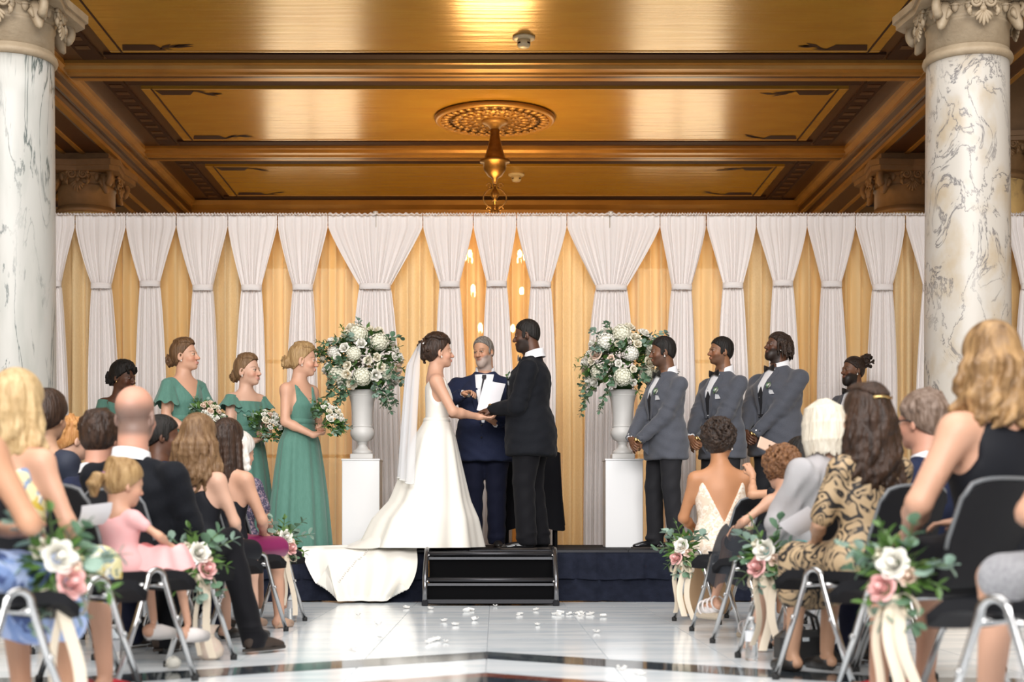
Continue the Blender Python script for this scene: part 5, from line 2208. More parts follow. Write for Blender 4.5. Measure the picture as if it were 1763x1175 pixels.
def bodice_cut(X, Y, Z):
    x, y, z = (X - T.t[0]) / BS, (Y - T.t[1]) / BS, (Z - T.t[2]) / BS
    neck = .485 + .02 * np.abs(x) / .1 - .30 * np.clip(-y - .02, 0, .1) * 2.2    # boat neck in front, open back
    arm = .118 + .25 * np.clip(.36 - z, 0, .3) + .0 * x                         # armholes
    return np.maximum(z - neck, np.abs(x) - arm - .0) * BS


B.fn(bodice_cut, 'i', .006)
bride.piece('bodice', B, M_ivory, .0085)
skirt(bride, M_ivory, [
    (hz + .16 * BS, 0, -.002, .138, .104, 0, 9, 0), (hz + .12 * BS, 0, -.004, .158, .122, .004, 9, 0), (hz + .02, 0, -.02, .205, .175, .02, 9, .3),
    (hz - .2, 0, -.035, .25, .235, .035, 9, .5), (hz - .5, 0, -.06, .32, .325, .04, 9, .7), (.25, 0, -.10, .385, .425, .045, 9, .9), (.02, .0, -.13, .43, .50, .05, 9, 1.0)], 'skirt', 120)
MB().sheet(ring_sheet([(hz + .175 * BS, 0, 0, .136, .104, 0, 9, 0), (hz + .17 * BS, 0, 0, .142, .110, 0, 9, 0), (hz + .145 * BS, 0, 0, .146, .114, 0, 9, 0), (hz + .14 * BS, 0, 0, .142, .108, 0, 9, 0)], 48)[::-1], wrap=True).build('waistband', M_ivory, bride.root)
# hair comb and veil
cmb = MB()
for k in range(13):
    a = -1.0 + 2.0 * k / 12
    p = bride.hd((.062 * math.sin(a), -.125 + .02 * math.cos(a) * 0, .165 + .012 * math.cos(a)))
    for j in range(4):
        cmb.ball(p + np.array((RNG.uniform(-.01, .01), RNG.uniform(-.012, .004), RNG.uniform(-.006, .022))), .0065, 6, 5)
cmb.build('hair_comb', M_pearl, bride.root)
rows = []
for i in range(40):
    v = i / 39
    zz = float(bride.hd((0, 0, .168))[2]) - v * 1.13
    row = []
    for k in range(61):
        u = k / 60 - .5
        wd = .10 + .30 * v ** .8
        x = u * wd * 2 * .90 + .05 * v
        y = -.135 - .085 * v ** .8 - .09 * math.cos(u * PI) * min(1, v * 5 + .2) + (.012 + .010 * v) * math.sin(u * 46 + 2 * math.sin(u * 9)) * min(1, v * 4)
        row.append((x, y + .0, zz + (.03 * math.cos(u * PI * 2) if v > .9 else 0)))
    rows.append(row)
MB().sheet(rows).build('veil', M_veil, bride.root)
MB().tube(rows[-1], .0045, 5).build('veil_lace_edge', M_lace, bride.root)

# train: world-space sheet running left over the stage edge and down to the floor


def train():
    m = MB()
    P0 = Vector(at_stage(752, 11.98))
    rows = []
    NU, NV = 76, 60
    rr = random.Random(2)
    # cross direction: along the depth (v), u runs from the skirt out to the left and over the edge
    Xr = (745 - 852) / FPX * 11.9
    for i in range(NU):
        u = i / (NU - 1)
        row = []
        for j in range(NV):
            v = j / (NV - 1)
            # fan: x from near the skirt to the left end; on-stage part then the drop
            xl = -1.66 + .10 * math.sin(v * 3)                # left limit
            xr = -.63                                         # right limit (towards the steps)
            # v<0.5 on stage (from back to the edge), v>0.5 hanging
            if v < .5:
                w = v / .5
                y = 12.35 - (12.35 - (S0 - .045)) * w
                z = STZ + .006
                spread = .25 + .75 * w
                x0 = -.75 + (xl + .75) * spread
                x1 = -.50 + (xr - (-.50)) * w
            else:
                w = (v - .5) / .5
                y = S0 - .055 - .05 * math.sin(w * PI * .5) - .04 * w
                z = STZ + .006 - (STZ - .012) * w
                x0 = xl + .20 * w ** 2 + .12 * w
                x1 = xr + .03 * math.sin(w * PI) - .13 * w ** 2
            x = x0 + (x1 - x0) * u
            fold = .018 * math.sin(u * 13 + v * 2.2) + .012 * math.sin(u * 31 + v * 5 + 1)
            if v < .5:
                z += max(0, fold * .9) + .012
                # raised where it leaves the skirt
                z += .28 * max(0, u - .55) ** 1.6 * (1 - w) * 2.2
            else:
                edge = min(1, (1 - u) * 6) * min(1, u * 6 + .2)
                y += -.02 + fold * 1.3 * (.3 + w) - (.10 * max(0, u - .7) / .3 * math.sin(w * PI))
                lift = .30 * (max(0, .16 - u) / .16) ** 1.5 + .16 * (max(0, u - .80) / .2) ** 1.5
                z = max(z, .008 + lift * w ** 2)
                if w > .93:
                    y -= .05 * (w - .93) / .07
                    z = max(z, .010)
            row.append((x, y, z))
        rows.append(row)
    m.sheet([r_ for r_ in rows])
    o = m.build('gown_train', M_ivory, bride.root)
    o.matrix_parent_inverse = (Matrix.Translation(bride.root.location) @ Matrix.Rotation(bride.root.rotation_euler.z, 4, 'Z')).inverted()
    b = MB()
    for k in range(22):
        u = k / 21
        p = rows[int((.62 - .36 * u) * (NU - 1))][int((.48 + .34 * u) * (NV - 1))]
        b.ball((p[0], p[1] - .006, p[2] + .003), .008, 6, 5)
    bo = b.build('train_buttons', M_pearl, bride.root)
    tag(bo, kind='stuff')
    bo.matrix_parent_inverse = o.matrix_parent_inverse.copy()
    # swoop between skirt and train on the stage
    s2 = MB()
    rows = []
    for i in range(30):
        u = i / 29
        row = []
        for j in range(30):
            v = j / 29
            a = -1.5 + 3.0 * v          # around the back of the skirt
            x = P0.x - .12 - .30 * math.cos(a) * .5 - u * (.60 * math.cos(a * .6))
            y = P0.y + .02 + .36 * math.sin(a) + u * .03 * math.sin(a)
            z = STZ + .012 + .52 * (1 - u) ** 2.2 * (.55 + .45 * math.cos(a)) + .014 * math.sin(v * 22 + u * 3) * (1 - u * .5)
            row.append((x, y, max(STZ + .012, z)))
        rows.append(row)
    s2.sheet(rows)
    o2 = s2.build('skirt_sweep', M_ivory, bride.root)
    o2.matrix_parent_inverse = o.matrix_parent_inverse.copy()


train()

# the sheet and the glasses the officiant holds
M_paper = mat('white_paper', (.74, .73, .76), rough=.6)
pp = empty('ceremony_sheet', px(845, 684, 12.28))
Rm = Matrix.Rotation(R(-6), 3, 'Z') @ Matrix.Rotation(R(-18), 3, 'X') @ Matrix.Rotation(R(13), 3, 'Y')
for k in range(3):
    rows = [[Rm @ Vector((x * .092 * (1 - .12 * v), -.004 * k + .012 * math.cos(x * 1.3), z * .142 * 1)) for x in np.linspace(-1, 1, 7)] for v, z in zip(np.linspace(0, .6, 7), np.linspace(1, -1, 7))]
    MB().sheet(rows).build('sheet', M_paper, pp)
tag(pp, 'white sheets of paper held by the officiant between bride and groom', 'paper')
gl = empty('eyeglasses', px(812, 683, 12.26))
M_glass = mat('lens_glass', (.85, .9, .88), rough=.03, transmission=.9)
for sx in (-1, 1):
    MB().tube([(sx * .03 + .022 * math.cos(a), 0, .017 * math.sin(a)) for a in np.linspace(0, 2 * PI, 17)[:-1]], .0022, 5, closed=True).build('rim', M_black_btn, gl)
    MB().lathe([(.021, -.001), (.021, .001)], 16, sy=.8).build('lens', M_glass, gl, loc=(sx * .03, 0, 0), rot=(PI / 2, 0, 0))
    MB().tube([(sx * .052, 0, .004), (sx * .054, .05, .004), (sx * .045, .11, -.004)], .002, 5).build('temple', M_black_btn, gl)
MB().tube([(-.008, 0, .006), (0, -.003, .009), (.008, 0, .006)], .002, 5).build('bridge', M_black_btn, gl)
gl.rotation_euler = (.3, .2, .4)
tag(gl, 'folded eyeglasses in the officiant\'s right hand', 'glasses')

# bridesmaids ------------------------------------------------------------------
M_green = mat('sage_green_chiffon', (.075, .195, .15), rough=.75, sheen=.25, noise=(70, .5, (1, 1, .25), (.095, .235, .185)), bump=(140, .15, (1, 1, 1)))


def bouquet(c, d, seed, label, r=.118, trail=.12, group='bridesmaid bouquets'):
    rr = random.Random(seed)
    t = empty('bridal_bouquet', c)
    d = Vector(d).normalized()
    side = d.cross(Vector((0, 0, 1)))
    if side.length < .1:
        side = Vector((1, 0, 0))
    side.normalize()
    up = side.cross(d)
    items = []
    for k in range(170):
        a, q = rr.uniform(0, 2 * PI), math.sqrt(rr.random())
        v = side * math.cos(a) * q + up * math.sin(a) * q
        p = v * r * 1.15 + d * r * (.6 - .9 * q * q)
        items.append((p, v * 1.0 + d * .35 + Vector((rr.uniform(-.4, .4), rr.uniform(-.4, .4), rr.uniform(-.4, .4))), rr.uniform(.045, .075), rr.uniform(-1, 1), 'long' if k % 2 else 'round'))
    joined_leaves('foliage', items[:90], M_leaf_m, t)
    joined_leaves('foliage_dark', items[90:], M_leaf_d, t)
    placed = []
    for k in range(300):
        if len(placed) > 15:
            break
        a, q = rr.uniform(0, 2 * PI), math.sqrt(rr.random()) * .85
        s_ = rr.choice((.024, .029, .034))
        p = (side * math.cos(a) + up * math.sin(a)) * q * r + d * r * (.95 - .5 * q * q)
        if any((p - o_).length < (s_ + r_) * .85 for o_, r_ in placed):
            continue
        placed.append((p, s_))
        link('rose', ROSE_BLUSH if rr.random() < .2 else rr.choice(ROSES), t, loc=p, rot=aim(d + p * 3, rr.uniform(0, 6)), scale=s_)
    for k in range(12):
        a = 2 * PI * k / 12 + rr.uniform(-.2, .2)
        v = side * math.cos(a) + up * math.sin(a)
        sprig(t, v * r * .7 + d * .02, v + d * .15, rr.uniform(.5, 1.0) * r * 1.1, 4, .048, (LEAF_E, LEAF_E2, LEAF_M)[k % 3], .10, rr)
    b = MB()
    for k in range(9):
        a = 2 * PI * k / 9
        v = side * math.cos(a) + up * math.sin(a)
        b.tube([v * .03 + d * .0, v * .012 - d * .09, v * .022 - d * .20], .004, 5)
    b.build('stems', M_stem, t)
    MB().tube([-d * .06, -d * .13], .02, 10).build('ribbon_wrap', M_pink if seed % 2 else M_lace, t)
    tag(t, label, 'bouquet', group)
    return t


def bridesmaid(label, xp, D, yaw, h, skin, head, style, build=1.0, bq=True, elbow_out=1.0, seed=1, bdir=(.0, .75, .65)):
    S = h / 1.75
    hz = .895 * S
    hy = .235
    wz = hz + .10
    arms = {-1: ((-.05, hy - .03, wz), (-1.0 * elbow_out, -.9, -.5), (.75, .5, .2), (.3, .1, 1), .8), 1: ((.06, hy - .03, wz - .03), (1.0 * elbow_out, -.9, -.5), (-.75, .5, .2), (-.3, .1, 1), .8)}
    P = Person(label, at_stage(xp, D), yaw, h, 'f', build, skin, head=head, arms=arms, hsc=1.13, arm_b=1.14)
    dk = P.skin.mean() < .25
    P.skin_mesh(brow=(.12, .07, .04) if not dk else (.012, .008, .007), lips=(.50, .19, .17) if not dk else (.20, .06, .055), blush=.1)
    B = Sdf()
    B.loft(P.st(.010, .06 * S, .53 * S), P.TR, P.T.t, .02)
    T = P.T
    if style in ('flutter', 'cape'):
        for q in (-1, 1):
            B.cap(T(q * .07, -.015, .50), P.sh[q], .055 * S, .062 * S, .03)
    elif style == 'tank':
        for q in (-1, 1):
            B.cap(T(q * .075, -.045, .475), T(q * .085, .03, .47), .03 * S, .034 * S, .02)
    vd = {'tank': .335, 'flutter': .345, 'ruffle': .43, 'cape': .44}[style]
    vs_ = {'tank': 1.75, 'flutter': 1.5, 'ruffle': .15, 'cape': .35}[style]
    aw = {'tank': .116, 'flutter': .30, 'ruffle': .155, 'cape': .30}[style]

    def cut(X, Y, Z):
        x, y, z = (X - T.t[0]) / S, (Y - T.t[1]) / S, (Z - T.t[2]) / S
        fr = np.where(y > -.015, vd + vs_ * np.abs(x), np.where(np.abs(x) < .07, .43, .52) if style != 'ruffle' else .45)
        side_ = np.abs(x) - aw - .4 * np.clip(.37 - z, 0, 1)
        return np.maximum(np.maximum(z - fr, side_), z - .53) * S
    B.fn(cut, 'i', .008)
    P.piece('bodice', B, M_green, .0088)
    b_ = build
    rg = [(hz + .20 * S, 0, 0, .137 * S * b_, .104 * S, .0, 11, 0), (hz + .15 * S, 0, 0, .145 * S * b_, .11 * S, .006, 11, .2), (hz + .02 * S, 0, -.01, .198 * S * b_, .15 * S, .02, 11, .4), (hz - .2 * S, 0, -.01, .228 * S * b_, .185 * S, .03, 11, .6), (hz - .5 * S, 0, -.01, .262 * S, .225 * S, .035, 11, .9), (.012, 0, -.01, .29 * S, .26 * S, .045, 11, 1.2)]
    skirt(P, M_green, rg, 'skirt', 132)
    MB().sheet(ring_sheet([(hz + .215 * S, 0, 0, .134 * S * b_, .102 * S, 0, 9, 0), (hz + .21 * S, 0, 0, .142 * S * b_, .108 * S, .004, 20, 0), (hz + .175 * S, 0, 0, .146 * S * b_, .112 * S, .004, 20, 1), (hz + .17 * S, 0, 0, .142 * S * b_, .106 * S, 0, 9, 0)], 60)[::-1], wrap=True).build('waistband', M_green, P.root)
    if style in ('flutter', 'ruffle', 'cape'):
        for q in (-1, 1):
            el, wr, *_ = P.arm[q]
            a = P.sh[q] + (0, 0, .03)
            u = (el - a) / np.linalg.norm(el - a)
            L0 = {'flutter': .20, 'ruffle': .12, 'cape': .34}[style] * S
            e1 = np.cross(u, (0, 1, 0))
            e1 /= np.linalg.norm(e1)
            e2 = np.cross(u, e1)
            rows = []
            for i in range(9):
                v = i / 8
                r_ = (.055 + (.055 if style != 'cape' else .085) * v ** 1.2) * S
                row = []
                for k in range(40):
                    an = 2 * PI * k / 40
                    w = 1 + .10 * v * math.sin(7 * an + seed)
                    row.append(tuple(a + u * L0 * (v + .08 * v * math.sin(7 * an + 1)) + (e1 * math.cos(an) + e2 * math.sin(an)) * r_ * w))
                rows.append(row)
            MB().sheet(rows, wrap=True).build('flutter_sleeve', M_green, P.root)
    if style == 'ruffle':
        rows = []
        for i in range(6):
            v = i / 5
            row = []
            for k in range(80):
                an = 2 * PI * k / 80
                rx, ry = (.155 + .02 * v) * S, (.10 + .035 * v) * S
                w = 1 + .035 * v * math.sin(16 * an)
                row.append(tuple(T(rx / S * w * math.cos(an), ry / S * w * math.sin(an), .445 - .10 * v + .012 * v * math.sin(16 * an + 1))))
            rows.append(row)
        MB().sheet(rows[::-1], wrap=True).build('neck_ruffle', M_green, P.root)
    earrings(P, M_gold_m if dk else M_pearl)
    if bq:
        # bouquet held in both hands: world position from the local hand point
        yw = R(yaw)
        c = Matrix.Rotation(yw, 3, 'Z') @ Vector((.0, hy + .085, wz + .10)) + P.root.location
        d = Matrix.Rotation(yw, 3, 'Z') @ Vector(bdir)
        P.bq = (c, d)
    return P


b1 = bridesmaid('bridesmaid with dark curled updo in sage green dress, leftmost of four', 207, 13.2, -138, 1.66, 'dark', (28, -10, 0), 'cape', 1.08, seed=1)
updo(b1, HM['black'], 21, (0, -.09, .085), .06, .182, 26, .014)
H = Hair(b1, 31)
for k in range(12):
    x = -.055 + .01 * k
    pts = [np.array((x + .012 * math.cos(w + k), .085 + .010 * math.sin(w + k) - abs(x) * .35, .20 - w * .012)) for w in np.linspace(0, 4.2, 8)]
    H.lock(pts, [.009] * 8, .003)
H.build(HM['black'], name='front_curls')
b2 = bridesmaid('tall bridesmaid with brown curled bun and flutter sleeves in sage green', 318, 12.55, -130, 1.80, 'fair', (30, 6, 0), 'flutter', 1.04, seed=2)
updo(b2, HM['brown'], 22, (0, -.115, .085), .045)
b3 = bridesmaid('shorter bridesmaid with low bun and ruffled neckline in sage green', 425, 12.75, -138, 1.67, 'pale', (26, 2, 0), 'ruffle', .96, seed=3)
updo(b3, HM['ltbrown'], 23, (0, -.11, .075), .040)
b4 = bridesmaid('bridesmaid with blonde bun and sleeveless sage green dress nearest the urn', 517, 12.35, -126, 1.73, 'fair', (40, -4, 0), 'tank', 1.0, seed=4)
updo(b4, HM['dkblonde'], 24, (0, -.115, .085), .047)
for P, lab, sd in ((b2, 'white rose bouquet half hidden behind the long-haired guest', 41), (b3, 'white rose bouquet held by the ruffled-neckline bridesmaid', 42), (b4, 'white rose bouquet with pink ribbon held by the blonde-bun bridesmaid', 43)):
    bouquet(P.bq[0], P.bq[1], sd, lab)
# ------------------------------------------------------------------ chairs
M_seat = mat('black_chair_fabric', (.010, .010, .012), rough=.7, spec=.2, noise=(200, .5, (1, 1, 1), (.016, .016, .019)), bump=(300, .15, (1, 1, 1)))
M_shell = mat('black_chair_shell', (.016, .016, .017), rough=.35)
M_chrome = mat('chrome_tube', (.50, .50, .50), rough=.18, metal=1.0)
M_rimg = mat('grey_edge_trim', (.16, .17, .18), rough=.3)
M_rubber = mat('black_rubber', (.015, .015, .015), rough=.7)


def chair_parts():
    parts = []
    # seat pad: shallow dish with a rolled front
    rows = []
    for j in range(9):
        v = j / 8
        y = -.20 + .43 * v
        row = []
        for i in range(11):
            u = i / 10 * 2 - 1
            w = .215 + .012 * v
            z = .452 + .012 * u * u - .018 * math.sin(PI * v) * (1 - u * u) - (.05 * (v - .85) / .15 if v > .85 else 0)
            row.append((u * w, y, z))
        rows.append(row)
    m = MB()
    m.sheet(rows)
    low = [[(p[0] * .97, p[1], p[2] - .035) for p in r_] for r_ in rows]
    m.sheet([r_[::-1] for r_ in low])
    rim = lambda g: g[0] + [r_[-1] for r_ in g[1:]] + g[-1][::-1][1:] + [r_[0] for r_ in g[::-1][1:-1]]
    m.sheet([rim(rows), rim(low)], wrap=True)
    parts.append(('seat', m.mesh('seat', M_seat)))
    # backrest: continues the curve of the seat upward
    rows = []
    for j in range(13):
        v = j / 12
        if v < .25:
            w_ = v / .25
            y, z = -.20 - .045 * w_, .452 + .055 * w_ ** 2
        else:
            w_ = (v - .25) / .75
            y, z = -.245 - .105 * w_, .507 + .30 * w_
        row = []
        for i in range(11):
            u = i / 10 * 2 - 1
            wd = .215 * (1 - .10 * max(0, v - .25)) * (1 - .10 * max(0, (v - .9) / .1) ** 2)
            row.append((u * wd, y + .035 * u * u * min(1, v * 2), z - (.02 * u ** 4 if v > .9 else 0)))
        rows.append(row)
    back = [[(p[0], p[1] - .020, p[2] - .008) for p in r_] for r_ in rows]
    m = MB()
    m.sheet([r_[::-1] for r_ in rows])
    m.sheet(back)
    m.sheet([rim(back), rim(rows)], wrap=True)
    parts.append(('backrest', m.mesh('backrest', M_seat)))
    edge = [r_[0] for r_ in rows[5:]] + rows[-1][1:-1] + [r_[-1] for r_ in rows[5:][::-1]]
    parts.append(('edge_trim', MB().tube([(p[0], p[1] - .01, p[2] + .003) for p in edge], .008, 6).mesh('edge_trim', M_rimg)))
    for sx in (-1, 1):
        x = sx * .245
        pts = [(x, .205, .012), (x, .10, .27)]
        for k in range(9):
            a = PI * k / 8
            pts.append((x, .045 * math.cos(a) + .0, .425 + .045 * math.sin(a)))
        pts += [(x, -.10, .27), (x, -.205, .012)]
        parts.append(('leg_frame', MB().tube(pts, .0125, 10).mesh('leg_frame', M_chrome)))
        for y in (.205, -.205):
            parts.append(('foot_cap', MB().lathe([(.016, 0), (.017, .02), (.014, .028)], 10, c=(x, y, 0)).mesh('foot_cap', M_rubber)))
        parts += [('stacking_stud', MB().ball((x + sx * .014, yy, .27), .010, 8, 6).mesh('stacking_stud', M_chrome)) for yy in (.10, -.10)]
    for y in (.05, -.05):
        parts.append(('cross_bar', MB().tube([(-.245, y, .405), (.245, y, .405)], .011, 8).mesh('cross_bar', M_chrome)))
    return parts


CP = chair_parts()
LD = [9.55, 8.69, 7.83, 6.95, 6.05, 5.2, 4.35]
RD = [9.55, 8.70, 7.87, 7.05, 6.10, 5.10, 3.95]
YAW = 36.9


def seat_pos(side, k, j=0.0):
    D = (LD if side < 0 else RD)[k]
    X = -1.25 if side < 0 else 1.18
    q = .245 + .52 * j
    return Vector((X + side * (.8 * q) + side * .6 * .205, D + .6 * q - .8 * .205, 0))


def chair(side, k, j, label):
    p = seat_pos(side, k, j)
    t = empty('stacking_chair', p, R(-YAW if side < 0 else YAW))
    for nm, me in CP:
        link(nm, me, t)
    tag(t, label, 'chair', 'black guest chairs')
    return t


rowname = ['first', 'second', 'third', 'fourth', 'fifth', 'sixth', 'seventh']
for k in range(7):
    chair(-1, k, 0, 'black chrome-legged aisle chair left of the aisle, %s row from the stage' % rowname[k])
    chair(1, k, 0, 'black chrome-legged aisle chair right of the aisle, %s row from the stage' % rowname[k])
for (sd, k, j) in ((-1, 3, 1), (-1, 3, 2), (-1, 2, 1), (-1, 1, 1), (-1, 2, 2), (1, 1, 1), (1, 4, 1)):
    chair(sd, k, j, 'black chair %s places in from the %s aisle edge, %s row from the stage' % ('two' if j == 1 else 'three', 'left' if sd < 0 else 'right', rowname[k]))

# ------------------------------------------------------------------ guests


def pattern_mat(name, base, cols, scale, stretch=(1, 1, 1), rough=.65, warp=1.5):
    m = bpy.data.materials.new(name)
    m.use_nodes = True
    N, L = m.node_tree.nodes, m.node_tree.links
    b = N['Principled BSDF']
    b.inputs['Roughness'].default_value = rough
    tc = N.new('ShaderNodeTexCoord')
    mp = N.new('ShaderNodeMapping')
    mp.inputs['Scale'].default_value = stretch
    L.new(tc.outputs['Object'], mp.inputs[0])
    cur = None
    for i, (c, thr, sc) in enumerate(cols):
        t = N.new('ShaderNodeTexNoise')
        t.inputs['Scale'].default_value = scale * sc
        t.inputs['Detail'].default_value = 2.5
        t.inputs['Distortion'].default_value = warp
        ad = N.new('ShaderNodeVectorMath')
        ad.inputs[1].default_value = (i * 3.7, i * 1.9, i * 5.3)
        L.new(mp.outputs[0], ad.inputs[0])
        L.new(ad.outputs[0], t.inputs['Vector'])
        r_ = N.new('ShaderNodeMapRange')
        r_.inputs['From Min'].default_value = thr
        r_.inputs['From Max'].default_value = thr + .025
        L.new(t.outputs['Fac'], r_.inputs['Value'])
        mx = N.new('ShaderNodeMix')
        mx.data_type = 'RGBA'
        L.new(r_.outputs[0], mx.inputs['Factor'])
        if cur is None:
            mx.inputs[6].default_value = (*base, 1)
        else:
            L.new(cur, mx.inputs[6])
        mx.inputs[7].default_value = (*c, 1)
        cur = mx.outputs[2]
    L.new(cur, b.inputs['Base Color'])
    return m


def paisley_mat():
    """black ground with tan swirling bands and beads"""
    m = bpy.data.materials.new('paisley_print')
    m.use_nodes = True
    N, L = m.node_tree.nodes, m.node_tree.links
    b = N['Principled BSDF']
    b.inputs['Roughness'].default_value = .6
    tc = N.new('ShaderNodeTexCoord')
    t = N.new('ShaderNodeTexNoise')
    t.inputs['Scale'].default_value = 7
    t.inputs['Distortion'].default_value = 1.6
    t.inputs['Detail'].default_value = 1
    L.new(tc.outputs['Object'], t.inputs['Vector'])
    ml = N.new('ShaderNodeMath')
    ml.operation = 'MULTIPLY'
    ml.inputs[1].default_value = 46
    L.new(t.outputs['Fac'], ml.inputs[0])
    sn = N.new('ShaderNodeMath')
    sn.operation = 'SINE'
    L.new(ml.outputs[0], sn.inputs[0])
    v = N.new('ShaderNodeTexVoronoi')
    v.inputs['Scale'].default_value = 34
    L.new(tc.outputs['Object'], v.inputs['Vector'])
    r1 = N.new('ShaderNodeMapRange')
    r1.inputs['From Min'].default_value = -.15
    r1.inputs['From Max'].default_value = .1
    L.new(sn.outputs[0], r1.inputs['Value'])
    r2 = N.new('ShaderNodeMapRange')
    r2.inputs['From Min'].default_value = .42
    r2.inputs['From Max'].default_value = .36
    L.new(v.outputs['Distance'], r2.inputs['Value'])
    mu = N.new('ShaderNodeMath')
    mu.operation = 'MULTIPLY'
    mu.inputs[1].default_value = .55
    L.new(r2.outputs[0], mu.inputs[0])
    mxm = N.new('ShaderNodeMath')
    mxm.operation = 'MAXIMUM'
    L.new(r1.outputs[0], mxm.inputs[0])
    L.new(mu.outputs[0], mxm.inputs[1])
    mx = N.new('ShaderNodeMix')
    mx.data_type = 'RGBA'
    L.new(mxm.outputs[0], mx.inputs['Factor'])
    mx.inputs[6].default_value = (.02, .017, .016, 1)
    n2 = N.new('ShaderNodeTexNoise')
    n2.inputs['Scale'].default_value = 4
    L.new(tc.outputs['Object'], n2.inputs['Vector'])
    m2 = N.new('ShaderNodeMix')
    m2.data_type = 'RGBA'
    L.new(n2.outputs['Fac'], m2.inputs['Factor'])
    m2.inputs[6].default_value = (.32, .20, .085, 1)
    m2.inputs[7].default_value = (.62, .47, .30, 1)
    L.new(m2.outputs[2], mx.inputs[7])
    L.new(mx.outputs[2], b.inputs['Base Color'])
    return m


M_yellow_fl = pattern_mat('yellow_blue_floral', (.72, .66, .36), [((.80, .78, .66), .52, 1), ((.20, .27, .42), .58, 1.6), ((.62, .45, .06), .60, 1.3), ((.26, .30, .22), .64, 2.2)], 9)
M_blue_pr = pattern_mat('blue_watercolour_print', (.22, .33, .62), [((.42, .52, .78), .5, 1), ((.06, .10, .26), .58, 1.4)], 7)
M_paisley = paisley_mat()
M_pinkd = mat('pink_cotton', (.82, .42, .42), rough=.7, noise=(20, .4, (1, 1, 1), (.84, .50, .49)))
M_blackd = mat('black_dress_fabric', (.009, .010, .014), rough=.65, spec=.2)
M_navyd = mat('dark_navy_fabric', (.018, .024, .045), rough=.7)
M_magenta = mat('magenta_satin', (.22, .015, .095), rough=.35, noise=(8, .4, (1, 1, 1), (.28, .03, .13)))
M_lace_navy = pattern_mat('navy_beaded_lace', (.05, .045, .09), [((.32, .22, .26), .54, 1), ((.35, .36, .45), .62, 2)], 40)
M_cream_lace = pattern_mat('cream_lace', (.72, .58, .45), [((.82, .72, .62), .48, 1), ((.60, .46, .34), .60, 1.7)], 26)
M_shawl = mat('grey_chiffon_shawl', (.52, .50, .51), rough=.8, translucent=.2, transparent=.08)
M_greyd = mat('grey_lace_dress', (.30, .30, .32), rough=.8, noise=(60, .7, (1, 1, 1), (.45, .45, .47)))
M_tulle = mat('black_tulle', (.018, .022, .030), rough=.8, transparent=.22)
M_tan_skirt = mat('tan_chiffon', (.50, .33, .19), rough=.7, noise=(10, .5, (1, 1, .2), (.42, .27, .15)))


def seated(side, k, j, label, h, sex, skin, build=1.0, lean=6, head=(0, 0, 0), dx=0, dy=0, dyaw=0, arms=None, hsc=1.0, knees=None, feet=None, seat=.455, hipback=-.06, sd=0, shw=1.0, arm_b=1.0, head_px=None, hair=.02):
    p = seat_pos(side, k, j)
    yaw = (-YAW if side < 0 else YAW) + dyaw - side * 11
    if head_px is not None and hsc > .9:
        hsc *= 1.02
    f = Matrix.Rotation(R(yaw), 3, 'Z')
    p = p + f @ Vector((dx, hipback + dy, 0))
    if head_px is not None:          # sitting height read off the photograph
        top = CAM_H + (892 - head_px[1]) * p.y / FPX - hair
        lo_, hi_ = .3, 1.3
        for _ in range(40):
            S = (lo_ + hi_) / 2
            z_ = seat + 0.035 * S + math.cos(R(lean)) * HEADZ[sex] * S + .236 * hsc * (.97 + .03 * S)
            lo_, hi_ = (S, hi_) if z_ < top else (lo_, S)
        build *= (h / (S * 1.75)) ** .5
        h = S * 1.75
    S = h / 1.75
    if arms is None:
        hz_ = seat + 0.035 * S
        arms = {q: ((q * .10 * S, .30 * S, hz_ + .10 * S), (q * 1.0, -.7, -.6), (-q * .5, .8, -.1), (0, .1, -1), .4) for q in (-1, 1)}
    P = Person(label, p, yaw, h, sex, build, skin, seated=True, lean=lean, seat=seat, head=head, arms=arms, hsc=hsc, knees=knees, feet=feet, side=sd, shoulder_w=shw, arm_b=arm_b)
    if head_px is not None:
        hc = f @ Vector(P.hd((0, -.01, .13))) + P.root.location
        want = (head_px[0] - 852) / FPX * hc.y
        P.root.location.x += want - hc.x
    return P


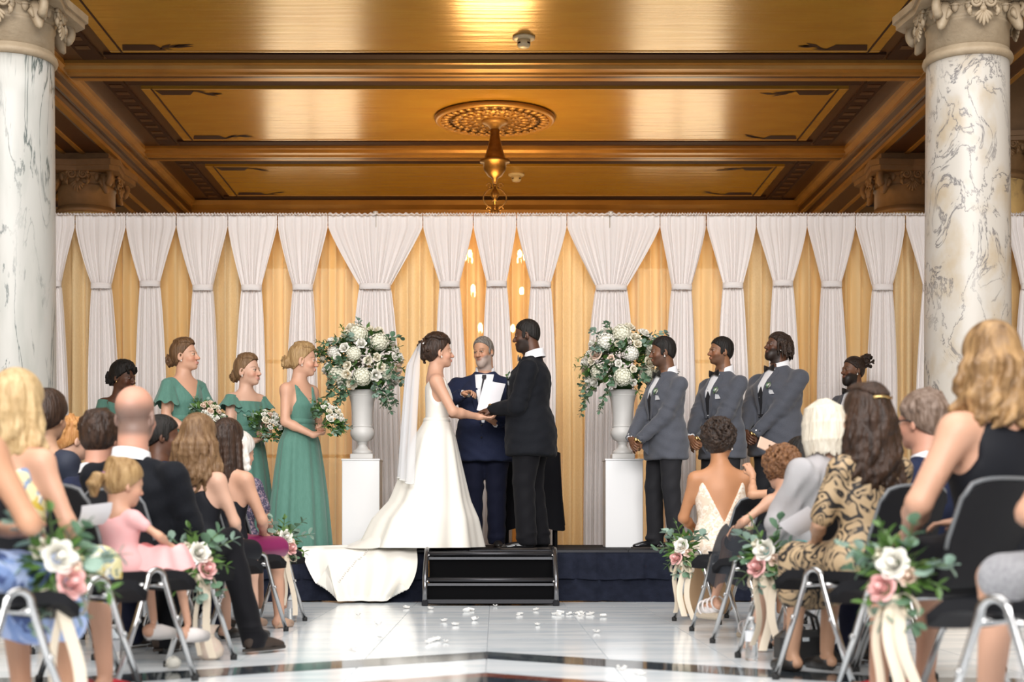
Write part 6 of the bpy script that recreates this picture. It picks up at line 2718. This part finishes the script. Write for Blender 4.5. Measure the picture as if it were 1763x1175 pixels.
def dress(P, m, front=.42, back=.38, aw=.125, sl=0.0, knee=1.0, inf=.012, h=.0115, slope=.35, bslope=.35, name='dress', m_skirt=None, shin=0.0, strap=False):
    S, T = P.S, P.T
    B = Sdf()
    B.loft(P.st(inf, -.12 * S, .53 * S), P.TR, T.t, .03)
    for q in (-1, 1):
        if sl > 0:
            el = P.arm[q][0]
            a = P.sh[q]
            B.cap(T(q * .06, -.015, .50), a, .05 * S, .062 * S, .03)
            B.cap(a, a + (el - a) * sl, .064 * S, .060 * S, .025)
        elif strap:
            B.cap(T(q * .085, -.05, .46), T(q * .09, .03, .46), .03 * S, .032 * S, .02)

    def cut(X, Y, Z):
        x0, y0, z0 = X - T.t[0], Y - T.t[1], Z - T.t[2]
        A = P.TR
        x = (A[0, 0] * x0 + A[1, 0] * y0 + A[2, 0] * z0) / S
        y = (A[0, 1] * x0 + A[1, 1] * y0 + A[2, 1] * z0) / S
        z = (A[0, 2] * x0 + A[1, 2] * y0 + A[2, 2] * z0) / S
        lim = np.where(y > -.015, front + slope * np.abs(x), back + bslope * np.abs(x))
        if sl > 0:
            lim = np.where(np.abs(x) > .11, .7, lim)
            return (z - lim) * S
        side_ = np.abs(x) - aw - .45 * np.clip(.37 - z, 0, 1)
        return np.maximum(z - lim, side_) * S
    B.fn(cut, 'i', .008)
    sk = B if m_skirt is None else Sdf()
    for q in (-1, 1):
        hp, kn, an = P.leg[q]
        e = hp + (kn - hp) * knee
        sk.cap(hp, e, .108 * S * P.b, .078 * S, .06)
        if shin:
            e2 = kn + (an - kn) * shin
            sk.cap(kn, e2, .082 * S, .09 * S, .06)
    hp = (P.leg[-1][0] + P.leg[1][0]) / 2
    kn = (P.leg[-1][1] + P.leg[1][1]) / 2
    sk.cap(hp + (0, .05, 0), hp + (kn - hp) * knee, .09 * S, .06 * S, .06)
    if shin:
        an = (P.leg[-1][2] + P.leg[1][2]) / 2
        sk.cap(kn, kn + (an - kn) * shin, .07 * S, .09 * S, .06)
    o = P.piece(name, B, m, h)
    if m_skirt is not None:
        P.piece('skirt', sk, m_skirt, .013)
    return o


def bare_shoes(P, m, heel=.05):
    """strappy or pump shoes on bare feet"""
    for q in (-1, 1):
        hp, kn, an = P.leg[q]
        b = MB()
        z0 = max(0, an[2] - .085)
        pts = [an + (0, -.035, -.02 - .03), an + (0, .05, -.055), an + (0, .13, -.065)]
        b.tube(pts, [.032, .034, .024], 10)
        b.tube([an + (0, -.03, -.04), np.array((an[0], an[1] - .03, z0))], [.02, .010], 8)
        b.build('shoe', m, P.root)


M_redshoe = mat('red_leather', (.45, .015, .03), rough=.3)
M_whiteshoe = mat('white_leather', (.72, .68, .66), rough=.4)
M_nude = mat('nude_leather', (.55, .36, .25), rough=.4)


def back_suit(P, m_j, m_t, shoes=M_leather, collar=True, bel=0.0):
    P.trousers(m_t, 1.0)
    P.jacket(m_j, -.10, bel=bel, h=.013)
    if collar:
        P.collar(M_shirt, z0=.51, z1=.568)
        # turned-down jacket collar behind the neck
        rows = []
        for (z, r_) in ((.553, .080), (.572, .083), (.550, .094), (.515, .110)):
            rows.append([tuple(P.T(r_ * math.cos(a), -.020 + r_ * .9 * math.sin(a), z - .015 * math.sin(a))) for a in np.linspace(PI * .85, PI * 2.15, 25)])
        MB().sheet(rows).build('jacket_collar', m_j, P.root)
    P.cuffs(M_shirt)
    P.shoes(shoes, M_sole)


# --- left of the aisle
L10 = seated(-1, 0, 0, 'white-haired woman with navy lace sleeves in the front left row', 1.60, 'f', 'fair', 1.08, 2, (-14, -4, 0), dx=-.06, hipback=-.08, head_px=(410, 740))
L10.skin_mesh(hh=.0068)
dress(L10, M_lace_navy, .47, .47, sl=.62)
long_hair(L10, HM['white'], 61, .11, 30, .010, 1.12, .16, .016, .02)
L9 = seated(-1, 1, 0, 'woman with long dark straight hair and magenta skirt, second left row', 1.70, 'f', 'fair', 1.0, 3, (6, 0, 0), hipback=-.08, head_px=(392, 716))
L9.skin_mesh(legs=True, hh=.0068)
dress(L9, M_blackd, .36, .28, .10, m_skirt=M_magenta, knee=1.03)
long_hair(L9, HM['dark'], 62, .34, 36, .004, 1.0, .17, .012)
bare_shoes(L9, M_nude)
L8 = seated(-1, 2, 0, 'woman with long wavy light-brown hair and black dress, third left row', 1.72, 'f', 'pale', 1.05, 3, (8, 0, 0), dx=-.05, hipback=-.08, head_px=(342, 708))
L8.skin_mesh(legs=True, hh=.0068)
dress(L8, M_blackd, .36, .36, .12, knee=1.0, strap=True)
long_hair(L8, HM['ltbrown'], 63, .26, 40, .018, 1.25, .17, .015, .014, .03)
bare_shoes(L8, M_leather)
L6 = seated(-1, 3, 0, 'bald man in black suit with brown suede shoes at the left aisle', 1.88, 'm', 'ruddy', 1.2, -2, (16, 2, 0), shw=1.2, hsc=1.12, dx=-.08, hipback=-.07,
            knees={-1: (-.12, .45, .52), 1: (.17, .50, .56)}, feet={-1: (-.12, .36, .092), 1: (.30, .54, .092)},
            arms={q: ((q * .07, .22, .66), (q, -.6, -.5), (-q * .7, .7, -.1), (0, .1, -1), .5) for q in (-1, 1)}, head_px=(232, 665), hair=.0)
L6.skin_mesh(hh=.006, bald=(.13, .10, .085), nose=1.1)
back_suit(L6, M_groom, M_black_tr, M_brown_leather)
L5 = seated(-1, 3, 1, 'man with thick brown hair and navy jacket beside the bald man', 1.74, 'm', 'ruddy', 1.0, 0, (16, -4, 0), head_px=(172, 702))
L5.skin_mesh(hh=.0068)
back_suit(L5, M_navy, M_navy_tr)
tousled(L5, HM['dark'], 64, 60, .016, .165, .01, .055)
L4 = seated(-1, 2, 2, 'ginger-haired young man in dark jacket, far left side', 1.68, 'm', 'pale', .92, 0, (-20, -6, 0), dx=-.12, dy=.1, head_px=(122, 713))
L4.skin_mesh(hh=.0068)
back_suit(L4, M_navy, M_navy_tr)
tousled(L4, HM['red'], 65, 46, .010, .17, .03, .04)
L3 = seated(-1, 3, 2, 'woman with dark pinned-up hair in front of the veined column', 1.73, 'f', 'olive', 1.0, 0, (10, -4, 0), dx=.02, dy=.02, head_px=(82, 668))
L3.skin_mesh(hh=.0068)
dress(L3, M_navyd, .42, .40, .12, sl=.3)
updo(L3, HM['dark'], 66, (0, -.095, .07), .055, .17, 30, .018)
L11 = seated(-1, 1, 1, 'older bald guest whose bare scalp shows behind the bald man', 1.62, 'm', 'pale', 1.0, 8, (0, -10, 0), dx=-.16, dy=.0, head_px=(278, 737), hair=.0)
L11.skin_mesh(hh=.007)
back_suit(L11, M_navy, M_navy_tr)
L12 = seated(-1, 2, 1, 'dark-skinned child with black hair seen in profile between the seated guests', 1.45, 'm', 'dark', .9, 0, (-48, -4, 0), dx=-.02, dy=.28, hsc=.92, seat=.52, head_px=(278, 710))
L12.skin_mesh(brow=BK, hh=.0068)
short_hair(L12, HM['black'], 67, .009, .175)
back_suit(L12, M_navy, M_navy_tr, collar=False)
# girl in pink
L7 = seated(-1, 4, 0, 'little girl with blonde ponytail in pink dress on the left aisle', 1.12, 'f', 'fair', 1.05, -3, (-22, -12, 4), hipback=-.03, hsc=.80, seat=.462, shw=1.05,
            knees={-1: (-.07, .27, .50), 1: (.08, .28, .50)}, feet={-1: (-.07, .30, .235), 1: (.09, .33, .225)},
            arms={q: ((q * .15, .14, .56), (q, -.6, -.2), (0, .8, -.3), (0, 0, -1), .3) for q in (-1, 1)}, head_px=(212, 782))
L7.skin_mesh(hh=.006, brow=(.3, .2, .1), legs=True, hole_h=.010)
dress(L7, M_pinkd, .44, .46, .13, sl=.42, knee=1.05, h=.009, inf=.012)
rows = []
for i in range(7):
    v = i / 6
    rows.append([(.02 + (.15 + .05 * v) * math.cos(a) * (1 + .05 * math.sin(9 * a)), .15 + (.13 + .06 * v) * math.sin(a) * (1 + .05 * math.sin(9 * a)), .565 - .10 * v ** 1.5 + .008 * math.sin(9 * a)) for a in np.linspace(0, 2 * PI, 61)[:-1]])
MB().sheet(rows[::-1], wrap=True).build('skirt_hem', M_pinkd, L7.root)
H = Hair(L7, 68)
H.cap(.010, .172, .03, yb=-.06)
for k in range(26):
    a = 2 * PI * k / 26
    if math.sin(a) > .5:
        continue
    x, z = math.cos(a), .15 + .075 * math.sin(a) * -1
    st_ = np.array((.085 * math.cos(a), -.012 + .02 * math.sin(a), .15 + .08 * (-math.sin(a))))
    H.lock([st_, st_ * np.array((.85, 1, 1)) + np.array((0, -.065, -.006)), np.array((0, -.115, .12))], [.010, .012, .008], .005)
pt = np.array((0, -.118, .12))
for k in range(12):
    o_ = np.array((H.rr.uniform(-.03, .03), H.rr.uniform(-.02, .02), 0))
    H.lock([pt, pt + np.array((0, -.035, -.005)) + o_ * .8, pt + np.array((0, -.05, -.055)) + o_ * 1.2, pt + np.array((0, -.035, -.115)) + o_ * .6], [.012, .016, .015, .006], .006)
H.build(HM['dkblonde'])
MB().lathe([(.014, -.006), (.019, 0), (.014, .006)], 12).build('hair_tie', mat('purple_elastic', (.25, .08, .30), .6), L7.root, loc=L7.hd((0, -.125, .119)), rot=(PI / 2, 0, 0))
bare_shoes(L7, M_whiteshoe)
L2 = seated(-1, 5, 0, 'blonde woman in yellow and blue floral dress on the left', 1.68, 'f', 'fair', 1.06, 10, (14, 0, 0), dx=-.10, dy=.02, sd=-6, hipback=-.05, head_px=(30, 622))
L2.skin_mesh(legs=True, hh=.0072)
dress(L2, M_yellow_fl, .38, .385, .15, knee=1.0, shin=.2)
long_hair(L2, HM['blonde'], 69, .20, 36, .012, 1.05, .17, .014)
bare_shoes(L2, M_redshoe)
L1 = seated(-1, 6, 0, 'dark-haired woman in navy top cut off by the left picture edge', 1.70, 'f', 'tan', 1.12, 4, (0, 0, 0), dx=.0, dy=.0, hipback=-.04, arm_b=1.12,
            arms={-1: ((-.05, .30, .64), (-1, -.5, -.6), (.5, .8, 0), (0, 0, -1), .4), 1: ((.10, .24, .66), (1.0, -.4, -.9), (-.6, .6, .3), (0, 0, -1), .5)}, head_px=(-72, 562))
L1.skin_mesh(legs=True, hh=.0072)
dress(L1, M_navyd, .38, .34, .115, m_skirt=M_blue_pr, knee=1.0, shin=.35)
long_hair(L1, HM['dark'], 70, .20, 34, .02, 1.15, .17, .016)
bare_shoes(L1, M_redshoe)

# --- right of the aisle
R1 = seated(1, 0, 0, 'woman with short dark curls in cream lace gown, front right row', 1.70, 'f', 'brown', 1.16, 4, (-34, -2, 0), dyaw=-22, hipback=-.06, head_px=(1238, 722))
R1.skin = np.array((.46, .215, .105))
R1.skin_mesh(hh=.0068)
dress(R1, M_cream_lace, .40, .16, .16, knee=1.0, slope=.3, bslope=2.1, m_skirt=M_tan_skirt, shin=.95, strap=True)
curly(R1, HM['curlblack'], 71, 190, (.098, .112, .105), (0, -.02, .155), .017)
earrings(R1, M_pearl)
for q in (-1, 1):
    MB().tube([R1.hd((q * .02, .125, .115)), R1.hd((q * .062, .115, .115)), R1.hd((q * .082, .06, .118)), R1.hd((q * .085, .0, .115))], .003, 5).build('glasses_temple', mat('amber_frame', (.25, .10, .03), .3), R1.root)
R2 = seated(1, 2, 0, 'guest with brown curls and black tulle skirt holding a clear cup', 1.52, 'f', 'fair', .92, 8, (-4, -10, 0), hipback=-.05, hsc=.88,
            knees={-1: (-.12, .40, .55), 1: (.06, .40, .53)}, feet={-1: (-.14, .50, .23), 1: (.04, .36, .12)},
            arms={-1: ((-.20, .22, .62), (-1, -.5, -.4), (-.2, .6, -.6), (1, 0, 0), .6), 1: ((.12, .26, .62), (1, -.5, -.5), (-.4, .8, 0), (0, 0, -1), .4)}, head_px=(1345, 765))
R2.skin_mesh(legs=True, hh=.0068)
dress(R2, M_blackd, .42, .40, .115, strap=True, knee=.9)
rows = []
for i in range(10):
    v = i / 9
    rows.append([(-.02 + (.17 + .10 * v) * math.cos(a) * (1 + .06 * math.sin(8 * a + v)), .24 + (.17 + .13 * v) * math.sin(a) * (1 + .06 * math.sin(8 * a)), .63 - .05 * v - .27 * v ** 2.2 + .02 * math.sin(8 * a)) for a in np.linspace(0, 2 * PI, 73)[:-1]])
MB().sheet(rows[::-1], wrap=True).build('tulle_skirt', M_tulle, R2.root)
curly(R2, HM['curlbrown'], 72, 170, (.102, .115, .105), (0, -.02, .145), .018)
for q in (-1, 1):
    hp, kn, an = R2.leg[q]
    b = MB()
    b.tube([an + (0, -.03, -.06), an + (0, .05, -.075), an + (0, .15, -.085)], [.026, .03, .024], 8)
    for kk in range(4):
        c = an + np.array((0, -.03 + .045 * kk, -.02 - .012 * kk))
        b.tube([c + np.array((.042 * math.cos(a), .01 * math.sin(a), .04 * math.sin(a) - .01)) for a in np.linspace(0, 2 * PI, 13)[:-1]], .006, 5, closed=True)
    b.build('sandal', M_whiteshoe, R2.root)
    MB().box(an + (0, .05, -.105), (.055, .22, .04), bev=.012).build('wedge_sole', mat('woven_sole', (.5, .42, .32), .8), R2.root)
R3 = seated(1, 1, 1, 'black-haired guest raising a phone beside the curly-haired guest', 1.62, 'f', 'tan', 1.0, 4, (0, -8, 0), dx=.0,
            arms={-1: ((-.18, .30, .95), (-1, -.2, -.8), (-.3, .4, .9), (.3, 1, 0), .7), 1: ((.10, .28, .64), (1, -.5, -.5), (-.4, .8, 0), (0, 0, -1), .4)}, head_px=(1378, 748))
R3.skin_mesh(hh=.0068)
dress(R3, M_blackd, .44, .44, sl=.4)
long_hair(R3, HM['black'], 73, .20, 34, .004, 1.05, .165, .013)
R4 = seated(1, 3, 0, 'woman with cream-white bob and grey chiffon shawl on the right', 1.66, 'f', 'pale', 1.10, 0, (-6, -4, 0), dx=.10, hipback=-.05, head_px=(1418, 686))
R4.skin_mesh(hh=.0068, legs=True)
dress(R4, mat('teal_dress', (.02, .30, .30), .5), .45, .45, sl=.3, knee=.72)
# wide shawl with hanging points
B = Sdf()
B.loft([q_ for q_ in R4.st(.020) if -.2 < q_[0] < .50], R4.TR, R4.T.t, .05)
for q in (-1, 1):
    el, wr, *_ = R4.arm[q]
    B.cap(R4.T(q * .06, -.015, .50), R4.sh[q], .055, .075, .05)
    B.cap(R4.sh[q], el, .070, .070, .05)
    B.cap(el, el + (wr - el) * .5, .072, .06, .05)
    B.cap(el, el + np.array((q * .03, .02, -.20)), .06, .025, .05)
B.fn(lambda X, Y, Z: .007 * np.sin(X * 55 + Z * 22 + 6 * Y) + .004 * np.sin(X * 90 - Z * 40), 'd')
R4.piece('shawl', B, M_shawl, .0125)
H = Hair(R4, 74)
H.e((0, -.014, .148), (.093, .112, .100), .01)
H.e((0, -.030, .065), (.100, .098, .090), .04)
for k in range(52):
    a = PI * (.86 + 1.28 * (k + .5) / 52)
    w_ = H.rr.uniform(.97, 1.02)
    H.lock([(.02 * math.cos(a), -.013 + .03 * math.sin(a), .245), (.080 * w_ * math.cos(a), -.013 + .098 * w_ * math.sin(a), .205), (.096 * w_ * math.cos(a), -.014 + .114 * w_ * math.sin(a), .13), (.101 * w_ * math.cos(a), -.02 + .110 * w_ * math.sin(a), .05), (.092 * math.cos(a), -.02 + .095 * math.sin(a), -.02 + H.rr.uniform(-.012, .012))], [.005, .006, .007, .007, .004], .006)
H.e((0, .095, .075), (.058, .07, .10), .01, 's')
H.build(HM['cream'])
R5 = seated(1, 4, 0, 'woman with long dark wavy hair in black and tan paisley dress', 1.70, 'f', 'olive', 1.15, 2, (-4, -2, 0), dx=.06, hipback=-.03, head_px=(1492, 655))
R5.skin_mesh(legs=True, hh=.0072)
dress(R5, M_paisley, .46, .44, sl=.85, shin=.35, knee=1.0)
long_hair(R5, HM['dark'], 75, .30, 40, .024, 1.15, .17, .017, .012, .03)
H = Hair(R5, 85)
for k in range(9):
    u = (k - 4) / 4
    H.lock([(u * .06, .02, .243 - .02 * u * u), (u * .05, -.06, .235 - .02 * u * u), (u * .03, -.115, .19)], [.012, .014, .011], .004)
H.build(HM['dark'], name='pinned_hair')
MB().tube([R5.hd((-.045, -.118, .175)), R5.hd((0, -.128, .178)), R5.hd((.045, -.118, .175))], .006, 6).build('hair_clip', M_gold_m, R5.root)
bare_shoes(R5, M_leather)
R6 = seated(1, 4, 1, 'man with greying brown hair and dark-framed glasses on the right', 1.74, 'm', 'ruddy', 1.0, 0, (12, -2, 0), dx=.0, head_px=(1590, 667))
R6.skin_mesh(hh=.0068)
back_suit(R6, M_navy, M_navy_tr)
tousled(R6, HM['greybrown'], 76, 60, .014, .168, .03, .045)
MB().tube([R6.hd((-.035, .115, .112)), R6.hd((-.075, .10, .114)), R6.hd((-.083, .02, .112)), R6.hd((-.085, -.02, .104))], .004, 5).tube([R6.hd((.035, .115, .112)), R6.hd((.075, .10, .114)), R6.hd((.083, .02, .112)), R6.hd((.085, -.02, .104))], .004, 5).build('glasses_frame', M_black_btn, R6.root)
R7 = seated(1, 5, 0, 'large blonde-highlighted woman in sleeveless black dress, right foreground', 1.80, 'f', 'fair', 1.14, 1, (-14, -4, 0), dx=.12, hipback=-.06, seat=.47, shw=1.08, arm_b=1.25,
            arms={-1: ((-.20, .22, .62), (-1, -.5, -.7), (.3, .8, -.2), (0, 0, -1), .4), 1: ((.12, .28, .66), (1, -.5, -.6), (-.5, .8, 0), (0, 0, -1), .4)}, head_px=(1706, 548))
R7.skin_mesh(legs=True, hh=.0072)
dress(R7, M_blackd, .46, .46, .135, strap=True)
long_hair(R7, HM['hilite'], 77, .22, 44, .026, 1.30, .17, .018, .016, .03)
bare_shoes(R7, M_redshoe)
R8 = seated(1, 6, 0, 'guest in grey lace dress cut off by the right picture edge', 1.70, 'f', 'fair', 1.12, 8, (0, 0, 0), dx=.34, dy=.04, hipback=-.04, arm_b=1.1,
            arms={-1: ((-.06, .30, .72), (-1, -.3, -.8), (.3, .5, .8), (.5, 0, 0), .5), 1: ((.10, .30, .66), (1, -.5, -.6), (-.5, .8, 0), (0, 0, -1), .4)})
R8.skin_mesh(legs=True, hh=.0072)
dress(R8, M_greyd, .44, .44, sl=.3, knee=.92)
long_hair(R8, HM['brown'], 78, .22, 34, .02, 1.1, .17, .015)
bare_shoes(R8, M_leather)
# ------------------------------------------------------------------ aisle bouquets with ribbons, bottles, petals and small things
M_ribbon = mat('cream_satin_ribbon', (.76, .66, .52), rough=.4, sheen=.2)


def aisle_bouquet(c, seed, side, label, sc=1.0):
    rr = random.Random(seed)
    t = empty('aisle_bouquet', c)
    t.scale = (sc, sc, sc)
    out = Vector((-side * .55, -.8, 0)).normalized()
    sx = out.cross(Vector((0, 0, 1))).normalized()
    for (u, w, v, s, me) in ((.0, .03, .045, .046, ROSES[1]), (.035 * side, -.045, .05, .044, ROSE_PINK), (-.045, -.01, .035, .030, ROSE_BLUSH), (.05, .05, .02, .026, ROSES[0])):
        p = sx * u + Vector((0, 0, w)) + out * v
        link('rose', me, t, loc=p, rot=aim(out + Vector((0, 0, .25)) + sx * u * 6, rr.uniform(0, 6)), scale=s)
    items = []
    for k in range(70):
        a = rr.uniform(0, 2 * PI)
        v = sx * math.cos(a) + Vector((0, 0, math.sin(a)))
        items.append((v * rr.uniform(.01, .07) + out * rr.uniform(-.01, .03), v + out * rr.uniform(-.1, .6), rr.uniform(.045, .085), rr.uniform(-1, 1), 'long'))
    joined_leaves('foliage', items, M_leaf_m, t)
    for k in range(9):
        a = 2 * PI * k / 9 + rr.uniform(-.2, .2)
        v = sx * math.cos(a) + Vector((0, 0, math.sin(a) * 1.1))
        sprig(t, v * .04, v + out * .25, rr.uniform(.09, .15), 3, .062, (LEAF_E, LEAF_E2, LEAF_M)[k % 3], .05, rr)
    # ribbon: two loops, a knot and long tails
    k0 = Vector((0, 0, -.085)) + out * .02
    MB().ball(k0, (.022, .018, .018), 10, 7).build('ribbon_knot', M_ribbon, t)
    for s in (-1, 1):
        rows = []
        for i in range(13):
            a = PI * 2 * i / 12
            c_ = k0 + sx * s * (.012 + .045 * (1 - math.cos(a)) * .5 * 1.5) + Vector((0, 0, .035 * math.sin(a) * 1.0 - .035 * (1 - math.cos(a)) * .5)) + out * .01
            rows.append([c_ - out * .017, c_, c_ + out * .017])
        MB().sheet(rows).build('ribbon_loop', M_ribbon, t)
    L0 = c[2] / sc - .12
    for q in range(3):
        rows = []
        ln = min(L0, .37 + .05 * ((q + seed) % 2)) - .02 * q
        ph = rr.uniform(0, 6)
        x0 = (q - 1) * .022
        n = sx * math.cos(.6 * q) + out * math.sin(.6 * q)
        for i in range(15):
            v = i / 14
            c_ = k0 + sx * (x0 + (q - 1) * .05 * v + .018 * math.sin(v * 5 + ph)) + out * (.012 * math.sin(v * 4 + ph)) + Vector((0, 0, -ln * v))
            rows.append([c_ - n * .019, c_ + out * .003, c_ + n * .019])
        MB().sheet(rows).build('ribbon_tail', M_ribbon, t)
    tag(t, label, 'bouquet', 'aisle chair bouquets')


for (x, y, D, sd, side, lab, sc) in (
        (488, 932, 9.30, 1, -1, 'aisle bouquet on the left chair nearest the stage', .95),
        (338, 962, 6.62, 2, -1, 'aisle bouquet with white rose beside the bald man\'s knee', 1.0),
        (95, 975, 4.42, 3, -1, 'large blurred aisle bouquet in the lower left corner', 1.05),
        (1178, 948, 9.22, 4, 1, 'aisle bouquet on the right chair nearest the stage', 1.0),
        (1322, 958, 6.80, 5, 1, 'aisle bouquet with trailing ribbon below the grey shawl', 1.05),
        (1545, 985, 4.72, 6, 1, 'large blurred aisle bouquet in the lower right foreground', 1.05)):
    aisle_bouquet(px(x, y, D), sd, side, lab, sc)

M_pet = mat('clear_bottle_plastic', (.92, .95, .97), rough=.06, transmission=.92, spec=.5)
M_blabel = mat('white_bottle_label', (.78, .80, .84), rough=.5)
M_bcap = mat('white_bottle_cap', (.8, .8, .8), rough=.4)
for (x, y, lab) in ((194, 1158, 'water bottle on the floor behind the little girl\'s chair'), (352, 1112, 'water bottle on the floor behind the bald man\'s bouquet'), (503, 1072, 'water bottle by the left front-row chair'), (1294, 1138, 'water bottle on the floor by the right aisle ribbon')):
    D = CAM_H * FPX / (y - 892)
    t = empty('water_bottle', ((x - 852) / FPX * D, D, 0))
    prof = [(.028, 0), (.031, .006)] + [(.031 - .002 * (i % 2), .012 + .011 * i) for i in range(8)] + [(.031, .10), (.031, .145), (.024, .17), (.013, .185), (.0125, .195)]
    MB().lathe(prof, 18).build('body', M_pet, t)
    MB().lathe([(.0318, .092), (.0318, .142)], 18, caps=False).build('paper_label', M_blabel, t)
    MB().lathe([(.0145, .192), (.0145, .207), (.012, .209)], 14).build('cap', M_bcap, t)
    tag(t, lab, 'bottle')

# white petals scattered in the aisle
M_petal = mat('white_petal', (.84, .83, .80), rough=.5, translucent=.2)


def petal_mesh(seed):
    rr = random.Random(seed)
    b = MB()
    rows = []
    for i in range(5):
        v = i / 4
        w = math.sin(PI * (.12 + .8 * v)) ** .7
        rows.append([((u * .5 * w), v - .5, .30 * u * u + .25 * (v - .5) ** 2 + rr.uniform(-.02, .02)) for u in (-1, -.5, 0, .5, 1)])
    b.sheet(rows)
    return b.mesh('petal', M_petal)


PET = [petal_mesh(i) for i in range(3)]
pts = [(475, 68), (572, 73), (725, 80), (840, 60), (1008, 77), (935, 98), (630, 123), (677, 138), (757, 117), (1012, 138), (1255, 168), (585, 205), (600, 200), (565, 213), (637, 207), (260, 245), (1358, 322), (1440, 345), (1425, 338), (280, 98), (370, 190), (360, 135),
       (1085, 95), (1100, 98), (1105, 90), (1142, 95), (1150, 92), (1175, 92), (1188, 99), (1195, 90), (1235, 92), (1228, 96), (1283, 103), (720, 84), (738, 78), (942, 94), (250, 243)]
rr = random.Random(5)
for (x, y) in pts:
    xp, yp = 500 + x / 2.382, 1020 + y / 2.382
    D = CAM_H * FPX / (yp - 892)
    o = link('petal', rr.choice(PET), None, loc=((xp - 852) / FPX * D, D, .004), rot=(rr.uniform(-.2, .2), rr.uniform(-.2, .2), rr.uniform(0, 6)), scale=rr.uniform(.035, .055))
    tag(o, 'loose white rose petal lying on the marble aisle floor', 'petal', 'petals on the aisle')

# small organza petal bag, white blossom on the floor
M_organza = mat('pale_organza', (.80, .62, .52), rough=.7, transparent=.2, noise=(30, .6, (1, 1, 1), (.84, .76, .60)))
D = 6.95
t = empty('petal_pouch', ((362 - 852) / FPX * D, D, 0))
MB().lathe([(.03, .002), (.06, .02), (.066, .05), (.045, .09), (.016, .115), (.03, .15), (.045, .165)], 18, caps=False).build('pouch', M_organza, t)
MB().lathe([(.019, .112), (.021, .116), (.019, .12)], 14, caps=False).build('drawstring', M_ribbon, t)
tag(t, 'pale organza petal pouch on the floor by the bald man\'s chair', 'pouch')
D = 6.42
o = link('floor_blossom', HYD[1], None, loc=((298 - 852) / FPX * D, D, .035), scale=.035)
tag(o, 'white blossom dropped on the floor beside the girl\'s chair', 'flower')


def paper(c, rot, w, h, lab):
    b = MB()
    Rm = Matrix.Rotation(R(rot[2]), 3, 'Z') @ Matrix.Rotation(R(rot[1]), 3, 'Y') @ Matrix.Rotation(R(rot[0]), 3, 'X')
    for dz in (0, -.002):
        rows = [[Vector(c) + Rm @ Vector((u * w / 2, v * h / 2, dz + .012 * u * u)) for u in np.linspace(-1, 1, 6)] for v in np.linspace(-1, 1, 4)]
        b.sheet(rows if dz == 0 else [r_[::-1] for r_ in rows])
    o = b.build('program_card', M_paper, None)
    tag(o, lab, 'paper')


paper(px(163, 890, 5.60), (10, -58, -35), .10, .17, 'white ceremony program held in front of the floral dress')
paper(px(1382, 902, 6.45), (-30, 30, 25), .12, .18, 'white ceremony program held by the paisley-dressed woman')
t = empty('mobile_phone', px(1322, 768, 8.98))
MB().box((0, 0, 0), (.072, .009, .145), Matrix.Rotation(R(24), 3, 'Z') @ Matrix.Rotation(R(-70), 3, 'Y'), bev=.004).build('case', mat('rose_gold_case', (.72, .50, .38), .35), t)
MB().box((.01, -.006, .0), (.012, .003, .012), Matrix.Rotation(R(24), 3, 'Z'), bev=.001).build('camera_lens', M_black_btn, t)
tag(t, 'phone held up by the black-haired guest on the right', 'phone')
t = empty('clear_cup', px(1288, 905, 8.12))
MB().lathe([(.028, -.05), (.036, .05), (.037, .052)], 18, caps=False).build('cup_wall', M_pet, t)
MB().lathe([(.027, -.05), (.032, -.005)], 16).build('drink', mat('pale_drink', (.75, .62, .35), .2, transmission=.5), t)
tag(t, 'clear plastic cup held by the curly-haired guest in black tulle', 'cup')
D = 6.75
t = empty('handbag', ((1382 - 852) / FPX * D, D, 0))
MB().box((0, 0, .08), (.27, .12, .155), Matrix.Rotation(R(18), 3, 'Z'), bev=.03).build('body', M_leather, t)
for s in (-1, 1):
    MB().tube([(-.07, s * .05, .14), (-.05, s * .055, .22), (0, s * .055, .25), (.05, s * .055, .22), (.07, s * .05, .14)], .008, 6).build('handle', M_leather, t)
MB().box((0, -.07, .12), (.035, .006, .02), Matrix.Rotation(R(18), 3, 'Z'), bev=.002).build('clasp', M_silver, t)
tag(t, 'black leather handbag on the floor under the right-hand chairs', 'handbag')
